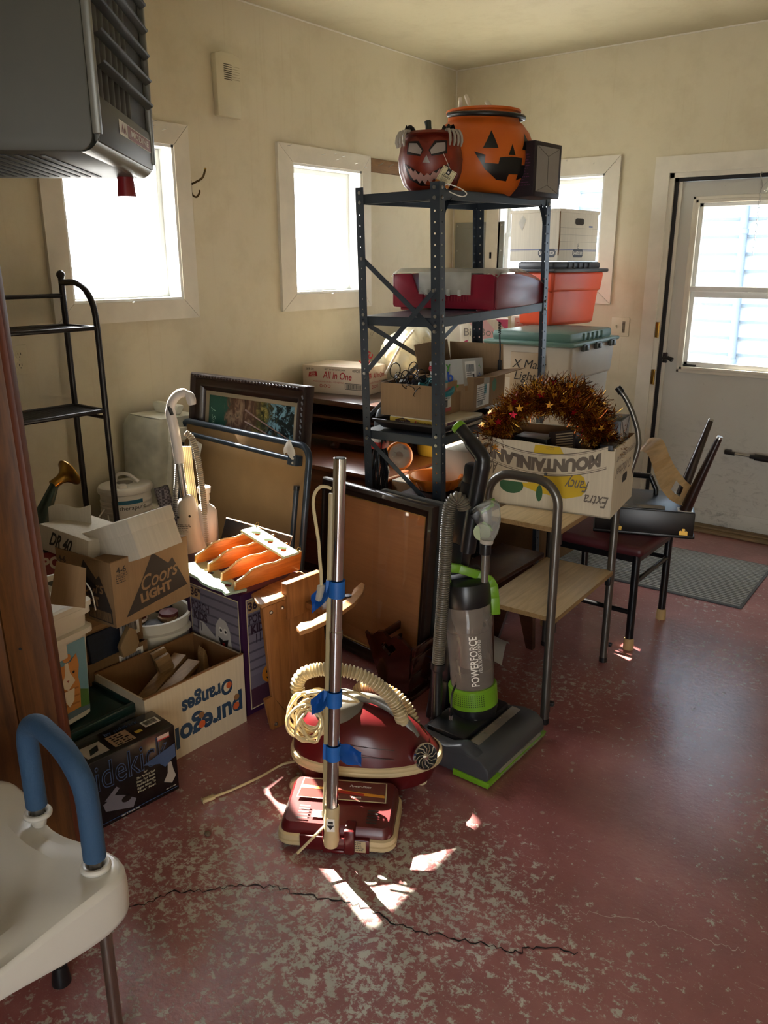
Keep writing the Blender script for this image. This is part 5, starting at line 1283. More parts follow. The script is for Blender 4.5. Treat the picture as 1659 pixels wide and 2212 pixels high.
m = MB(cc_); m.tube(smooth_path(hs, 5), .0105, plain('beige_ribbed_hose', '#a59a86', .4), 12, ridge=(.0075, .0035)); m.obj('ribbed_hose', cc_)
hs = [(0.792, -3.058, 0.889), (0.780, -3.066, 0.772), (0.763, -3.078, 0.625)]
m = MB(cc_); m.tube(hs, .0085, plain('grey_ribbed_hose', '#77726c', .4), 12, ridge=(.0075, .003)); m.obj('ribbed_hose', cc_)
for k_ in range(5):
    hs = [(0.829, -3.047, 0.910), (0.831, -3.045, 0.812), (0.839, -3.041, 0.685), (0.849, -3.034, 0.546), (0.858, -3.028, 0.441)]
    m = MB(cc_); m.tube(smooth_path([Vector(p)+V(.006*(k_-2), .004*(k_-2), .0) for p in hs], 4), .0035, plain('cream_cord', '#d3c398', .45), 6); m.obj('cord', cc_)
bt = thing('white_bottle', 'white plastic bottle against the card table behind the carpet cleaner hose', 'bottle', (0.861, -3.004, 0.569))
m = MB(); m.lathe([(.04, -.12), (.045, -.11), (.045, .08), (.035, .10), (.016, .115), (.016, .13)], CW_, 24); m.obj('bottle_body', bt)
m = MB(); m.lathe([(.021, .13), (.019, .155), (.024, .158), (.026, .18), (.02, .184), (0, .184)], plain('clear_white_cap', '#dcd6cc', .3), 20); m.obj('bottle_cap', bt)

# ------------------------------------------------------------------ floor pile: low tote, litter pail, boxes
lt = thing('low_tote', 'low clear tote with dark green lid under the litter pail', 'tote', (1.21, -3.905, 0), R(90))
m = MB(); w, d_ = .285, .32; m.box((.02, .02, 0), (w-.02, d_-.02, .2), clear('clear_tote_plastic', '#b9bdb8', .45, .2), .02); m.box((0, 0, .185), (w, d_, .205), clear('clear_tote_plastic', '#b9bdb8', .45, .2), .006)
for i in range(5): m.box((.03+i*.055, -.001, .13), (.036+i*.055, .012, .19), clear('clear_tote_plastic', '#b9bdb8', .45, .2))
m.box((.03, .03, .01), (w-.03, d_-.03, .15), plain('dim_contents', '#5a5550', .8, var=.4)); m.obj('tote_body', lt)
DGL = plain('dark_green_lid_plastic', '#1f3a36', .3)
m = MB(); m.box((-.006, -.006, .203), (w+.006, d_+.006, .222), DGL, .005); m.box((.025, .025, .215), (w-.025, d_-.025, .226), DGL, .004)
for a, b_ in (((-.006, -.006), (w+.006, .012)), ((-.006, d_-.012), (w+.006, d_+.006)), ((-.006, -.006), (.012, d_+.006)), ((w-.012, -.006), (w+.006, d_+.006))): m.box((*a, .215), (*b_, .236), DGL, .004)
for i in range(6): m.box((w-.004, .03+i*.045, .20), (w+.01, .05+i*.045, .238), plain('lid_clip_grey', '#8f9690', .4), .003)
m.text('Ken', .16, .2, .05, plain('worn_marker', '#10201e', .7), top_f(.2265), .0, rot=R(20), shear=.3)
m.obj('tote_lid', lt)
PAILW = plain('pail_white', '#d8d3c4', .4)
pl_ = thing('litter_pail', 'white litter pail with orange cat picture and wire handle on the low tote', 'pail', (1.085, -3.85, .238), R(8))
pl_.scale = (1, 1, 1.12)
def rsq(hx, hy, z, e=.22, n=48): return [Vector((math.copysign(abs(math.cos(a))**e, math.cos(a))*hx, math.copysign(abs(math.sin(a))**e, math.sin(a))*hy, z)) for a in [2*PI*i/n for i in range(n)]]
def loft(mb, loops, mat, cap0=True, cap1=False):
    vs = [p for lp in loops for p in lp]; n = len(loops[0]); fs = []
    for i in range(len(loops)-1):
        for j in range(n): fs.append((i*n+j, i*n+(j+1) % n, (i+1)*n+(j+1) % n, (i+1)*n+j))
    if cap0: fs.append(tuple(range(n-1, -1, -1)))
    if cap1: fs.append(tuple((len(loops)-1)*n+j for j in range(n)))
    mb.add(vs, fs, mat); return mb
m = MB(); loft(m, [rsq(.088, .092, 0), rsq(.094, .098, .006), rsq(.103, .108, .245), rsq(.118, .123, .248), rsq(.118, .123, .262), rsq(.105, .110, .266), rsq(.107, .112, .30), rsq(.118, .123, .303), rsq(.118, .123, .32), rsq(.110, .115, .322)], PAILW, True, False)
m.box((.045, -.055, .20), (.112, .02, .262), PAILW, .006); m.obj('pail_body', pl_)
m = MB(); loft(m, [rsq(.116, .121, .318), rsq(.122, .127, .322), rsq(.122, .127, .336), rsq(.112, .117, .34), rsq(.100, .105, .33), rsq(.095, .1, .33)], PAILW, False, True); m.obj('pail_lid', pl_)
SKYB = plain('label_sky_blue', '#6f9fb4', .45); GRS = plain('label_grass', '#4d7a3a', .5); CATO = plain('cat_orange', '#c98640', .5); CATW = plain('cat_cream', '#e2d6bd', .5)
def onp(u, v, e=.0012):
    """right face of the pail (local +x), u along +y, v up"""
    k = .094+(.103-.094)*v/.245; return (k+e, u, v)
m = MB(); decal(m, [(-.085, .02), (.085, .02), (.089, .235), (-.089, .235)], onp, SKYB, 1); decal(m, [(-.085, .02), (.085, .02), (.085, .08), (.04, .1), (.0, .07), (-.05, .095), (-.085, .075)], lambda u, v: onp(u, v, .0018), GRS, 1)
decal(m, [(-.085, .02), (.085, .02), (.085, .034), (-.085, .05)], lambda u, v: onp(u, v, .0022), plain('label_slate', '#5f7480', .5), 1)
decal(m, [(-.008, .04), (.052, .04), (.056, .1), (.05, .145), (-.002, .145), (-.012, .09)], lambda u, v: onp(u, v, .0026), CATO, 1)
decal(m, [(-.022, .125), (-.026, .165), (-.018, .195), (.0, .18), (.03, .185), (.052, .202), (.058, .165), (.05, .125), (.012, .108)], lambda u, v: onp(u, v, .0032), CATO, 1)
decal(m, [(.018+.015*math.cos(a), .198+.012*math.sin(a)) for a in [2*PI*i/10 for i in range(10)]], lambda u, v: onp(u, v, .003), CATO, 1)
decal(m, [(.008, .185), (.02, .185), (.024, .155), (.04, .125), (.012, .105), (-.012, .125), (.006, .152)], lambda u, v: onp(u, v, .0038), CATW, 1); decal(m, [(-.005, .105), (.035, .105), (.03, .07), (.012, .055), (.0, .075)], lambda u, v: onp(u, v, .0036), CATW, 1)
for u in (-.01, .036): decal(m, [(u+.0045*math.cos(a), .152+.0038*math.sin(a)) for a in [2*PI*i/8 for i in range(8)]], lambda u_, v_: onp(u_, v_, .0045), BLACK, 0)
decal(m, [(.009, .135), (.019, .135), (.014, .128)], lambda u, v: onp(u, v, .0045), plain('cat_nose', '#a5584a', .5), 0)
for k in range(3): decal(m, [(-.004+.002*k, .06+.022*k), (.05, .055+.022*k), (.05, .06+.022*k), (-.004, .066+.022*k)], lambda u, v: onp(u, v, .0031), plain('cat_stripe', '#a86a30', .5), 0)
decal(m, [(-.088, .19), (-.03, .19), (-.03, .225), (-.088, .225)], lambda u, v: onp(u, v, .003), plain('label_orange', '#cf7a33', .5), 0); decal(m, [(-.085, .09), (-.04, .09), (-.036, .165), (-.085, .165)], lambda u, v: onp(u, v, .003), plain('label_navy', '#2a3f78', .5), 0)
for st, u, v, h_ in (('n', -.055, .14, .04), ('o', -.055, .105, .035), ('c', -.05, .06, .02), ('UP', -.05, .212, .014)):
    vs, fs = text_polys(st, .03, 0); m.add([onp(u+q_.x*h_*1.3, v+q_.y*h_*1.3, .004) for q_ in vs], fs, PAILW if st in 'no' else (plain('green_stamp', '#4a7a52', .7) if st == 'UP' else plain('label_navy', '#2a3f78', .5)))
decal(m, [(-.08, .05), (-.042, .05), (-.042, .085), (-.08, .085)], lambda u, v: onp(u, v, .0026), PAILW, 0)
m.obj('label', pl_)
m = MB(); m.tube(smooth_path([V(.115, -.125, .31), V(.125, -.13, .33), V(.11, -.09, .375), V(.075, -.06, .405), V(.045, .02, .41), V(.07, .1, .40), V(.1, .13, .36), V(.118, .128, .30)], 6), .0022, STEEL, 8); m.obj('wire_handle', pl_)
m = MB(); m.tube([(.06, -.02, .409), (.05, .0, .411), (.055, .055, .408)], .0085, PAILW, 12); m.obj('hand_grip', pl_)
bl = thing('blue_lidded_bin', 'small clear bin with blue lid behind the litter pail', 'bin', (.82, -3.78, .24), R(20))
m = MB(); loft(m, [rsq(.10, .10, 0), rsq(.11, .11, .26)], clear('clear_tote_plastic', '#b9bdb8', .45, .2), True, True); m.obj('bin_body', bl)
m = MB(); loft(m, [rsq(.12, .12, .255, .35), rsq(.122, .122, .285, .35), rsq(.105, .105, .305, .35), rsq(.085, .085, .308, .35)], plain('blue_lid_plastic', '#3a5aa8', .35), True, True)
for y in (-.03, .03): m.box((-.07, y-.004, .307), (.07, y+.004, .310), plain('dark_slot', '#11162a', .6)); 
m.obj('bin_lid', bl)
m = MB(); m.box((0, 0, 0), (.32, .22, .05), plain('black_game_box', '#171314', .5), .002); m.rect(.03, .004, .29, .046, plain('dull_red_print', '#7d2228', .5), front()); m.text('MONOPOLY', .16, .025, .026, plain('pale_print', '#c9b9a8', .6), front(), .0014, width=.22, bold=.04); m.rect(.03, .05, .29, .17, plain('dull_red_print', '#7d2228', .5), top_f(.05)); m.text('MONOPOLY', .16, .11, .06, plain('pale_print', '#c9b9a8', .6), top_f(.0508), .0, width=.24, bold=.04)
o = tag(m.obj('board_game_box'), 'black and red board game box behind the litter pail handle', 'game box'); place(o, (.86, -3.88, .552), 0, Euler((R(20), R(0), R(62))))
pb_ = thing('small_carton_stack', None, None) if False else None
m = MB(); m.prism([(0, 0), (.10, 0), (.085, .11), (.0, .12)], .004, CARD, frame((0, 0, 0), (1, 0, 0), (0, 0, 1)))
o = tag(m.obj('cardboard_sheet'), 'torn cardboard panel leaning beside the litter pail at the wood partition', 'cardboard'); place(o, (1.215, -3.863, 0.656), 0, Euler((R(-24), R(6), R(35))))

# stack behind the orange crate
m = carton(CARDDK, .24, .30, .30, open_top=True, inner=CARDIN)
m.rect(.12, .24, .22, .285, PAPER, front(), .001); m.bars(.13, .245, .21, .275, BLACK, front(), 5, .0016)
tag(place(m.obj('lower_carton'), (.99, -3.64, 0), 92), 'open brown carton behind the fruit box, full of craft pieces', 'box')
m = MB(); m.box((0, 0, 0), (.235, .24, .155), CARDDK, .003); m.rect(.14, .03, .22, .09, PAPER, front(), .001); m.bars(.15, .045, .21, .08, BLACK, front(), 8, .0016); m.rect(.0, .10, .235, .115, plain('packing_tape_brown', '#8b6a42', .4), front(), .0008)
tag(place(m.obj('small_carton'), (.98, -3.64, .305), 92), 'small closed brown carton under the beer box', 'box')
NAVY = plain('navy_dotted_cloth', '#1d2738', .8, var=.3, vscale=60)
m = MB(); m.box((0, 0, 0), (.13, .015, .10), NAVY, .012); tag(place(m.obj('navy_oven_mitt'), (1.0, -3.63, .30), 0, Euler((R(-6), 0, R(95)))), 'navy dotted cloth pad tucked against the small carton', 'cloth')
m = MB(); m.prism([(0, 0), (.05, 0), (.07, .03), (.06, .08), (.035, .10), (.01, .07), (-.01, .04)], .02, plain('wooden_cutout', '#8f7550', .7), frame((0, 0, 0), (1, 0, 0), (0, 0, 1)), bev=.003); tag(place(m.obj('wooden_cutout'), (1.01, -3.53, .295), 95), 'small wooden cutout beside the navy cloth pad', 'ornament')
cb = thing('beer_carton', 'brown beer carton with dark mountain print on a stack behind the fruit box', 'box', (1.142, -3.616, .468), R(94.1))
w, d_, h_ = .313, .272, .217
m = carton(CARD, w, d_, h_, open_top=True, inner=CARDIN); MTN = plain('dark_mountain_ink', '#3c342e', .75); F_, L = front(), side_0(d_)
for fr_, ww, s_ in ((F_, w, 1), (L, d_, .85)):
    m.flat([(ww*.13, .022), (ww*.96, .050), (ww*.78, .165), (ww*.72, .150), (ww*.52, .205), (ww*.33, .110)], MTN, fr_, .0008)
    m.text('Coors', ww*.57, .116, .05*s_, CARD, fr_, .0016, width=ww*.50, rot=R(6), bold=.012, shear=.35); m.text('LIGHT', ww*.53, .068, .03, CARD, fr_, .0016, width=ww*.42, rot=R(4), bold=.05)
    m.text('4-6', ww*.12, .185, .02, MTN, fr_, .0012, bold=.02); m.text('PACKS', ww*.12, .168, .011, MTN, fr_, .0012); m.lines(ww*.05, .158, ww*.19, 3, .007, .003, MTN, fr_, 7)
m.flat([(d_*.36, .135), (d_*.4, .155), (d_*.55, .15), (d_*.72, .125), (d_*.7, .115), (d_*.5, .118)], BLACK, L, .0018); m.rect(d_*.52, .01, d_*.95, .05, MTN, L, .0006); m.bars(d_*.54, .014, d_*.93, .046, CARD, L, 5, .001)
m.obj('carton_body', cb)
m = MB(); flap(m, 0, .0, h_, (1, 0, 0), w, .10, R(-95), CARDIN); m.obj('flap', cb)
sx = thing('shoe_box', 'white lidded shoe box lying tilted in the top of the beer carton', 'box', (1.188, -3.537, .688), rot=Euler((R(-20.8), R(1.4), R(100.8))))
w, d_, h_ = .195, .27, .13; SHB = cardboard('white_shoebox', '#cdc6b6', var=.04)
m = MB(); m.box((0, 0, 0), (w, d_, h_-.012), SHB, .002); m.obj('box_body', sx)
m = MB(); m.box((-.003, -.003, h_-.045), (w+.003, d_+.003, h_), SHB, .002); m.obj('box_lid', sx)
m = MB(); m.box((0, 0, 0), (.24, .2, .085), SHB, .003); m.text('DR 40', .105, .045, .045, BLACK, front(), .0014, rot=R(-4), shear=.45, bold=.03, width=.11)
o = tag(m.obj('marked_white_box'), 'white box with black marker scrawl between partition and shoe box', 'box'); place(o, (0.784, -3.644, 0.665), 0, Euler((R(-6), R(4), R(6))))
m = MB(); m.box((0, 0, 0), (.22, .2, .45), SHB, .004); tag(place(m.obj('tall_white_box'), (.62, -3.80, .0), 8), 'plain white box under the marker scrawled box by the partition', 'box')
m = MB(); m.sheet(lambda u, v: (.14*u, .012*math.sin(3*u)+.02*v, .11*v+.008*math.sin(7*u)*v), 8, 6, SHB, .003)
o = tag(m.obj('torn_carton_flap'), 'torn pale carton flap standing up behind the marker scrawled box', 'flap'); place(o, (0.767, -3.592, 0.676), 40)
# litter and treats buckets behind
bk = thing('white_bucket', 'round white bucket with dark clutter inside under the beer carton', 'bucket', (.855, -3.275, 0))
m = MB(); m.lathe([(.11, 0), (.115, .01), (.128, .27), (.140, .272), (.140, .285), (.130, .29), (.131, .315), (.138, .318), (.138, .33), (.126, .33), (.122, .28), (.108, .02), (0, .02)], PAILW, 44); m.obj('shell', bk)
m = MB(); bb_f = lambda u, v, e=.002: ((.122+e+.01*v)*math.cos(-.55+u/.12), (.122+e+.01*v)*math.sin(-.55+u/.12), .12+v)
decal(m, [(-.06, 0), (.1, 0), (.1, .11), (-.06, .11)], bb_f, plain('black_label', '#17191c', .5), 2); vs, fs = text_polys('roon', .02, 0); m.add([bb_f(.03+q_.x*.05, .07+q_.y*.05, .004) for q_ in vs], fs, PAILW); m.obj('label', bk)
m = MB(); q7 = random.Random(2)
for i in range(9): a = q7.uniform(0, 6); m.lathe([(.0, -.02), (.035, -.01), (.035, .012), (0, .02)], plain(('dark_red_scrap', 'dark_scrap', 'tan_scrap')[i % 3], ('#5b1a14', '#1c1614', '#8a6a48')[i % 3], .6), 9, o=(.06*math.cos(a), .06*math.sin(a), .285+.012*(i % 4)))
o = m.obj('clutter', bk); o['kind'] = 'stuff'

# ------------------------------------------------------------------ fruit box and its boards, tackle box carton
pb = thing('fruit_box', 'open white fruit box with blue Oranges lettering printed upside down', 'box', (1.268, -3.628, 0), R(88.6))
w, d_, h_ = .405, .274, .264; KR = cardboard('kraft_inside', '#8a6440'); WHC = cardboard('white_lined_carton', '#c9bda4', var=.05)
NVB = plain('dark_blue_lettering', '#24405c', .6); ORD = plain('orange_dot_ink', '#c05a2e', .6)
m = carton(WHC, w, d_, h_, t=.006, open_top=True, inner=KR); F_ = front()
m.box((-.001, -.001, h_-.001), (w+.001, .009, h_+.003), KR, .001); m.box((-.001, d_-.009, h_-.001), (w+.001, d_+.001, h_+.003), KR, .001)
m.text('Oranges', w*.60, h_*.66, .055, NVB, F_, .001, width=.215, rot=PI, bold=.035)
m.text('puregold', w*.545, h_*.30, .075, NVB, F_, .001, width=.335, rot=PI, bold=.035)
for (x, y, r_) in ((w*.825, h_*.665, .012), (w*.89, h_*.315, .014), (w*.52, h_*.31, .014)): m.disc(x, y, r_, ORD, F_, .0016)
for (x, y) in ((w*.52, h_*.44), (w*.90, h_*.44)): m.disc(x, y, .012, KR, F_, .0018)
m.obj('box_body', pb)
BRD = wood('tan_board', '#9a7648', '#7d5c34', 'X', .6)
for i, (x0, y0, z0, x1, y1, z1, ww, tt) in enumerate(((.02, .115, .16, .30, .215, .232, .05, .016), (.02, .06, .165, .31, .15, .225, .05, .016))):
    m = MB(); m.bar((x0, y0, z0), (x1, y1, z1), ww, tt, BRD, bev=.002)
    o = tag(m.obj('tan_board'), ['long tan board lying deepest in the fruit box', 'long tan board lying nearest the lettered side of the fruit box'][i], 'board'); place(o, (1.268, -3.628, 0), 88.6)
for i, (x0, y0) in enumerate(((.245, .215), (.225, .165))):
    m = MB(); m.box((0, 0, 0), (.055, .018, .20), BRD, .003)
    o = tag(m.obj('tan_block'), ['upright tan block at the back of the fruit box', 'upright tan block in front of the other block in the fruit box'][i], 'board'); o.location = Matrix.Translation((1.268, -3.628, 0)) @ Matrix.Rotation(R(88.6), 4, 'Z') @ V(x0, y0, .07); o.rotation_euler = (R(-6), R(-14), R(88.6-10))
for i in range(4):
    m = MB(); m.prism([(0, 0), (.07, 0), (.075, .07), (.055, .10), (.05, .14), (.04, .165), (.03, .14), (.025, .10), (.0, .06)], .007, BRD, frame((0, 0, 0), (1, 0, 0), (0, 0, 1)), bev=.001)
    o = tag(m.obj('scalloped_board'), 'thin tan scalloped board standing in a row at the right end of the fruit box', 'board', 'scalloped boards in the fruit box'); o.location = Matrix.Translation((1.268, -3.628, 0)) @ Matrix.Rotation(R(88.6), 4, 'Z') @ V(.285+.003*i, .09+.013*i, .11); o.rotation_euler = (R(-8), R(10), R(88.6+20))
sk_ = MB(); w, d_, h_ = .305, .125, .225; BLKC = plain('black_glossy_carton', '#0e0e11', .22, spec=.5); SBL = plain('slate_blue_print', '#35507a', .4)
sk_.box((0, 0, 0), (w, d_, h_), BLKC, .003); F_, T_ = front(), top_f(h_)
sk_.text('sidekick', w*.46, .162, .088, SBL, F_, .0008, width=.27, bold=.01); sk_.text('sidekick', w*.46, .162, .088, BLKC, F_, .0012, width=.262, bold=-.012)
for i, s_ in enumerate(('by', 'The Perfect Seat', 'Keeps Your Tackle,', 'Food And Beverages', 'Right Next To', 'Your Seat.')): sk_.text(s_, w*.64, .118-.0115*i, .008, plain('cream_print2', '#c9c3a8', .6), F_, .001, shear=.25, width=.012 if i == 0 else .062)
sk_.flat([(w*.62, .14), (w*.985, .165), (w*.985, .12), (w*.93, .115), (w*.86, .10), (w*.80, .12), (w*.7, .13)], SBL, F_, .0014)
GRYP = plain('grey_photo_print', '#6b6873', .5); LGP = plain('light_photo_print', '#a8a29a', .5)
sk_.flat([(w*.2, .05), (w*.48, .02), (w*.52, .045), (w*.40, .075), (w*.30, .09), (w*.18, .075)], GRYP, F_, .001); sk_.disc(w*.42, .06, .016, BLKC, F_, .0014, 18, .011); sk_.flat([(w*.2, .085), (w*.33, .115), (w*.36, .105), (w*.25, .075)], GRYP, F_, .0012)
sk_.flat([(w*.83, .05), (w*.92, .035), (w*.97, .055), (w*.95, .075), (w*.93, .11), (w*.89, .108), (w*.88, .075)], LGP, F_, .001); sk_.rect(.005, .012, w-.005, .014, SBL, F_); sk_.lines(w*.35, .008, w*.55, 1, .01, .004, LGP, F_, 2); sk_.lines(w*.85, .02, w*.97, 1, .01, .003, LGP, F_, 2)
sk_.rect(w*.80, .196, w*.93, .212, plain('price_sticker', '#c9b2a8', .5), F_, .0016); sk_.rect(w*.80, .196, w*.93, .2, RED, F_, .002)
sk_.flat([(w*.12, .02), (w*.34, .02), (w*.34, .085), (w*.12, .085)], LGP, T_, .0008); sk_.flat([(w*.40, .02), (w*.62, .02), (w*.62, .085), (w*.40, .085)], plain('tan_photo', '#a58a6c', .4), T_, .0008); sk_.lines(w*.43, .07, w*.6, 5, .012, .006, BLKC, T_, 4, .0014); sk_.flat([(w*.16, .03), (w*.26, .04), (w*.3, .07), (w*.2, .06)], BLKC, T_, .0014)
sk_.rect(w*.78, .05, w*.95, .085, PAPER, T_, .001); sk_.bars(w*.8, .056, w*.93, .08, BLACK, T_, 6, .0016); sk_.rect(w*.66, .04, w*.73, .055, plain('yellow_print', '#c2a33c', .5), T_, .001); sk_.text('by sidekick', w*.6, .1, .018, SBL, T_, .001)
o = tag(sk_.obj('tackle_seat_carton'), 'black glossy carton with large blue outlined lettering on the floor by the partition', 'box'); place(o, (1.373, -3.925, 0), 84.7)

# ------------------------------------------------------------------ framed painting on its side, card table
DFR = wood('dark_carved_frame_wood', '#2c1a14', '#1b0f0c', 'X', 0.35, coat=.2)
LIN = plain('linen_liner', '#8d8068', .8)
def painting_material():
    t = NT('forest_painting'); g = t.coords()
    sep = t.n('ShaderNodeSeparateXYZ'); t.l(g, sep.inputs[0]); x = sep.outputs[0]
    n1 = t.noise(t.coords((9, 1, 5)), 2.2, 6, 0.65, 1.2); n2 = t.noise(g, 26, 5, 0.7, .4)
    rocks = t.ramp(n1, [(0.3, srgb('#1d140e')), (0.47, srgb('#55392a')), (0.58, srgb('#8a735c')), (0.7, srgb('#3a2a1c'))])
    leaf = t.ramp(n2, [(0.38, srgb('#10150c')), (0.5, srgb('#4a4a22')), (0.62, srgb('#9a8a4a'))])
    sky = t.mix(t.ramp(n2, [(0.45, (0, 0, 0)), (0.52, (1, 1, 1))]), srgb('#6f97a5'), srgb('#0f1a18'))
    u = t.math('ADD', x, t.math('MULTIPLY', t.math('SUBTRACT', n1, .5), .25))
    c = t.mix(t.ramp(u, [(0.10, (0, 0, 0)), (0.12, (1, 1, 1))]), srgb('#1f4a3c'), rocks)
    c = t.mix(t.ramp(u, [(0.28, (0, 0, 0)), (0.33, (1, 1, 1))]), c, leaf)
    c = t.mix(t.ramp(u, [(0.36, (0, 0, 0)), (0.42, (1, 1, 1))]), c, sky)
    t.set(color=c, rough=.35); return t.m
pf_ = thing('framed_painting', 'carved dark frame with forest painting on its side behind the card table', 'painting', (.265, -2.645, 0), rot=Euler((R(-7.6), 0, R(-0.5))))
w, h_ = .72, 1.095; fw = .075
def moulding(mb, w, h, prof, mat):
    """mitred moulding; prof (inset from the outer edge, depth towards the viewer)"""
    cs = [(0, 0), (w, 0), (w, h), (0, h)]; sg = [(1, 1), (-1, 1), (-1, -1), (1, -1)]
    loops = [[(c[0]+s_[0]*i, -dp, c[1]+s_[1]*i) for c, s_ in zip(cs, sg)] for i, dp in prof]
    vs = [v for lp in loops for v in lp]; fs = []
    for i in range(len(prof)-1):
        for j in range(4): fs.append((i*4+j, i*4+(j+1) % 4, (i+1)*4+(j+1) % 4, (i+1)*4+j))
    mb.add(vs, [f[::-1] for f in fs] if False else fs, mat)
m = MB(); moulding(m, w, h_, [(0, 0), (0, .04), (.006, .052), (.018, .05), (.024, .036), (.045, .03), (.055, .034), (.06, .026), (.075, .016), (.075, .0)], DFR)
n_ = 34
for i in range(n_): m.bar((.03+(w-.06)*i/n_, -.052, h_-.010), (.03+(w-.06)*(i+.6)/n_, -.055, h_-.014), .010, .006, DFR)
for i in range(44): m.bar((w-.010, -.052, .03+(h_-.06)*i/44), (w-.014, -.055, .03+(h_-.06)*(i+.6)/44), .010, .006, DFR)
m.obj('frame', pf_)
m = MB(); moulding(m, w-2*.073, h_-2*.073, [(0, .016), (.018, .012), (.02, .010)], LIN); 
m.v = [v+V(.073, 0, .073) for v in m.v]; m.obj('liner', pf_)
m = MB(); a, b_ = .092, w-.092; m.box((0, -.0095, 0), (b_-a, -.008, h_-.184), painting_material())
q8 = random.Random(4)
for k in range(3):                                       # bare trunks against the sky, lying sideways
    y0 = h_-.33+.05*k; p = [V(.24, -.0102, y0), V(.36, -.0102, y0-.02-.012*k), V(b_-a-.005, -.0102, y0-.06-.02*k)]
    m.tube(p, [.005, .004, .0025], plain('painted_trunk', '#6a4a33', .5), 5)
    for i in range(10): r0 = p[1].lerp(p[2], i/10.); m.tube([r0, r0+V(q8.uniform(.0, .03), 0, q8.uniform(-.04, .05))], [.002, .0008], plain('painted_twig', '#1c1510', .5), 4)
m.text('J. Snell', .033, h_-.29, .026, plain('painted_signature', '#93b3a0', .5), frame((0, -.0098, 0), (1, 0, 0), (0, 0, 1)), .0, rot=R(-90), shear=.3)
o = m.obj('canvas', pf_); o.location = (a, 0, .092)
TUB = plain('slate_blue_tube_enamel', '#2f3a45', 0.32, .3); HB = plain('tan_hardboard', '#8d6f45', 0.75, var=.12, bump=.05)
ct_ = thing('card_table', 'folded card table showing tan hardboard underside and slate blue tube frame', 'table', (.236, -2.713, 0), rot=Euler((R(-8), 0, R(-4.5))))
w, h_ = .857, .885; rr = .055
m = MB(); m.box((.01, .0, .01), (w-.01, .006, h_-.012), HB, .002); m.obj('table_top', ct_)
m = MB(); rim_ = []
for (x, z, a0) in ((w-rr, rr, -90), (w-rr, h_-rr, 0), (rr, h_-rr, 90), (rr, rr, 180)):
    for i in range(7): a = R(a0+15*i); rim_.append(V(x+rr*math.cos(a), -.006, z+rr*math.sin(a)))
m.tube(rim_, .0135, TUB, 14, closed=True); m.obj('frame', ct_)
for (p, q) in (((.075, -.026, h_-.052), (w-.065, -.026, h_-.060)), ((w-.034, -.030, .72), (w-.040, -.030, .05)), ((.034, -.030, .78), (.040, -.030, .1)), ((.08, -.026, .07), (w-.1, -.026, .06))):
    m = MB(); m.tube([p, q], .0105, TUB, 14); d = (Vector(p)-Vector(q)).normalized(); m.tube([Vector(p)-d*.012, Vector(p)+d*.006], .0125, BLACKPL, 14); m.obj('leg', ct_)
m = MB(); m.box((w-.085, -.045, h_-.082), (w-.035, -.006, h_-.042), TUB, .004); m.at(frame((w-.05, -.046, h_-.07), (1, 0, 0), (0, 0, 1))); m.lathe([(.006, 0), (.005, .003), (0, .004)], STEEL, 10); m.obj('hinge_bracket', ct_)
m = MB(); m.sheet(lambda u, v: (w-.10+.055*u, -.047-.012*math.sin(3*u+4*v)*.6, h_-.045+.05*v+.012*math.sin(5*u)), 6, 6, PAPER, .001); m.obj('paper_scrap', ct_)
for (x0, tw, rot_) in ((.085, .04, 8), (.135, .052, -14)):
    m = MB(); m.at(frame((x0, -.024, h_-.075), (1, 0, 0), (0, 0, 1)) @ Matrix.Rotation(R(rot_), 4, 'Z')); m.box((0, -.085, 0), (tw, 0, .0008), PAPER); m.lines(.006, -.03, tw-.006, 7, .007, .0025, plain('dark_print', '#3b3a3c', .7), None, 5, .0014); m.disc(tw*.4, -.076, .0025, BLACK, None, .0014); m.obj('paper_tag', ct_)
nb = MB(); NVW = wood('navy_black_stained_board', '#161a22', '#0d0f15', 'Z', .4)
q1, q2, q3 = Vector((0.945, -2.977, 0.634)), Vector((1.156, -2.840, 0.566)), Vector((1.164, -2.886, 0.431))
fx = (q2-q1); fm = frame(q1, fx, (q1-q3) - fx*0) 
fm = frame(q1, fx, V(0, .12, 1)); nb.at(fm); nb.box((0, -.60, -.012), (fx.length, 0, 0), NVW, .001); nb.box((fx.length, -.60, -.012), (fx.length+.0015, 0, 0), PAPER); nb.box((0, 0, -.012), (fx.length, .0015, 0), PAPER)
tag(nb.obj('navy_board'), 'navy black board with pale edge leaning behind the purple carton', 'board')

# ------------------------------------------------------------------ purple carton with the plate rack on it
def boards_material(name, c):
    t = NT(name); br = t.n('ShaderNodeTexWave'); br.wave_type = 'BANDS'; br.bands_direction = 'Z'; br.inputs['Scale'].default_value = 9; br.inputs['Distortion'].default_value = 0.4
    t.l(t.coords(), br.inputs[0]); f = t.ramp(br.outputs['Fac' if 'Fac' in br.outputs else 1], [(0.05, (.45, .45, .5)), (0.18, (1, 1, 1))]); t.set(color=t.mix(1.0, srgb(c), f, 'MULTIPLY'), rough=.45); return t.m
PHOTO = boards_material('printed_grey_siding', '#76717f'); PURB = plain('purple_carton_print', '#35163a', .4); CRM = plain('cream_rule', '#cfc39a', .5); GHO = plain('ghost_white_print', '#bdb9b4', .5); TANP = plain('tan_print_panel', '#b39468', .5)
GLET = plain('dark_purple_letters', '#2e1a2c', .6); PMK = plain('print_pumpkin', '#c77a1e', .5)
pc = MB(); w, d_, h_ = .288, .31, .472; pc.box((0, 0, 0), (w, d_, h_), PURB, .003); F_, L, T_ = front(), side_0(d_), top_f(h_)
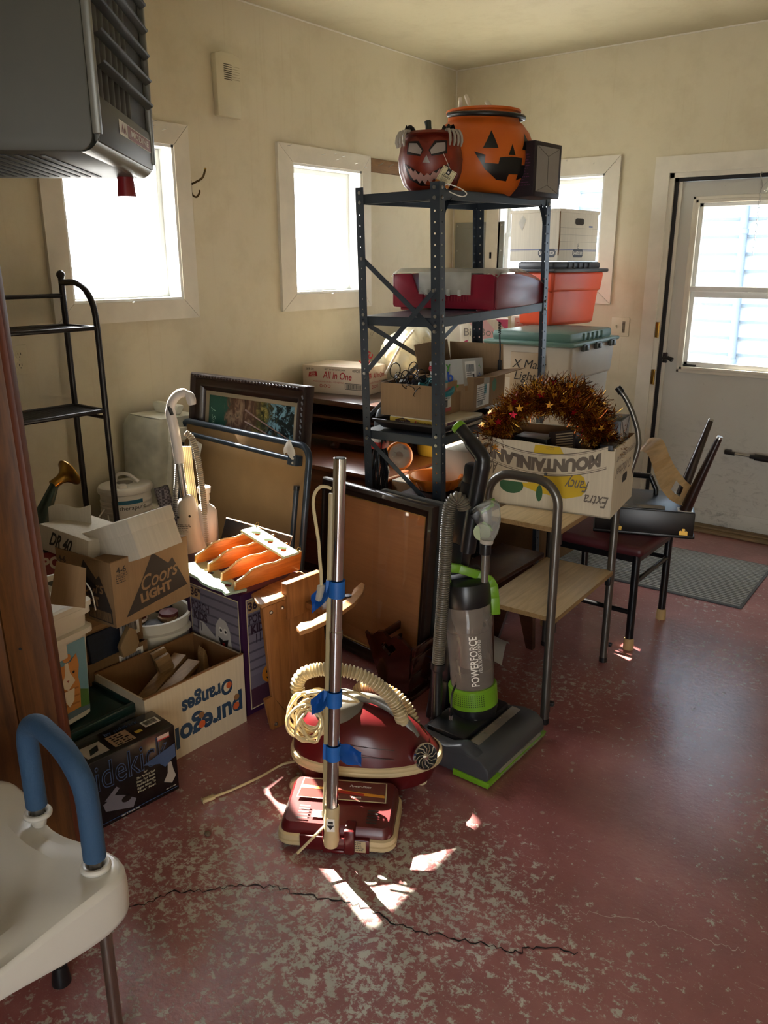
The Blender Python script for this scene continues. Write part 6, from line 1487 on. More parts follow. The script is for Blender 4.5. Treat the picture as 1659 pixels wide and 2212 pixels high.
for fr_, ww in ((F_, w), (L, d_)):
    pc.rect(.022, .02, ww-.012, h_-.025, CRM, fr_, .0006); pc.rect(.026, .024, ww-.016, h_-.029, PHOTO, fr_, .0010)
    pc.rect(.026, .024, ww-.016, .10, plain('print_porch_floor', '#4a2b3b', .5), fr_, .0012); pc.rect(.026, .10, ww-.016, .15, plain('print_porch_boards', '#6c6575', .5), fr_, .0012)
    pc.rect(.03, h_-.078, .085, h_-.033, TANP, fr_, .0014); pc.text('36"', .058, h_-.055, .03, GLET, fr_, .002, bold=.04); pc.text('PORCH', .082, h_-.105, .032, GLET, fr_, .0018, width=.1, bold=.02)
    pc.text('KIDS', .078, h_-.145, .032, GLET, fr_, .0018, width=.08, bold=.05)
    for k in range(2): pc.rect(.06+.018*k, h_-.20, .064+.018*k, h_-.165, GLET, fr_, .0018)
gx, gz = d_*.66, .22                                       # simple printed ghost on the left face
pc.flat([(gx-.035, gz-.10), (gx-.055, gz-.02), (gx-.045, gz+.04), (gx-.04, gz+.10), (gx-.015, gz+.135), (gx+.02, gz+.13), (gx+.04, gz+.095), (gx+.045, gz+.04), (gx+.075, gz-.03), (gx+.085, gz-.12), (gx-.02, gz-.13)], GHO, L, .0016)
pc.flat([(gx-.045, gz+.05), (gx-.10, gz+.085), (gx-.13, gz+.10), (gx-.14, gz+.04), (gx-.09, gz-.01), (gx-.05, gz-.03)], GHO, L, .0015)
for dx in (-.012, .014): pc.disc(gx+dx, gz+.088, .011, PAPER, L, .002, 14, .013); pc.disc(gx+dx+.002, gz+.088, .006, BLACK, L, .0024, 12)
pc.flat([(gx-.028, gz+.06), (gx, gz+.05), (gx+.03, gz+.062), (gx+.022, gz+.035), (gx, gz+.022), (gx-.018, gz+.035)], BLACK, L, .002); pc.disc(gx+.002, gz+.034, .009, RED, L, .0024, 12)
pc.flat([(gx-.03, gz-.005), (gx+.045, gz-.0), (gx+.05, gz-.03), (gx+.01, gz-.02), (gx-.03, gz-.035)], BLACK, L, .002); pc.disc(gx+.01, gz-.015, .01, GLET, L, .0024)
gx, gz = w*.78, .25
pc.flat([(gx-.06, gz+.10), (gx-.03, gz+.06), (gx-.02, gz-.0), (gx+.05, gz-.05), (gx+.05, gz+.10), (gx, gz+.075)], GHO, F_, .0016)
pc.disc(w*.42, .135, .042, PMK, F_, .0018, 24, .038)
for dx in (-.016, .014): pc.flat([(w*.42+dx-.009, .138), (w*.42+dx+.009, .138), (w*.42+dx, .156)], BLACK, F_, .0024)
pc.flat([(w*.42-.026, .125), (w*.42-.008, .117), (w*.42+.01, .118), (w*.42+.028, .128), (w*.42+.018, .108), (w*.42-.012, .106)], BLACK, F_, .0024)
pc.disc(.09, .17, .024, GHO, T_, .0008, 18, .018); pc.rect(.10, .29, .16, .309, PAPER, T_, .001); pc.bars(.105, .293, .155, .306, BLACK, T_, 7, .0016)
o = tag(pc.obj('porch_figure_carton'), 'purple printed carton with ghost picture standing under the plate rack', 'box'); place(o, (1.259, -3.205, 0), 87.4)
ORW = wood('orange_pine', '#c0722c', '#a3591d', 'X', .4, 1.2, coat=.2); GNP = plain('pale_green_wash_paint', '#9fb8a2', .55, var=.1); RIMW = plain('pale_cut_wood', '#d9b983', .6)
pr_ = thing('plate_rack', 'orange pine rack with pale green heart cut boards lying on the purple carton', 'rack', (1.262, -3.222, .492), rot=Euler((R(10), R(.6), R(84.5))))
L_, Wd = .29, .25
for i in range(4):
    y = .006 + i*(Wd-.018)/3
    top = [(0.0, .03), (.03, .04), (.07, .062), (.12, .066), (.17, .060), (.21, .066), (.25, .072), (L_, .072)]
    m = MB(); m.prism([(0, 0), (L_, 0)] + top[::-1], .011, ORW, frame((0, y+.011, 0), (1, 0, 0), (0, 0, 1)), bev=.0012)
    m.tube([(x, y+.0055, z+.0005) for x, z in top], .0046, RIMW, 6); m.obj('divider', pr_)
m = MB(); hs_ = [heart(.0, .05+.075*k, .022, 20, R(90)) for k in range(3)]
m.prism([(-.035, 0), (.035, 0), (.035, Wd), (-.035, Wd)], .009, GNP, frame((.235, 0, .073), (1, 0, 0), (0, 1, 0)), holes=hs_); m.obj('green_board', pr_)
m = MB(); hs_ = [heart(.015, .06, .024, 20, R(90)), heart(.018, .165, .024, 20, R(90))]
edge = [(-.035, 0), (-.03, .03), (-.05, .06), (-.06, .1), (-.052, .14), (-.058, .18), (-.05, .22), (-.035, Wd)]
m.prism([(.055, 0), (.055, Wd)] + edge[::-1], .009, GNP, Matrix.Rotation(R(0), 4, 'X') @ frame((-.012, 0, -.004), (1, 0, -.12), (0, 1, 0)), holes=hs_); m.obj('green_board', pr_)
for y in (.004, Wd-.006):
    m = MB(); m.tube([V(.272+.008*math.cos(a), y, .09+.008*math.sin(a)) for a in [2*PI*i/12 for i in range(12)]], .0016, BRASS, 6, closed=True); m.obj('ring_hook', pr_)
# ------------------------------------------------------------------ pine wall shelf stood on end, with curved peg board
HPW = wood('honey_pine', '#946132', '#7a4b22', 'Z', .45, knots=True); HPX = wood('honey_pine_flat', '#a87a4c', '#8f6238', 'Y', .45)
ws = thing('pine_shelf', 'honey pine shelf standing on end beside the purple carton with curved bracket', 'shelf', (1.395, -3.215, 0), R(86))
w, d_, h_ = .295, .13, .47
m = MB(); m.prism([(0.005, 0), (.105, 0), (.10, .0), (.085, h_), (-.015, h_), (.012, .13), (-.02, .13)], .016, HPW, frame((0, 0.016, 0), (1, 0, 0), (0, 0, 1)), bev=.002); m.obj('end_board', ws)
m = MB(); m.prism([(.10, 0), (w, 0), (w-.03, h_), (.085, h_)], .014, HPW, frame((0, .026, 0), (1, 0, 0), (0, 0, 1)), bev=.002); m.bar((.102, .006, .0), (.087, .006, h_), .008, .02, HPW); m.obj('back_board', ws)
m = MB(); m.prism([(-.018, -.0), (.09, .0), (.09, .018), (.22, .05), (.26, .07), (.28, .13), (.25, .15), (.20, .125), (.12, .12), (.02, .10), (-.018, .02)], .014, HPX, frame((0, 0, h_), (1, 0, 0), (0, 1, 0)), bev=.003); m.obj('top_board', ws)
m = MB(); m.box((.088, -.006, h_-.075), (.255, .022, h_+.055), HPW, .002); m.obj('peg_rail', ws)
for x in (.14, .156, .172): pass
for x in (.02, .07):
    m = MB(); m.at(frame((x, -.0005, h_-.025), (1, 0, 0), (0, 0, 1))); m.lathe([(.007, 0), (.006, .004), (.0, .007)], STEEL, 14); m.obj('screw', ws)
m = MB(); m.at(frame((.02, -.0005, .02), (1, 0, 0), (0, 0, 1))); m.lathe([(.007, 0), (.006, .004), (.0, .007)], STEEL, 14); m.obj('screw', ws)
bo = [Vector(p) for p in ((1.520, -3.202, 0.430), (1.506, -3.167, 0.430), (1.526, -3.139, 0.430), (1.520, -3.068, 0.430), (1.506, -2.990, 0.430), (1.496, -2.900, 0.430), (1.461, -2.840, 0.430), (1.441, -2.770, 0.430), (1.466, -2.780, 0.430), (1.510, -2.847, 0.430), (1.544, -2.935, 0.430), (1.555, -3.007, 0.430), (1.564, -3.105, 0.430), (1.562, -3.179, 0.430), (1.553, -3.221, 0.430))]
m = MB(ws); m.prism([(p.x, p.y) for p in bo], .017, HPX, frame((0, 0, .413), (1, 0, 0), (0, 1, 0)), bev=.003); m.obj('curved_bracket', ws)
m = MB(ws); m.bar((1.512, -3.031, .424), (1.385, -3.011, .424), .06, .022, HPW, bev=.003); m.obj('bracket_block', ws)
m = MB(ws); m.lathe([(.014, 0), (.014, .004), (0, .0045)], BLACKMETAL, 16, o=Vector((1.489, -2.905, 0.430))); m.obj('bracket_plate', ws)

# ------------------------------------------------------------------ big glazed frame
EBO = wood('ebony_frame_wood', '#231813', '#150d0a', 'X', 0.3, coat=.2); GOLD = plain('gold_fillet', '#8a6a35', .35, .6)
f2 = thing('picture_frame', 'large dark glazed frame backed with brown cardboard leaning on the steel shelf', 'picture frame', (1.015, -2.536, 0), rot=Euler((R(-4.9), R(-.6), R(-8.5))))
w, h_ = .637, .71
m = MB(); moulding(m, w, h_, [(0, 0), (0, .022), (.006, .03), (.02, .032), (.03, .024), (.046, .018), (.05, .012), (.05, 0)], EBO); m.obj('frame', f2)
m = MB(); moulding(m, w-.098, h_-.098, [(0, .014), (.004, .014), (.006, .008)], GOLD); m.v = [v+V(.049, 0, .049) for v in m.v]; m.obj('gold_fillet', f2)
m = MB(); m.box((.05, -.002, .05), (w-.05, .004, h_-.05), cardboard('frame_cardboard_back', '#a8744a', 'X')); m.obj('backing', f2)
m = MB(); m.box((.05, -.009, .05), (w-.05, -.007, h_-.05), GLASS); m.obj('glass_pane', f2)
wpd = MB(); wpd.prism([(-.02, 0), (.02, 0), (.026, .05), (.012, .095), (0, .105), (-.016, .09), (-.028, .05)], .012, HPX, frame((0, 0, 0), (1, 0, 0), (0, -.2, 1)), bev=.002)
tag(place(wpd.obj('wooden_paddle'), (1.497, -2.815, 0.000), 20), 'small pale wooden paddle end standing behind the canister hose', 'wood piece')
gb = MB(); gb.box((0, 0, 0), (.42, .03, .70), plain('dusty_grey_panel', '#4b4a45', .8, var=.2, bump=.2, bscale=40), .004)
tag(place(gb.obj('grey_panel'), (1.30, -2.50, 0), 0, Euler((R(-2), 0, R(-4)))), 'dusty grey panel standing between the glazed frame and the steel shelf', 'panel')

# ------------------------------------------------------------------ dark magazine rack with heart
CHW = wood('dark_cherry_gloss', '#35130b', '#1f0a06', 'Z', .16, coat=.6)
mr = thing('magazine_rack', 'dark cherry wood magazine rack with heart cut end panel on the floor', 'magazine rack', (1.585, -2.745, 0), R(3))
def end_panel(y):
    m = MB(); pts = [(-.055, .03), (.065, .03), (.09, .232), (.078, .238), (.055, .258), (.028, .268), (.004, .252), (-.002, .246), (-.03, .272), (-.055, .268), (-.075, .248), (-.098, .242), (-.112, .25)]
    m.prism(pts, .014, CHW, frame((0, y, 0), (1, 0, 0), (0, -.12, 1)), holes=[heart(-.008, .205, .034, 22)], bev=0); m.obj('end_panel', mr)
end_panel(0); end_panel(.30)
m = MB(); m.box((-.075, -.022, 0), (.085, .33, .022), CHW, .006); m.box((-.055, -.012, .02), (.065, .31, .034), CHW, .003); m.obj('base_board', mr)
for sx_ in (-1, 1):
    for z in (.07, .145, .205):
        m = MB(); x = (.055+.04*(z/.23)) if sx_ > 0 else -(.05+.045*(z/.23)); m.bar((x, -.02-.12*z*.0, z), (x, .29, z), .012, .055 if z < .2 else .03, CHW, bev=.002); m.obj('slat', mr)

# ------------------------------------------------------------------ canister vacuum
MAR = plain('maroon_vacuum_plastic', '#541014', 0.28, var=.12, spec=.5); CRMR = plain('cream_rubber_bumper', '#c2ad84', .5); SGR = plain('smoky_grey_plastic', '#6f6d66', .3); HOSE = plain('beige_hose_vinyl', '#bfae88', .42); CRD = plain('cream_cord_vinyl', '#cdbb90', .4)
VY = R(31)
cv = thing('canister_vacuum', 'maroon canister vacuum with cream bumper, chrome nose grille and hose on top', 'vacuum cleaner', (1.822, -3.235, 0), VY)
cv.scale = (.93, .93, .93)
def outline(s_, z, n=56, k=1.0):
    """tear-drop plan: broad round tail at -x, rounded nose at +x"""
    P = []
    for i in range(n):
        a = 2*PI*i/n; c, s2 = math.cos(a), math.sin(a)
        hx = .262 if c > 0 else .235; hy = .142*(1-.22*max(0, c)**2)
        P.append(V(math.copysign(abs(c)**.8, c)*hx*s_*k, math.copysign(abs(s2)**.82, s2)*hy*s_, z))
    return P
m = MB(); loft(m, [outline(.80, .032), outline(.90, .045), outline(.96, .085), outline(.985, .112)], MAR, True, False); m.obj('lower_shell', cv)
m = MB(); loft(m, [outline(.985, .104), outline(1.02, .108), outline(1.03, .116), outline(1.012, .122), outline(1.03, .128), outline(1.02, .137), outline(.985, .141)], CRMR, False, False); m.obj('bumper', cv, 'cream rubber bumper band')
m = MB(); loops = []
for s_, z in ((.985, .138), (.975, .165), (.93, .205), (.85, .24), (.72, .27), (.52, .288), (.25, .297), (.02, .298)):
    lp = outline(s_, z)
    for p in lp:
        t_ = max(0, p.x/.26); p.z = z - .085*t_**1.3*min(1, (z-.138)/.1)             # the dome falls towards the nose
    loops.append(lp)
loft(m, loops, MAR, False, True); m.obj('upper_shell', cv)
m = MB()
for k in range(2):
    m.tube([V(-.06+.02*k, -.146+.012*k, .19+.028*k), V(.03, -.142+.012*k, .182+.028*k), V(.12, -.128+.012*k, .17+.026*k)], .0012, plain('dark_maroon_groove', '#2c0708', .5), 5)
vs, fs = text_polys('crest', .02, .3); 
m.obj('shell_groove', cv)
m = MB(); wr = frame((.215, -.086, .165), (.80, .55, 0), (-.25, .30, 1)); m.at(wr); m.lathe([(.040, -.008), (.043, .0), (.043, .007), (.039, .011), (.037, .004)], CHROME, 34, cap=False); m.disc(0, 0, .037, BLACK, None, .003, 30)
for i in range(12):
    a = 2*PI*i/12; m.tube([(.009*math.cos(a), .009*math.sin(a), .007), (.024*math.cos(a+.22), .024*math.sin(a+.22), .0075), (.038*math.cos(a+.6), .038*math.sin(a+.6), .007)], .0022, CHROME, 6)
m.lathe([(.010, .004), (.010, .009), (.004, .012), (0, .0125)], CHROME, 16); m.obj('nose_grille', cv)
m = MB(); m.tube(smooth_path([V(-.05, .0, .290), V(-.02, .0, .312), V(.04, -.005, .312), V(.105, -.012, .280), V(.15, -.02, .238), V(.18, -.03, .195)], 6), [.012]*6+[.016]*14+[.017]*11, SGR, 14)
for i in range(len(m.v)): pass
m.obj('carry_handle', cv, 'grey carry handle')
m = MB(); m.lathe([(.085, .268), (.085, .292), (.07, .312), (.05, .322), (.047, .318), (.0, .318)], SGR, 36, o=(-.075, -.015, 0)); m.ring(-.075, -.015, .03, .034, plain('grey_ring', '#98958a', .3), None, .3195); m.obj('hose_port', cv)
for (x, y) in ((-.2, -.1), (-.2, .1)):
    m = MB(); m.at(frame((x, y, .030), (1, 0, 0), (0, 0, 1))); m.lathe([(.0, -.014), (.026, -.013), (.030, -.006), (.030, .006), (.026, .013), (.0, .014)], plain('cream_caster', '#b3a888', .35), 22); m.at(frame((x, y, .030), (1, 0, 0), (0, 0, 1))); m.lathe([(.012, .012), (.01, .018), (0, .019)], STEEL, 12); m.home(); m.obj('caster', cv)
m = MB(); m.at(frame((.2, .0, .02), (1, 0, 0), (0, 0, 1))); m.lathe([(0, -.012), (.02, -.011), (.02, .011), (0, .012)], CRMR, 18); m.home(); m.obj('caster', cv)
def hose_pl(s): return s
hp = [(1.683, -3.368, 0.314), (1.680, -3.370, 0.348), (1.695, -3.360, 0.381), (1.728, -3.338, 0.398), (1.771, -3.309, 0.402), (1.818, -3.278, 0.395), (1.864, -3.248, 0.372), (1.901, -3.223, 0.336), (1.929, -3.205, 0.291), (1.943, -3.195, 0.244)]
hp = [Vector(p) for p in hp]; hp += [Vector((1.893, -3.141, 0.157)), Vector((1.805, -3.128, 0.147)), Vector((1.722, -3.132, 0.221)), Vector((1.766, -3.127, 0.264)), Vector((1.849, -3.112, 0.256)), Vector((1.911, -3.110, 0.211)), Vector((1.944, -3.117, 0.144)), Vector((1.936, -3.111, 0.071)), Vector((1.917, -3.103, 0.024))]
hose = thing('vacuum_hose', 'beige corrugated vacuum hose looped over the maroon canister vacuum', 'hose', (1.80, -3.20, .30))
m = MB(hose); m.tube(smooth_path(hp, 7), .0185, HOSE, 14, ridge=(.0105, .007)); m.obj('ribbed_tube', hose)
e0, e1 = hp[0], hp[1]; m = MB(hose); dd = (e0-e1).normalized()
cd_ = (dd*0.4 + Vector((.55, -.83, .1))*.6).normalized()
m.tube([e0-cd_*.01, e0+cd_*.012], .0215, CRMR, 20); m.tube([e0+cd_*.0122, e0+cd_*.0128], .0165, BLACK, 20); m.tube([e0+cd_*.012+V(-.0, 0, -.022), e0+cd_*.012+V(.05, .03, -.024)], .003, CRMR, 6); m.obj('end_cuff', hose)
cc2 = thing('cord_coil', 'coil of cream power cord heaped at the tail of the canister vacuum', 'cord', (1.68, -3.36, .25))
q9 = random.Random(21); cen = Vector((1.762, -3.418, 0.290)); ex, ey = Vector((.83, .55, 0)), Vector((-.15, .22, .96)); pts = []
for i in range(11):
    rx, rz_ = q9.uniform(.036, .070), q9.uniform(.040, .075); off = ex*q9.uniform(-.018, .022) + V(0, 0, q9.uniform(-.018, .015)) + Vector((.55, -.83, 0))*q9.uniform(-.03, .03); tl = q9.uniform(-1.6, 1.6)
    for k in range(9):
        a = 2*PI*k/9 + i*.7; pts.append(cen+off+ex*rx*math.cos(a)+(ey+ex*tl*.3).normalized()*rz_*math.sin(a)+Vector((.55, -.83, 0))*.012*math.sin(a*2+i))
m = MB(cc2); m.tube(smooth_path(pts, 4), .0042, CRD, 8); m.obj('coil', cc2)
m = MB(cc2); m.tube(smooth_path([cen+V(.0, .0, .075), cen+ex*.09+V(0, .0, .085), cen+ex*.15+V(0, 0, .06), cen+ex*.12+V(0, .02, .045), cen+ex*.05+V(0, .01, .06), cen+ex*.11+V(.01, .03, .075), cen+ex*.16+V(0, .04, .05)], 7), .0042, CRD, 8); m.obj('coil', cc2)
fl = [Vector(p) for p in ((1.523, -3.590, 0.006), (1.541, -3.535, 0.006), (1.561, -3.436, 0.006), (1.570, -3.342, 0.006))] + [Vector((1.663, -3.360, 0.075)), Vector((1.673, -3.358, 0.144))]
m = MB(cc2); m.tube(smooth_path(fl, 6), .004, CRD, 8); m.obj('trailing_cord', cc2)
m = MB(cc2); p = fl[0]; d = (fl[0]-fl[1]).normalized(); m.bar(p-d*.004, p+d*.032, .016, .011, CRD, bev=.003); m.bar(p+d*.032, p+d*.036, .018, .013, CRD, bev=.001); m.obj('plug', cc2)
wc2 = [(1.854, -3.449, 0.177), (1.861, -3.445, 0.220), (1.859, -3.446, 0.262)]
# ------------------------------------------------------------------ power nozzle and wand
ph = thing('power_nozzle', 'maroon power nozzle with cream bumper standing in sunlight before the canister', 'vacuum head', (1.838, -3.622, 0), R(30.5))
w, d_ = .315, .205
def rr_loop(i, z, r=.03, n=7, top=0.0, x0=0, y0=0, x1=w, y1=d_):
    P = []
    for (x, y, a0) in ((x0+r, y0+r, 180), (x1-r, y0+r, 270), (x1-r, y1-r, 0), (x0+r, y1-r, 90)):
        for k in range(n): a = R(a0+90*k/(n-1)); P.append(V(x+(r-i)*math.cos(a), y+(r-i)*math.sin(a), z))
    return P
m = MB(); lp = [rr_loop(.004, .014), rr_loop(0, .022), rr_loop(0, .062), rr_loop(.003, .072)]
top_ = rr_loop(.012, .082)
for q_ in top_: q_.z = .080+.020*min(1, max(0, q_.y/d_)*1.5)
mid = rr_loop(.002, .07)
for q_ in mid: q_.z = .068+.018*min(1, max(0, q_.y/d_)*1.5)
lp[-1] = mid; loft(m, lp+[top_], MAR, True, True); m.obj('shell', ph)
m = MB()
loft(m, [rr_loop(-.004, .016), rr_loop(-.010, .022), rr_loop(-.010, .032), rr_loop(-.006, .035), rr_loop(-.010, .038), rr_loop(-.008, .05), rr_loop(-.001, .054)], CRMR, False, False)
m.f = [f for f in m.f]; m.obj('bumper', ph, 'cream rubber bumper')
m = MB(); m.box((.06, -.014, .014), (w-.06, .006, .058), MAR, .003)
m.rect(w-.11, .020, w-.07, .056, plain('aged_label', '#b5a27e', .6), frame((0, -.0145, 0), (1, 0, 0), (0, 0, 1)), .001); m.lines(w-.106, .05, w-.074, 5, .006, .002, plain('dark_print', '#3b3a3c', .7), frame((0, -.0145, 0), (1, 0, 0), (0, 0, 1)), 3, .0016); m.obj('rear_panel', ph)
tp = frame((0, .0, .0815), (1, 0, 0), (0, 1, .148))
YLP = plain('amber_print', '#d08a2a', .35); REDP2 = plain('print_red_band', '#a3241f', .35)
m = MB(); m.box((.03, .085, .0), (w-.03, d_-.02, .004), plain('dark_badge', '#5a2a2a', .2), .001, ) if False else None
m.flat([(.028, .10), (w-.028, .10), (w-.034, d_-.028), (.034, d_-.028)], plain('cream_rule', '#cfc39a', .5), tp, .0026); m.flat([(.031, .103), (w-.031, .103), (w-.037, d_-.031), (.037, d_-.031)], plain('smoke_maroon_panel', '#63302c', .2), tp, .0032)
m.flat([(.034, .135), (.14, .135), (.15, .125), (w-.034, .118), (w-.036, .128), (.16, .137), (.036, .150)], YLP, tp, .0038); m.flat([(.14, .125), (.22, .12), (.22, .128), (.15, .136)], REDP2, tp, .0042)
m.text('Power-Mate', .205, .155, .009, PAPER, tp, .0042, rot=0, shear=.3); m.text('POWER', .20, .112, .006, PAPER, tp, .0042)
for i in range(5):
    for x in (.045, w-.075): m.rect(x, .022+i*.011, x+.030, .027+i*.011, BLACK, tp, .003)
m.rect(.085, .03, .155, .055, plain('white_sticker', '#e8e2d4', .5), tp, .003)
m.obj('top_panel', ph)
m = MB(); m.box((.125, -.022, .012), (.150, .03, .09), MAR, .006); m.box((.185, -.022, .012), (.215, .03, .09), MAR, .006); m.box((.148, -.020, .012), (.187, .0, .024), MAR, .004); m.obj('pivot_yoke', ph)
wb_, wt = Vector((1.972, -3.556, .055)), Vector((1.994, -3.519, 1.121)); wd = (wt-wb_).normalized(); Lw = (wt-wb_).length
m = MB(ph); m.tube([wb_-wd*.02, wb_+wd*.0, wb_+wd*.02, wb_+wd*.10, wb_+wd*.105], [.020, .0235, .021, .021, .018], CRMR, 22); al = frame(wb_+wd*.058+Vector((.55, -.83, 0)).normalized()*.0215, (.83, .55, 0), wd)
m.at(al); m.rect(-.011, -.02, .011, .02, PAPER, None, .0004); m.ring(0, 0, .0, .001, BLACK, None, .0008); m.flat([(-.007, .004), (.007, .004), (.007, .012), (-.007, .012)], BLACK, None, .0008); m.flat([(-.01, .0), (.01, .0), (0, -.014)], BLACK, None, .0008); m.home(); m.obj('neck', ph)
wd_ = thing('vacuum_wand', 'tall chrome vacuum wand taped with blue strips, rising from the maroon nozzle', 'vacuum wand', wb_)
m = MB(wd_); m.tube([wb_+wd*.10, wb_+wd*.62], .0165, CHROME, 26); m.obj('lower_tube', wd_)
m = MB(wd_); m.tube([wb_+wd*.60, wb_+wd*.62, wb_+wd*.622, wb_+wd*Lw], [.0175, .0175, .0155, .0155], CHROME, 26); m.tube([wb_+wd*(Lw+.0005), wb_+wd*(Lw+.001)], .0135, BLACK, 20); m.obj('upper_tube', wd_)
lf = -Vector((.83, .55, 0)).normalized()
m = MB(wd_); m.bar(wb_+wd*.18+lf*.019, wb_+wd*.98+lf*.019, .009, .013, plain('tan_cord_clip', '#a3926a', .45), up=lf, bev=.002); m.tube([wb_+wd*.18+lf*.02, wb_+wd*.10+lf*.022, wb_+wd*.04+lf*.018, wb_+wd*.02+lf*.05+V(.02, -.04, 0), wb_+wd*.0+lf*.075+V(.03, -.06, 0)], .004, CRD, 8); m.obj('cord_clip', wd_)
lc = [(1.978, -3.533, 1.046), (1.970, -3.539, 1.050), (1.956, -3.548, 1.050), (1.944, -3.556, 1.033), (1.940, -3.558, 1.003), (1.944, -3.555, 0.958), (1.949, -3.552, 0.911), (1.951, -3.551, 0.862), (1.953, -3.550, 0.826)]
m = MB(wd_); m.tube(smooth_path([Vector(p) for p in lc], 5), .0042, CRD, 8); p = Vector(lc[-1]); m.tube([p, p+V(0, 0, -.03)], .0042, CRD, 8); m.bar(p+V(0, 0, -.03), p+V(-.005, -.003, -.072), .020, .014, plain('pale_plug', '#b9b1a0', .45), bev=.003); m.obj('cord_loop', wd_)
def tape(z, flapdir, flaplen, tilt):
    m = MB(wd_); c_ = wb_+wd*z; m.tube([c_-wd*.022, c_+wd*.022], .0205, BLUE, 20, cap=False)
    m.bar(c_-wd*.022+lf*.018, c_+wd*.022+lf*.018, .012, .018, BLUE, up=lf)
    base = c_+flapdir*.018; q0 = random.Random(int(z*100)); fwd = Vector((.55, -.83, 0))
    m.sheet(lambda u, v: base + flapdir*flaplen*u + wd*((v-.5)*.045*(1+.3*u) + tilt*u) + fwd*(.010*math.sin(5*u+3*v)+.006*math.sin(9*v)*u), 7, 5, BLUE, .0012); m.obj('blue_tape', wd_, 'blue masking tape strip')
tape(.735, lf, .045, -.045); tape(.43, lf, .042, -.03); tape(.272, -lf, .058, -.02)

# ------------------------------------------------------------------ green and black upright vacuum
VBL = plain('vacuum_black_plastic', '#17181a', .3); LIME = plain('lime_green_plastic', '#6a9a1f', .35, var=.05); VGR = plain('dark_grey_plastic', '#3c3e42', .35); SMK = clear('smoky_bin_plastic', '#8f857b', .45, .08, .5)
uv_ = thing('upright_vacuum', 'black and lime green upright vacuum with clear bin and ribbed hose', 'vacuum cleaner', (2.0, -2.85, 0))
m = MB(uv_)                                               # floor head, faces +x
X0, X1, Y0, Y1 = 1.865, 2.165, -3.04, -2.665
side = [(0, .012), (.19, .010), (.285, .012), (.30, .035), (.295, .065), (.265, .088), (.215, .092), (.15, .075), (.06, .085), (0, .08)]
m.prism(side, Y1-Y0, VGR, frame((X0, Y1, 0), (1, 0, 0), (0, 0, 1)), bev=.008); m.obj('floor_head', uv_)
m = MB(uv_); m.prism([(.17, .0), (.30, .0), (.306, .02), (.17, .022)], Y1-Y0+.008, LIME, frame((X0, Y1+.004, 0.004), (1, 0, 0), (0, 0, 1)), bev=.002); m.obj('head_trim', uv_, 'lime green lower trim')
m = MB(uv_); arc = [(.195+.108*math.cos(a), .0+.094*math.sin(a)) for a in [R(8+i*11) for i in range(9)]]
m.prism([(.19, .02)] + arc, Y1-Y0-.10, SMK, frame((X0+.003, Y1-.03, 0.0), (1, 0, 0), (0, 0, 1))); m.obj('brush_window', uv_, 'smoky see-through brush cover')
m = MB(uv_); m.tube([(X0+.21, Y0+.09, .045), (X0+.21, Y1-.04, .045)], .030, plain('brush_roll_dark', '#141311', .8), 16); m.obj('brush_roll', uv_)
m = MB(uv_); m.prism([(0, .06), (.06, .092), (.14, .090), (.20, .115), (.285, .075), (.300, .02), (.16, .02), (0, .02)], .055, VGR, frame((X0-.005, Y0+.058, 0), (1, 0, 0), (0, 0, 1)), bev=.012); m.obj('side_fender', uv_)
m = MB(uv_); m.box((X0+.02, Y0+.06, .07), (X0+.17, Y1-.02, .10), VBL, .012); m.lathe([(.028, 0), (.028, .012), (.024, .016), (0, .016)], plain('grey_dial', '#8c8982', .4), 24, o=(X0+.125, Y0+.20, .098)); m.bar((X0+.10, Y0+.19, .120), (X0+.15, Y0+.21, .120), .014, .014, plain('grey_dial', '#8c8982', .4), bev=.003); m.obj('height_dial', uv_)
for y in (Y0+.03, Y1-.03):
    m = MB(uv_); m.at(frame((X0-.01, y, .055), (1, 0, 0), (0, 0, 1))); m.lathe([(0, -.02), (.05, -.018), (.055, -.008), (.055, .008), (.05, .018), (0, .02)], VBL, 28); m.home(); m.obj('wheel', uv_)
A0, A1 = Vector((1.962, -2.80, .10)), Vector((1.900, -2.80, .66)); ad = (A1-A0).normalized()
am = frame(A0, (0, 1, 0), Vector((0, 1, 0)).cross(ad) * -1)
Q = ad.to_track_quat('Z', 'Y').to_matrix().to_4x4(); Q.translation = A0
m = MB(uv_); m.at(Q); m.lathe([(.045, -.03), (.075, -.01), (.080, .01), (.080, .03)], VBL, 36); m.home(); m.obj('motor_housing', uv_)
qi0 = Q.to_3x3().inverted() @ Vector((.55, -.83, 0)); ac0 = math.atan2(qi0.y, qi0.x)
m = MB(uv_); m.at(Q); m.lathe([(.079, .025), (.083, .03), (.083, .095), (.079, .10)], LIME, 40)
for i in range(16):
    for j in range(6): a = ac0 + R(-52+i*5); m.add([((.0836)*math.cos(a+k*.028*((j % 2)*.0+1)), .0836*math.sin(a+k*.028), .045+j*.0075+z_) for k, z_ in ((0, 0), (1, 0), (1, .004), (0, .004))], [(0, 1, 2, 3)], BLACK)
m.home(); m.obj('filter_ring', uv_, 'lime green filter ring with black grille')
m = MB(uv_); m.at(Q); m.lathe([(.073, .10), (.074, .11), (.076, .30), (.081, .305), (.081, .345), (.078, .35), (.078, .39)], SMK, 44); m.home(); m.obj('dust_bin', uv_, 'clear smoky dust bin')
m = MB(uv_); m.at(Q); m.lathe([(.0, .12), (.045, .12), (.03, .25), (.055, .33), (.055, .38)], plain('inner_cyclone', '#7d7168', .5), 30); m.lathe([(.070, .101), (.071, .16), (.0, .17)], plain('grey_dust', '#5e554e', .95, var=.3), 30); m.home(); m.obj('cyclone', uv_)
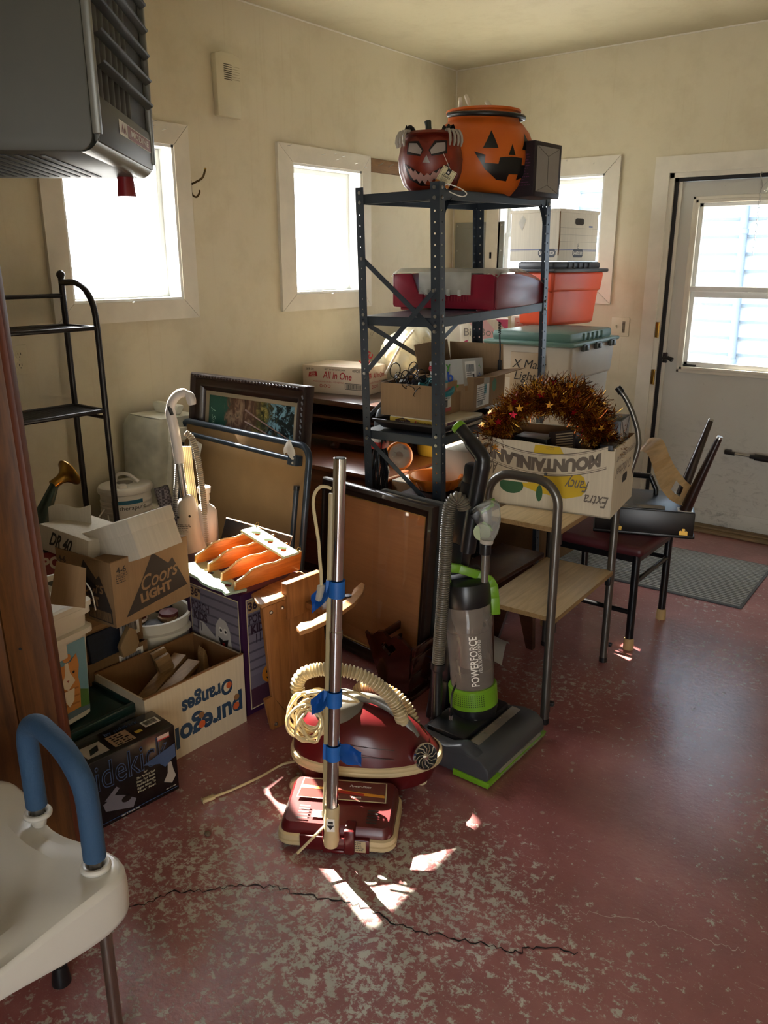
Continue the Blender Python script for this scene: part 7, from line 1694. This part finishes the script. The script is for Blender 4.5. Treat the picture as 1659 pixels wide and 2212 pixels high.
m = MB(uv_); m.at(Q); m.lathe([(.080, .388), (.082, .395), (.082, .445), (.076, .465), (.05, .475), (0, .478)], VBL, 40); m.home(); m.obj('bin_lid', uv_)
vs, fs = text_polys('POWERFORCE', .012, 0); vs2, fs2 = text_polys('HELIX TURBO REWIND', .0, 0)
a0 = math.atan2(-.83, .55) + R(8)
m = MB(uv_); m.at(Q)
qi = Q.to_3x3().inverted() @ Vector((.55, -.83, 0)); ac = math.atan2(qi.y, qi.x) + R(9)
for vv, ff, off, hh_, zc in ((vs, fs, 0.0, .027, .205), (vs2, fs2, .020, .0125, .222)):
    L_ = max(v.x for v in vv)-min(v.x for v in vv); tgt = .175 if hh_ > .02 else .115; kx = tgt/L_; ky = hh_/.72
    m.add([(.0775*math.cos(ac+(off-v.y*ky)/.0775), .0775*math.sin(ac+(off-v.y*ky)/.0775), zc+v.x*kx) for v in vv], ff, WHITE)
m.home(); m.obj('lettering', uv_)
def aq(x, y, z): return Q @ V(x, y, z)
ux, uy = Q.to_3x3() @ V(math.cos(ac), math.sin(ac), 0), Q.to_3x3() @ V(-math.sin(ac), math.cos(ac), 0)
def av(s_, f_, z): return A0 + ad*z + uy*s_ + ux*f_
m = MB(uv_)
hp_ = [av(-.062, .02, .435), av(-.068, .02, .50), av(-.060, .02, .522), av(-.02, .02, .512), av(.04, .02, .485), av(.078, .02, .462), av(.088, .02, .44), av(.090, .02, .40), av(.090, .02, .345)]
for i in range(len(hp_)-1): m.bar(hp_[i]-(hp_[i+1]-hp_[i]).normalized()*.004, hp_[i+1]+(hp_[i+1]-hp_[i]).normalized()*.004, .030, .016, LIME, up=ux, bev=.004)
m.obj('bin_handle', uv_, 'lime green bin handle')
m = MB(uv_); m.bar(av(0, -.02, .44), av(-.005, -.01, .50), .12, .05, VBL, up=ux, bev=.012); m.obj('lid_block', uv_)
sp = [(1.844, -2.800, 0.002), (1.865, -2.800, 0.175), (1.880, -2.800, 0.338), (1.897, -2.800, 0.546), (1.915, -2.800, 0.680), (1.928, -2.800, 0.794), (1.946, -2.800, 0.889), (1.953, -2.800, 0.950)]
sp = [Vector(p)+V(-.035, .015, 0) for p in sp]
m = MB(uv_)
for i in range(len(sp)-1): m.bar(sp[i], sp[i+1]+(sp[i+1]-sp[i]).normalized()*.006, .075-.005*i, .075-.005*i, VBL, up=(1, 0, 0), bev=.008)
m.obj('spine', uv_)
hd = [Vector(p) for p in [(1.915, -2.800, 0.664), (1.932, -2.800, 0.794), (1.950, -2.800, 0.905), (1.960, -2.800, 0.966), (1.955, -2.800, 0.988), (1.924, -2.800, 1.020), (1.894, -2.800, 1.049), (1.873, -2.800, 1.066)]]
m = MB(uv_); m.tube(smooth_path(hd, 5), [.026]*15+[.024]*12+[.021]*9, VBL, 16); m.obj('handle', uv_)
m = MB(uv_); e = (hd[-1]-hd[-2]).normalized(); m.tube([hd[-1]-e*.002, hd[-1]+e*.014, hd[-1]+e*.018], [.0235, .0225, .016], LIME, 16); m.obj('handle_cap', uv_, 'lime green end cap')
ho = [Vector(p) for p in [(1.935, -2.857, 0.824), (1.927, -2.862, 0.851), (1.911, -2.872, 0.860), (1.897, -2.882, 0.835), (1.891, -2.886, 0.785), (1.888, -2.888, 0.699), (1.885, -2.890, 0.588), (1.881, -2.892, 0.474), (1.877, -2.895, 0.374), (1.874, -2.897, 0.275)]]
m = MB(uv_); m.tube(smooth_path(ho, 6), .0195, plain('olive_grey_hose', '#6a6355', .28), 14, ridge=(.0075, .0045)); m.obj('ribbed_hose', uv_)
wn_ = [Vector(p) for p in [(1.874, -2.897, 0.286), (1.873, -2.898, 0.263), (1.872, -2.899, 0.260), (1.873, -2.898, 0.079), (1.872, -2.899, 0.073), (1.875, -2.896, 0.025)]]
m = MB(uv_); m.tube(wn_, [.024, .024, .019, .019, .022, .018], VBL, 18); m.obj('hose_cuff', uv_)
m = MB(uv_); 
for k in range(26):
    a = .2*k; p = ho[4]+V(.0, .02, 0); m.tube([p+V(-.03, .015, -.02+.0016*k), p+V(-.036-.004*math.sin(k*2.1), .012, -.02+.0016*k)], .0015, LIME, 4)
m.obj('dust_brush', uv_, 'lime green bristle brush') ['kind'] = 'stuff'
tb = thing('turbo_brush', 'clear turbo brush tool with lime green parts hung on the upright vacuum', 'vacuum tool', (2.02, -2.83, .82))
CLR = clear('clear_tool_plastic', '#b9b9b2', .3, .06, .6)
o1 = [Vector(p) for p in [(1.963, -2.868, 0.814), (1.984, -2.854, 0.838), (2.016, -2.832, 0.862), (2.038, -2.818, 0.846), (2.042, -2.815, 0.801), (2.036, -2.819, 0.758), (2.025, -2.827, 0.730), (1.991, -2.849, 0.735), (1.988, -2.851, 0.772), (1.981, -2.856, 0.784)]]
fo = frame(o1[0], (.83, .55, 0), (0, 0, 1)); inv = fo.inverted(); pol = [((inv @ p).x, (inv @ p).y) for p in o1]
m = MB(tb); m.prism(pol, .055, CLR, tb_m if False else root_matrix(tb).inverted() @ fo @ Matrix.Translation((0, 0, -.045)), bev=.006) if False else None
old = m.M; m.M = m.base @ fo @ Matrix.Translation((0, 0, -.045)); m.prism(pol, .055, CLR, None, bev=.006); m.M = m.base @ fo @ Matrix.Translation((0, 0, -.05)); k2 = [(x*.55, y) for x, y in pol]; m.prism([(pol[0][0]-.002, pol[0][1]), (pol[1][0], pol[1][1]-.004), (pol[1][0]+.018, pol[9][1]+.012), (pol[9][0], pol[9][1])], .060, VBL, None, bev=.003); m.M = m.base; m.obj('housing', tb)
m = MB(tb); cg = fo @ V((pol[2][0]+pol[7][0])/2, (pol[2][1]+pol[7][1])/2, -.02)
for i in range(10): a = i*.65; m.bar(cg+V(.018*math.cos(a), .012*math.cos(a), -.03+.010*i-.01), cg+V(.024*math.cos(a+1.2), .014*math.cos(a+1.2), -.022+.010*i-.004), .016, .006, LIME, bev=.001)
m.obj('rotor', tb, 'lime green rotor')
m = MB(tb); m.at(frame(cg+V(-.012, -.0, -.045)+Vector((.55, -.83, 0))*.012, (.83, .55, 0), (0, 0, 1))); m.lathe([(.012, -.006), (.027, -.006), (.027, .006), (.012, .006)], plain('pale_lime_wheel', '#a7b58a', .4), 26); m.home(); m.obj('drive_wheel', tb)
tq = [Vector(p) for p in [(2.008, -2.838, 0.736), (2.007, -2.838, 0.723), (2.005, -2.840, 0.717), (2.005, -2.840, 0.686), (2.006, -2.839, 0.592)]]
m = MB(tb); m.tube(tq[:2], .021, plain('grey_collar', '#b0aaa0', .35), 18); m.tube(tq[1:4], .0185, VBL, 18); m.obj('collar', tb)
m = MB(tb); m.tube(tq[3:], .0115, plain('brushed_grey_tube', '#8b8a86', .3, .8), 16); m.obj('wand_stub', tb)
m = MB(uv_); pl_p = Vector((1.957, -2.939, 0.138)); m.bar(pl_p, pl_p+V(.0, .0, .03), .014, .010, VBL, bev=.002); 
for dx in (-.004, .004): m.bar(pl_p+V(dx*.8, dx*.5, -.018), pl_p+V(dx*.8, dx*.5, 0), .002, .006, STEEL)
m.tube(smooth_path([pl_p+V(0, 0, .03), pl_p+V(-.005, .01, .07), pl_p+V(-.01, .04, .09)], 4), .0035, BLACKPL, 6); m.obj('plug', uv_)

# ------------------------------------------------------------------ tube cart with birch shelves
TUBG = plain('satin_grey_tube', '#6f6c66', .32, .85); BIR = wood('birch_board', '#d3ba90', '#bfa478', 'Y', .4, .6); BIRE = wood('birch_edge', '#97794e', '#7d623c', 'Y', .5)
ca = thing('utility_cart', 'narrow cart of bent grey tubes with two birch shelves under the apple box', 'cart', (2.122, -2.583, 0), R(2.6))
a_, b_ = .258, .574; zt_ = .885
for y in (0, b_):
    r_ = .085; pts = [V(0, y, 0), V(0, y, zt_-r_)]
    pts += [V(-r_+r_*math.cos(t), y, zt_-r_+r_*math.sin(t)) for t in [PI/2*i/8 for i in range(1, 9)]]
    pts += [V(-a_+r_-r_*math.sin(t), y, zt_-r_+r_*math.cos(t)) for t in [PI/2*i/8 for i in range(0, 9)]]
    pts += [V(-a_, y, 0)]
    m = MB(); m.tube(pts, .0155, TUBG, 18); m.obj('tube_frame', ca)
    for x in (0, -a_):
        m = MB(); m.tube([(x, y, 0), (x, y, .02)], .0165, BLACKPL, 16); m.box((x-.008, y+.010, .03), (x+.008, y+.030, .075), BLACKPL, .003); m.box((x-.022, y+.018, .06), (x+.022, y+.036, .075), BLACKPL, .003); m.obj('foot', ca)
m = MB(); m.tube([(-.05, 0, zt_+.015), (-.05, 0, zt_+.024)], .005, BLACKPL, 10); m.obj('plug', ca)
for z in (.402, .724):
    m = MB(); m.box((-a_-.012, .012, z-.018), (.012, b_-.012, z), BIR, .0015); m.box((-a_-.0125, .0115, z-.0175), (.0125, .0125, z-.001), BIRE); m.box((.0115, .0115, z-.0175), (.0128, b_-.0115, z-.001), BIRE); m.obj('birch_shelf', ca)
    for y in (.02, b_-.02):
        for x in (.0, -a_): m = MB(); m.box((x-.01, y-.012, z-.06), (x+.01, y+.012, z-.018), BLACKPL, .003); m.obj('shelf_bracket', ca)

# ------------------------------------------------------------------ apple box
ap = thing('apple_box', 'open white apple box with large upside down lettering and yellow pear on the cart', 'box', (1.733, -2.446, .7245), R(8.9))
w, d_, h_ = .489, .324, .244; WB = cardboard('white_fruit_carton', '#cfc4ad', var=.05); TAU = plain('taupe_print', '#6f6459', .7); YEP = plain('pear_yellow', '#c9a81f', .6); GRP = plain('leaf_green', '#2f5a36', .6)
m = MB(); t = .005
m.box((0, 0, 0), (w, d_, t), WB)
wav = [(0, h_+.004), (.08, h_-.006), (.16, h_-.004), (.25, h_-.010), (.36, h_-.012), (w, h_-.008)]
m.prism([(0, 0), (w, 0)] + wav[::-1], t, WB, frame((0, t, 0), (1, 0, 0), (0, 0, 1)))
for lo, hi in (((0, d_-t, t), (w, d_, h_)), ((0, t, t), (t, d_-t, h_)), ((w-t, t, t), (w, d_-t, h_))): m.box(lo, hi, WB)
m.box((t, d_-t-.001, t), (w-t, d_-t, h_-.002), KR); m.box((w-t-.001, t, t), (w-t, d_-t, h_-.002), KR); m.box((t, t, t), (t+.001, d_-t, h_-.002), KR); m.box((t, t, t), (w-t, t+.001, h_-.014), KR)
F_, Sx = front(), side_x(w)
bcx = w*.47; Rb = .52
def arc_pt(x, off):                                       # the banner sags in the middle
    return h_*.80 + off - .055*(1-((x-bcx)/(w*.5))**2)
def band(off, th):
    xs = [.02+(w-.045)*i/24 for i in range(25)]
    m.add([(x, -.0012, arc_pt(x, off)) for x in xs] + [(x, -.0012, arc_pt(x, off+th)) for x in xs], [(i, i+1, 26+i, 25+i) for i in range(24)], TAU)
pear = [(.30, 1.0), (.325, .82), (.345, .70), (.39, .58), (.405, .42), (.385, .29), (.33, .22), (.27, .24), (.22, .27), (.165, .34), (.145, .46), (.155, .58), (.195, .72), (.205, .82), (.21, 1.0)]
m.flat([(x*w/.489, z*(h_-.012)) for x, z in pear], YEP, F_, .0007)
m.add([(x, -.001, arc_pt(x, -.016)) for x in [.02+(w-.045)*i/24 for i in range(25)]] + [(x, -.001, arc_pt(x, .062)) for x in [.02+(w-.045)*i/24 for i in range(25)]], [(i, i+1, 26+i, 25+i) for i in range(24)], WB)
for off, th in ((-.017, .003), (-.010, .0015), (.060, .003), (.055, .0015)): band(off, th)
def bwarp(x, z): return (x, z*1.0)
vs, fs = text_polys('MOUNTAINLAND', .07, 0); L_ = max(v.x for v in vs); H_ = .72
m.add([(bcx - v.x/L_*w*.44, -.0016, arc_pt(bcx - v.x/L_*w*.44, .024 - v.y*.058)) for v in vs], fs, TAU)
m.text('Apples', w*.075, .135, .045, TAU, F_, .0014, width=.085, rot=PI, shear=.45, bold=.01)
m.text('Fancy', w*.76, .105, .042, TAU, F_, .0014, width=.085, rot=PI, shear=.45, bold=.01); m.text('Extra', w*.90, .058, .042, TAU, F_, .0014, width=.085, rot=PI, shear=.45, bold=.01)
m.disc(.13, .075, .045, GRP, F_, .0009, 24, .03); m.rect(.08, .09, .19, .11, WB, F_, .0011); m.disc(.235, .058, .012, GRP, F_, .0009, 16, .03); m.lines(.25, .226, .29, 2, .006, .0025, TAU, F_, 3)
m.text('CAREFULLY PACKED AT', d_*.5, .205, .018, TAU, Sx, .001, width=.27, rot=PI); m.text('O Michael', d_*.45, .155, .035, TAU, Sx, .001, width=.22, rot=PI, shear=.3)
m.flat([(d_*.42, .105), (d_*.44, .096), (d_*.62, .096), (d_*.64, .105), (d_*.64, .118), (d_*.62, .127), (d_*.44, .127), (d_*.42, .118)], plain('hole_dark', '#3b3834', .9), Sx, .0008)
m.obj('box_body', ap)
# tinsel mound
def foil(name, c, c2):
    t_ = NT(name); n = t_.noise(t_.coords(), 60, 3); t_.set(color=t_.ramp(n, [(.35, srgb(c2)), (.65, srgb(c))]), metal=.9, rough=.24); return t_.m
GF, CF, RF = foil('gold_foil', '#d9a748', '#96661d'), foil('copper_foil', '#9a5222', '#5e2d10'), foil('red_foil', '#a81e2e', '#6d0f1a')
tg_ = thing('tinsel_garland', 'mound of gold and copper tinsel garland with foil stars over the apple box', 'garland', (1.98, -2.30, .96))
path = [Vector(p) for p in [(1.767, -2.409, 0.941), (1.778, -2.405, 0.992), (1.811, -2.393, 1.042), (1.859, -2.375, 1.079), (1.913, -2.355, 1.098), (1.970, -2.334, 1.098), (2.025, -2.313, 1.081), (2.068, -2.297, 1.048), (2.103, -2.284, 1.011), (2.126, -2.276, 0.976), (2.141, -2.270, 0.937)]]
path += [Vector(p)+V(-.02, .10, 0) for p in [(2.118, -2.279, 1.013), (2.063, -2.299, 1.083), (2.006, -2.320, 1.116), (1.939, -2.345, 1.126), (1.864, -2.373, 1.102), (1.804, -2.395, 1.053), (1.769, -2.409, 0.983)]]
P_ = smooth_path(path, 8); qt = random.Random(31)
vs, fs, mi = {0: [], 1: [], 2: []}, {0: [], 1: [], 2: []}, 0
for i in range(8000):
    k = qt.randrange(len(P_)-1); c = P_[k].lerp(P_[k+1], qt.random())
    dr = Vector((qt.gauss(0, 1), qt.gauss(0, 1), qt.gauss(0, 1))).normalized(); sd = dr.cross(Vector((qt.gauss(0, 1), qt.gauss(0, 1), qt.gauss(0, 1)))).normalized()
    r0, r1 = qt.uniform(.004, .02), qt.uniform(.050, .082); wv = qt.uniform(.0009, .0022); g = 0 if qt.random() < .52 else (1 if qt.random() < .9 else 2)
    s_ = len(vs[g]); kk = dr.lerp(sd, .25)
    vs[g] += [c+dr*r0-sd*wv, c+dr*r0+sd*wv, c+kk*(r0+r1)*.6+sd*wv, c+kk*(r0+r1)*.6-sd*wv, c+dr*r1+sd*.003+sd*wv*.5, c+dr*r1+sd*.003-sd*wv*.5]; fs[g] += [(s_, s_+1, s_+2, s_+3), (s_+3, s_+2, s_+4, s_+5)]
m = MB(tg_); m.tube(P_, .006, CF, 8)
for g, mt in ((0, GF), (1, CF), (2, RF)): m.add(vs[g], fs[g], mt)
o = m.obj('tinsel', tg_)
for i in range(46):
    c = P_[qt.randrange(len(P_))]; dr = Vector((qt.uniform(-.4, .6), qt.uniform(-1.2, -.2), qt.uniform(-.3, .9))).normalized(); s_ = qt.uniform(.010, .017)
    m = MB(tg_); m.at(frame(c+dr*qt.uniform(.055, .07), dr.orthogonal(), dr.cross(dr.orthogonal())) @ Matrix.Rotation(qt.uniform(0, 3), 4, 'Z'))
    m.prism([(s_*(1 if j % 2 == 0 else .42)*math.cos(PI*j/5), s_*(1 if j % 2 == 0 else .42)*math.sin(PI*j/5)) for j in range(10)], .0012, RF if i % 3 == 0 else GF); m.home(); m.obj('foil_star', tg_)
# things sticking out of the apple box
AM = Matrix.Translation((1.733, -2.446, .7245)) @ Matrix.Rotation(R(8.9), 4, 'Z')
m = MB(); w2, d2, h2 = .085, .15, .31; m.box((0, 0, 0), (w2, d2, h2), plain('navy_black_carton', '#14161c', .35), .002); Sx = side_x(w2); F_ = front(); GE = plain('silver_carton_end', '#a3a5a9', .4)
m.rect(.002, .002, d2-.002, h2-.002, GE, Sx); m.flat([(.01, h2-.004), (.02, h2-.004), (d2*.5, h2-.07), (d2-.02, h2-.004), (d2-.01, h2-.004), (d2*.5, h2-.085)], BLACK, Sx, .001)
m.text('5 pcs / pzs', .055, .215, .024, PAPER, F_, .001, rot=R(90), width=.125); m.ring(.03, .285, .008, .010, PAPER, F_, .001, 16); m.text('UL', .03, .285, .008, PAPER, F_, .001); m.rect(.0, h2-.001, w2, h2, RED, top_f(h2), .001) if False else None
o = tag(m.obj('light_bulb_carton'), 'black carton marked 5 pcs / pzs standing in the apple box behind the tinsel', 'box'); o.location = AM @ V(.385, .13, .006); o.rotation_euler = (0, 0, R(10))
m = MB(); m.box((0, 0, 0), (.045, .10, .245), plain('dark_grey_carton', '#24262b', .4), .002); m.rect(.006, .19, .094, .235, PAPER, side_x(.045), .0008); m.bars(.012, .195, .085, .23, BLACK, side_x(.045), 6, .0014)
o = tag(m.obj('dark_carton'), 'small dark carton with white label at the right end of the apple box', 'box'); o.location = AM @ V(.43, .02, .006); o.rotation_euler = (0, 0, R(9))
gr = thing('grille_box', 'brown box with beige slatted grille tilted inside the apple box', 'appliance', AM @ V(.235, .10, .10), rot=Euler((R(-20), R(-12), R(6))))
m = MB(); m.box((0, 0, 0), (.10, .06, .16), plain('brown_grille_case', '#40322a', .5), .004); m.obj('case', gr)
m = MB()
for i in range(9): m.box((.03, -.004, .07+i*.0095), (.094, .001, .074+i*.0095), plain('beige_slat', '#b59f7c', .5))
m.obj('grille', gr)
m = MB(); m.box((0, 0, 0), (.13, .10, .225), plain('black_gift_carton', '#16161a', .35), .003); q3_ = random.Random(3)
for i in range(9): a = q3_.uniform(.4, 2.6); m.flat([(.06, .13), (.06+.05*math.cos(a)-.003, .15+.05*math.sin(a)), (.06+.055*math.cos(a), .15+.055*math.sin(a))], plain('dark_leaf_print', '#33343a', .3), front(), .0008)
o = tag(m.obj('black_carton'), 'black carton under the tinsel arch in the apple box', 'box'); o.location = AM @ V(.09, .11, .006); o.rotation_euler = (0, 0, R(6))
cn = thing('walking_cane', 'bent grey metal cane with black tip sticking up from the apple box', 'cane', (2.14, -2.08, .74))
cp = [Vector(p) for p in [(2.105, -2.098, 1.124), (2.125, -2.091, 1.098), (2.146, -2.083, 1.059), (2.165, -2.076, 1.012), (2.178, -2.071, 0.965), (2.180, -2.070, 0.902)]]
m = MB(cn); m.tube(smooth_path(cp + [Matrix.Translation((1.733, -2.446, .7245)) @ Matrix.Rotation(R(8.9), 4, 'Z') @ V(.462, .295, .02)], 6), .0095, TUBG, 14); m.obj('shaft', cn)
m = MB(cn); d = (cp[0]-cp[1]).normalized(); m.tube([cp[0]-d*.012, cp[0]+d*.014], [.013, .012], BLACKPL, 14); m.obj('rubber_tip', cn)

# ------------------------------------------------------------------ chair, upturned record cabinet, bent plywood
BKT = plain('black_chair_tube', '#0f0f12', .3); VIN = plain('oxblood_vinyl', '#4a1c22', .45, bump=.1, bscale=120); TIP = plain('tan_leg_tip', '#b09363', .7)
chx = thing('stacking_chair', 'black metal chair with oxblood vinyl seat carrying the upturned cabinet', 'chair', (1.93, -1.645, 0))
FX_, BX_, FY_, BY_ = 2.134, 1.745, -1.838, -1.451
for (x, y) in ((FX_, FY_), (FX_, BY_), (BX_, FY_), (BX_, BY_)):
    m = MB(chx); top = .425 if x > 2 else .84; m.tube([(x, y, .0), (x, y, .03)], .0001, BKT, 4) if False else None
    m.tube([(x, y, .035), (x-(.0 if x > 2 else .0), y, .425)] + ([] if x > 2 else [(x-.02, y, .60), (x-.05, y, .84)]), .0165, BKT, 16); lg = m.obj('leg', chx)
    m = MB(chx); m.tube([(x, y, 0), (x, y, .006), (x, y, .045), (x, y, .05)], [.021, .0225, .020, .017], TIP, 18); m.obj('leg_tip', lg, 'tan leg tip')
def rbox_pad(mb, lo, hi, mat, bev): mb.box(lo, hi, mat, bev, 4)
m = MB(chx); rbox_pad(m, (BX_-.01, FY_-.025, .415), (FX_+.03, BY_+.025, .462), VIN, .022); m.obj('seat', chx)
m = MB(chx); 
for p, q in (((FX_, FY_, .405), (FX_, BY_, .405)), ((BX_, FY_, .405), (FX_, FY_, .405)), ((BX_, BY_, .405), (FX_, BY_, .405)), ((BX_, FY_, .405), (BX_, BY_, .405))): m.bar(p, q, .022, .03, BKT)
m.obj('seat_frame', chx)
for p, q in (((FX_, FY_, .30), (FX_, BY_, .30)), ((BX_, FY_, .165), (FX_, FY_, .165)), ((BX_, BY_, .30), (FX_, BY_, .30))):
    m = MB(chx); m.tube([p, q], .0105, BKT, 12); m.obj('stretcher', chx)
m = MB(chx); m.box((BX_-.062, FY_, .66), (BX_-.03, BY_, .84), VIN, .012); m.obj('backrest', chx)
m = MB(chx); m.tube([(BX_-.02, BY_+.01, .64), (2.02, BY_+.01, .655)], .013, BKT, 14); m.tube([(2.02, BY_+.01, .655), (2.05, BY_+.01, .60), (2.06, BY_+.01, .43)], .011, BKT, 12); m.obj('armrest', chx)
CASEM = plain('dark_grained_case', '#16100e', .35, var=.2); CASET = plain('slate_case_top', '#30363d', .32, var=.15); LEGM = wood('espresso_leg_wood', '#2b1a14', '#1a0f0b', 'Z', .3, coat=.3)
uc = thing('upturned_cabinet', 'dark record cabinet turned upside down on the chair with tapered legs in air', 'cabinet', (2.285, -1.622, .463), R(111.5))
w, d_, h_ = .33, .40, .112
m = MB(); m.box((0, 0, 0.006), (w, d_, h_), CASEM, .006); m.box((-.006, -.006, 0), (w+.006, d_+.006, .014), CASEM, .004); m.box((.004, .004, h_-.001), (w-.004, d_-.004, h_+.002), CASET, .001); m.obj('cabinet_body', uc)
for y in (.035, .30):
    m = MB(); L = side_0(d_); f_ = frame((-.0005, y+.022, .0), (0, -1, 0), (0, 0, 1)); m.at(f_); m.flat([(0, .014), (.034, .014), (.034, .030), (.026, .034), (.022, .042), (.012, .042), (.008, .034), (0, .030)], BRASS, None, .001); m.disc(.010, .034, .0025, BLACK, None, .002); m.disc(.024, .034, .0025, BLACK, None, .002); m.home(); m.obj('brass_latch', uc)
for (x, y, dx, dy) in ((.035, .04, -.2, -.28), (w-.035, .04, .2, -.28), (.035, d_-.04, -.2, .28), (w-.035, d_-.04, .2, .28)):
    m = MB(); b0 = V(x, y, h_); ax = V(dx, dy, 1).normalized(); m.tube([b0, b0+ax*.02, b0+ax*.34, b0+ax*.345], [.0235, .0235, .0125, .011], LEGM, 20); lg = m.obj('leg', uc); m = MB(); m.tube([b0+ax*.343, b0+ax*.352], [.0125, .011], STEEL, 16); m.obj('leg_glide', lg); m = MB(); m.box((x-.03, y-.03, h_), (x+.03, y+.03, h_+.004), STEEL, .002); m.obj('leg_plate', lg)
m = MB(); m.sheet(lambda u, v: (.01+.05*v, .12+.20*u, .1155+.003*math.sin(7*u)+.002*math.sin(9*v)), 10, 4, plain('old_newsprint', '#b5aa97', .8, var=.2), .0012)
o = tag(m.obj('folded_newspaper'), 'strip of old newspaper on the bottom of the upturned cabinet', 'newspaper'); o.location = (2.285, -1.622, .463); o.rotation_euler = (0, 0, R(111.5))
fe = [Vector(p) for p in [(2.049, -1.747, 0.796), (2.062, -1.738, 0.824), (2.080, -1.726, 0.826), (2.097, -1.715, 0.811), (2.112, -1.705, 0.774), (2.129, -1.694, 0.723), (2.151, -1.679, 0.671), (2.181, -1.659, 0.629), (2.210, -1.640, 0.608), (2.233, -1.625, 0.599)]]
be = [Vector(p) for p in [(2.030, -1.583, 0.827), (2.044, -1.574, 0.852), (2.070, -1.557, 0.856), (2.089, -1.544, 0.848), (2.104, -1.534, 0.821), (2.121, -1.523, 0.777), (2.144, -1.508, 0.732), (2.170, -1.490, 0.692), (2.188, -1.478, 0.668), (2.208, -1.465, 0.648)]]
fe, be = smooth_path(fe, 4), smooth_path(be, 4); PLY = wood('bent_birch_ply', '#e0c294', '#cba873', 'Y', .3, .6, coat=.3)
b = bmesh.new(); nv = 10; vv = [[b.verts.new(p.lerp(q, j/nv)) for j in range(nv+1)] for p, q in zip(fe, be)]
for i in range(len(fe)-1):
    for j in range(nv):
        if 27 <= i <= 31 and 3 <= j <= 6: continue
        b.faces.new((vv[i][j], vv[i+1][j], vv[i+1][j+1], vv[i][j+1]))
bmesh.ops.solidify(b, geom=list(b.faces), thickness=.010)
m = MB(); m.bm(b, PLY); o = tag(m.obj('bent_plywood_seat'), 'curved birch plywood piece with hand slot leaning on the upturned cabinet', 'seat shell')

# ------------------------------------------------------------------ ribbed mat, dark bench behind the cart
def mat_material():
    t_ = NT('ribbed_grey_carpet'); n = t_.noise(t_.coords(), 180, 3); t_.set(color=t_.ramp(n, [(.3, srgb('#7c7f7f')), (.7, srgb('#9a9c9b'))]), rough=.95, spec=.2); return t_.m
MATM = mat_material(); dmt = thing('door_mat', 'grey ribbed mat on the red floor before the back door', 'mat', (1.38, -1.145, 0), R(1.5))
m = MB(); w, d_ = 1.02, .69; m.box((0, 0, 0), (w, d_, .006), plain('mat_rubber', '#4c4f52', .8), .002)
for i in range(30): m.box((.012, .014+i*(d_-.028)/30, .005), (w-.012, .014+(i+.62)*(d_-.028)/30, .0105), MATM, .0018, 1)
m.obj('ribbed_mat', dmt)
pbl = MB(); pbl.lathe([(0, 0), (.006, .001), (.0085, .005), (.006, .010), (0, .012)], plain('dirt_clod', '#6b5c48', .95, var=.3), 9, sx=1.3)
tag(place(pbl.obj('dirt_clod'), (1.638, -3.712, 0.000)), 'small brown clod of dirt alone on the floor left of the power nozzle', 'dirt')
dbn = thing('dark_bench', 'small dark wooden bench in the shadow behind the cart', 'bench', (1.62, -2.46, 0))
m = MB(); m.box((0, 0, .40), (.20, .42, .42), DKW, .003); m.obj('bench_top', dbn)
for y in (.02, .36):
    m = MB(); m.prism([(.0, 0), (.03, 0), (.10, .25), (.17, 0), (.2, 0), (.18, .40), (.02, .40)], .025, DKW, frame((0, y+.025, 0), (1, 0, 0), (0, 0, 1))); m.obj('leg', dbn)
m = MB(); m.sheet(lambda u, v: (.16*u, .20*v, .02+.05*math.sin(PI*v)*u+.02*math.sin(4*u)), 8, 8, PAPER, .001); tag(place(m.obj('loose_paper'), (1.64, -2.36, 0), 20), 'curled white paper in the shadow under the dark bench', 'paper')
m = MB(); m.box((0, 0, 0), (.14, .12, .16), plain('dark_tin', '#201c1e', .5), .01); m.box((-.001, -.001, .10), (.141, .121, .125), BLUE, .01); tag(place(m.obj('blue_banded_box'), (1.62, -2.62, 0), 15), 'dark box with blue band on the floor by the upright vacuum', 'box')
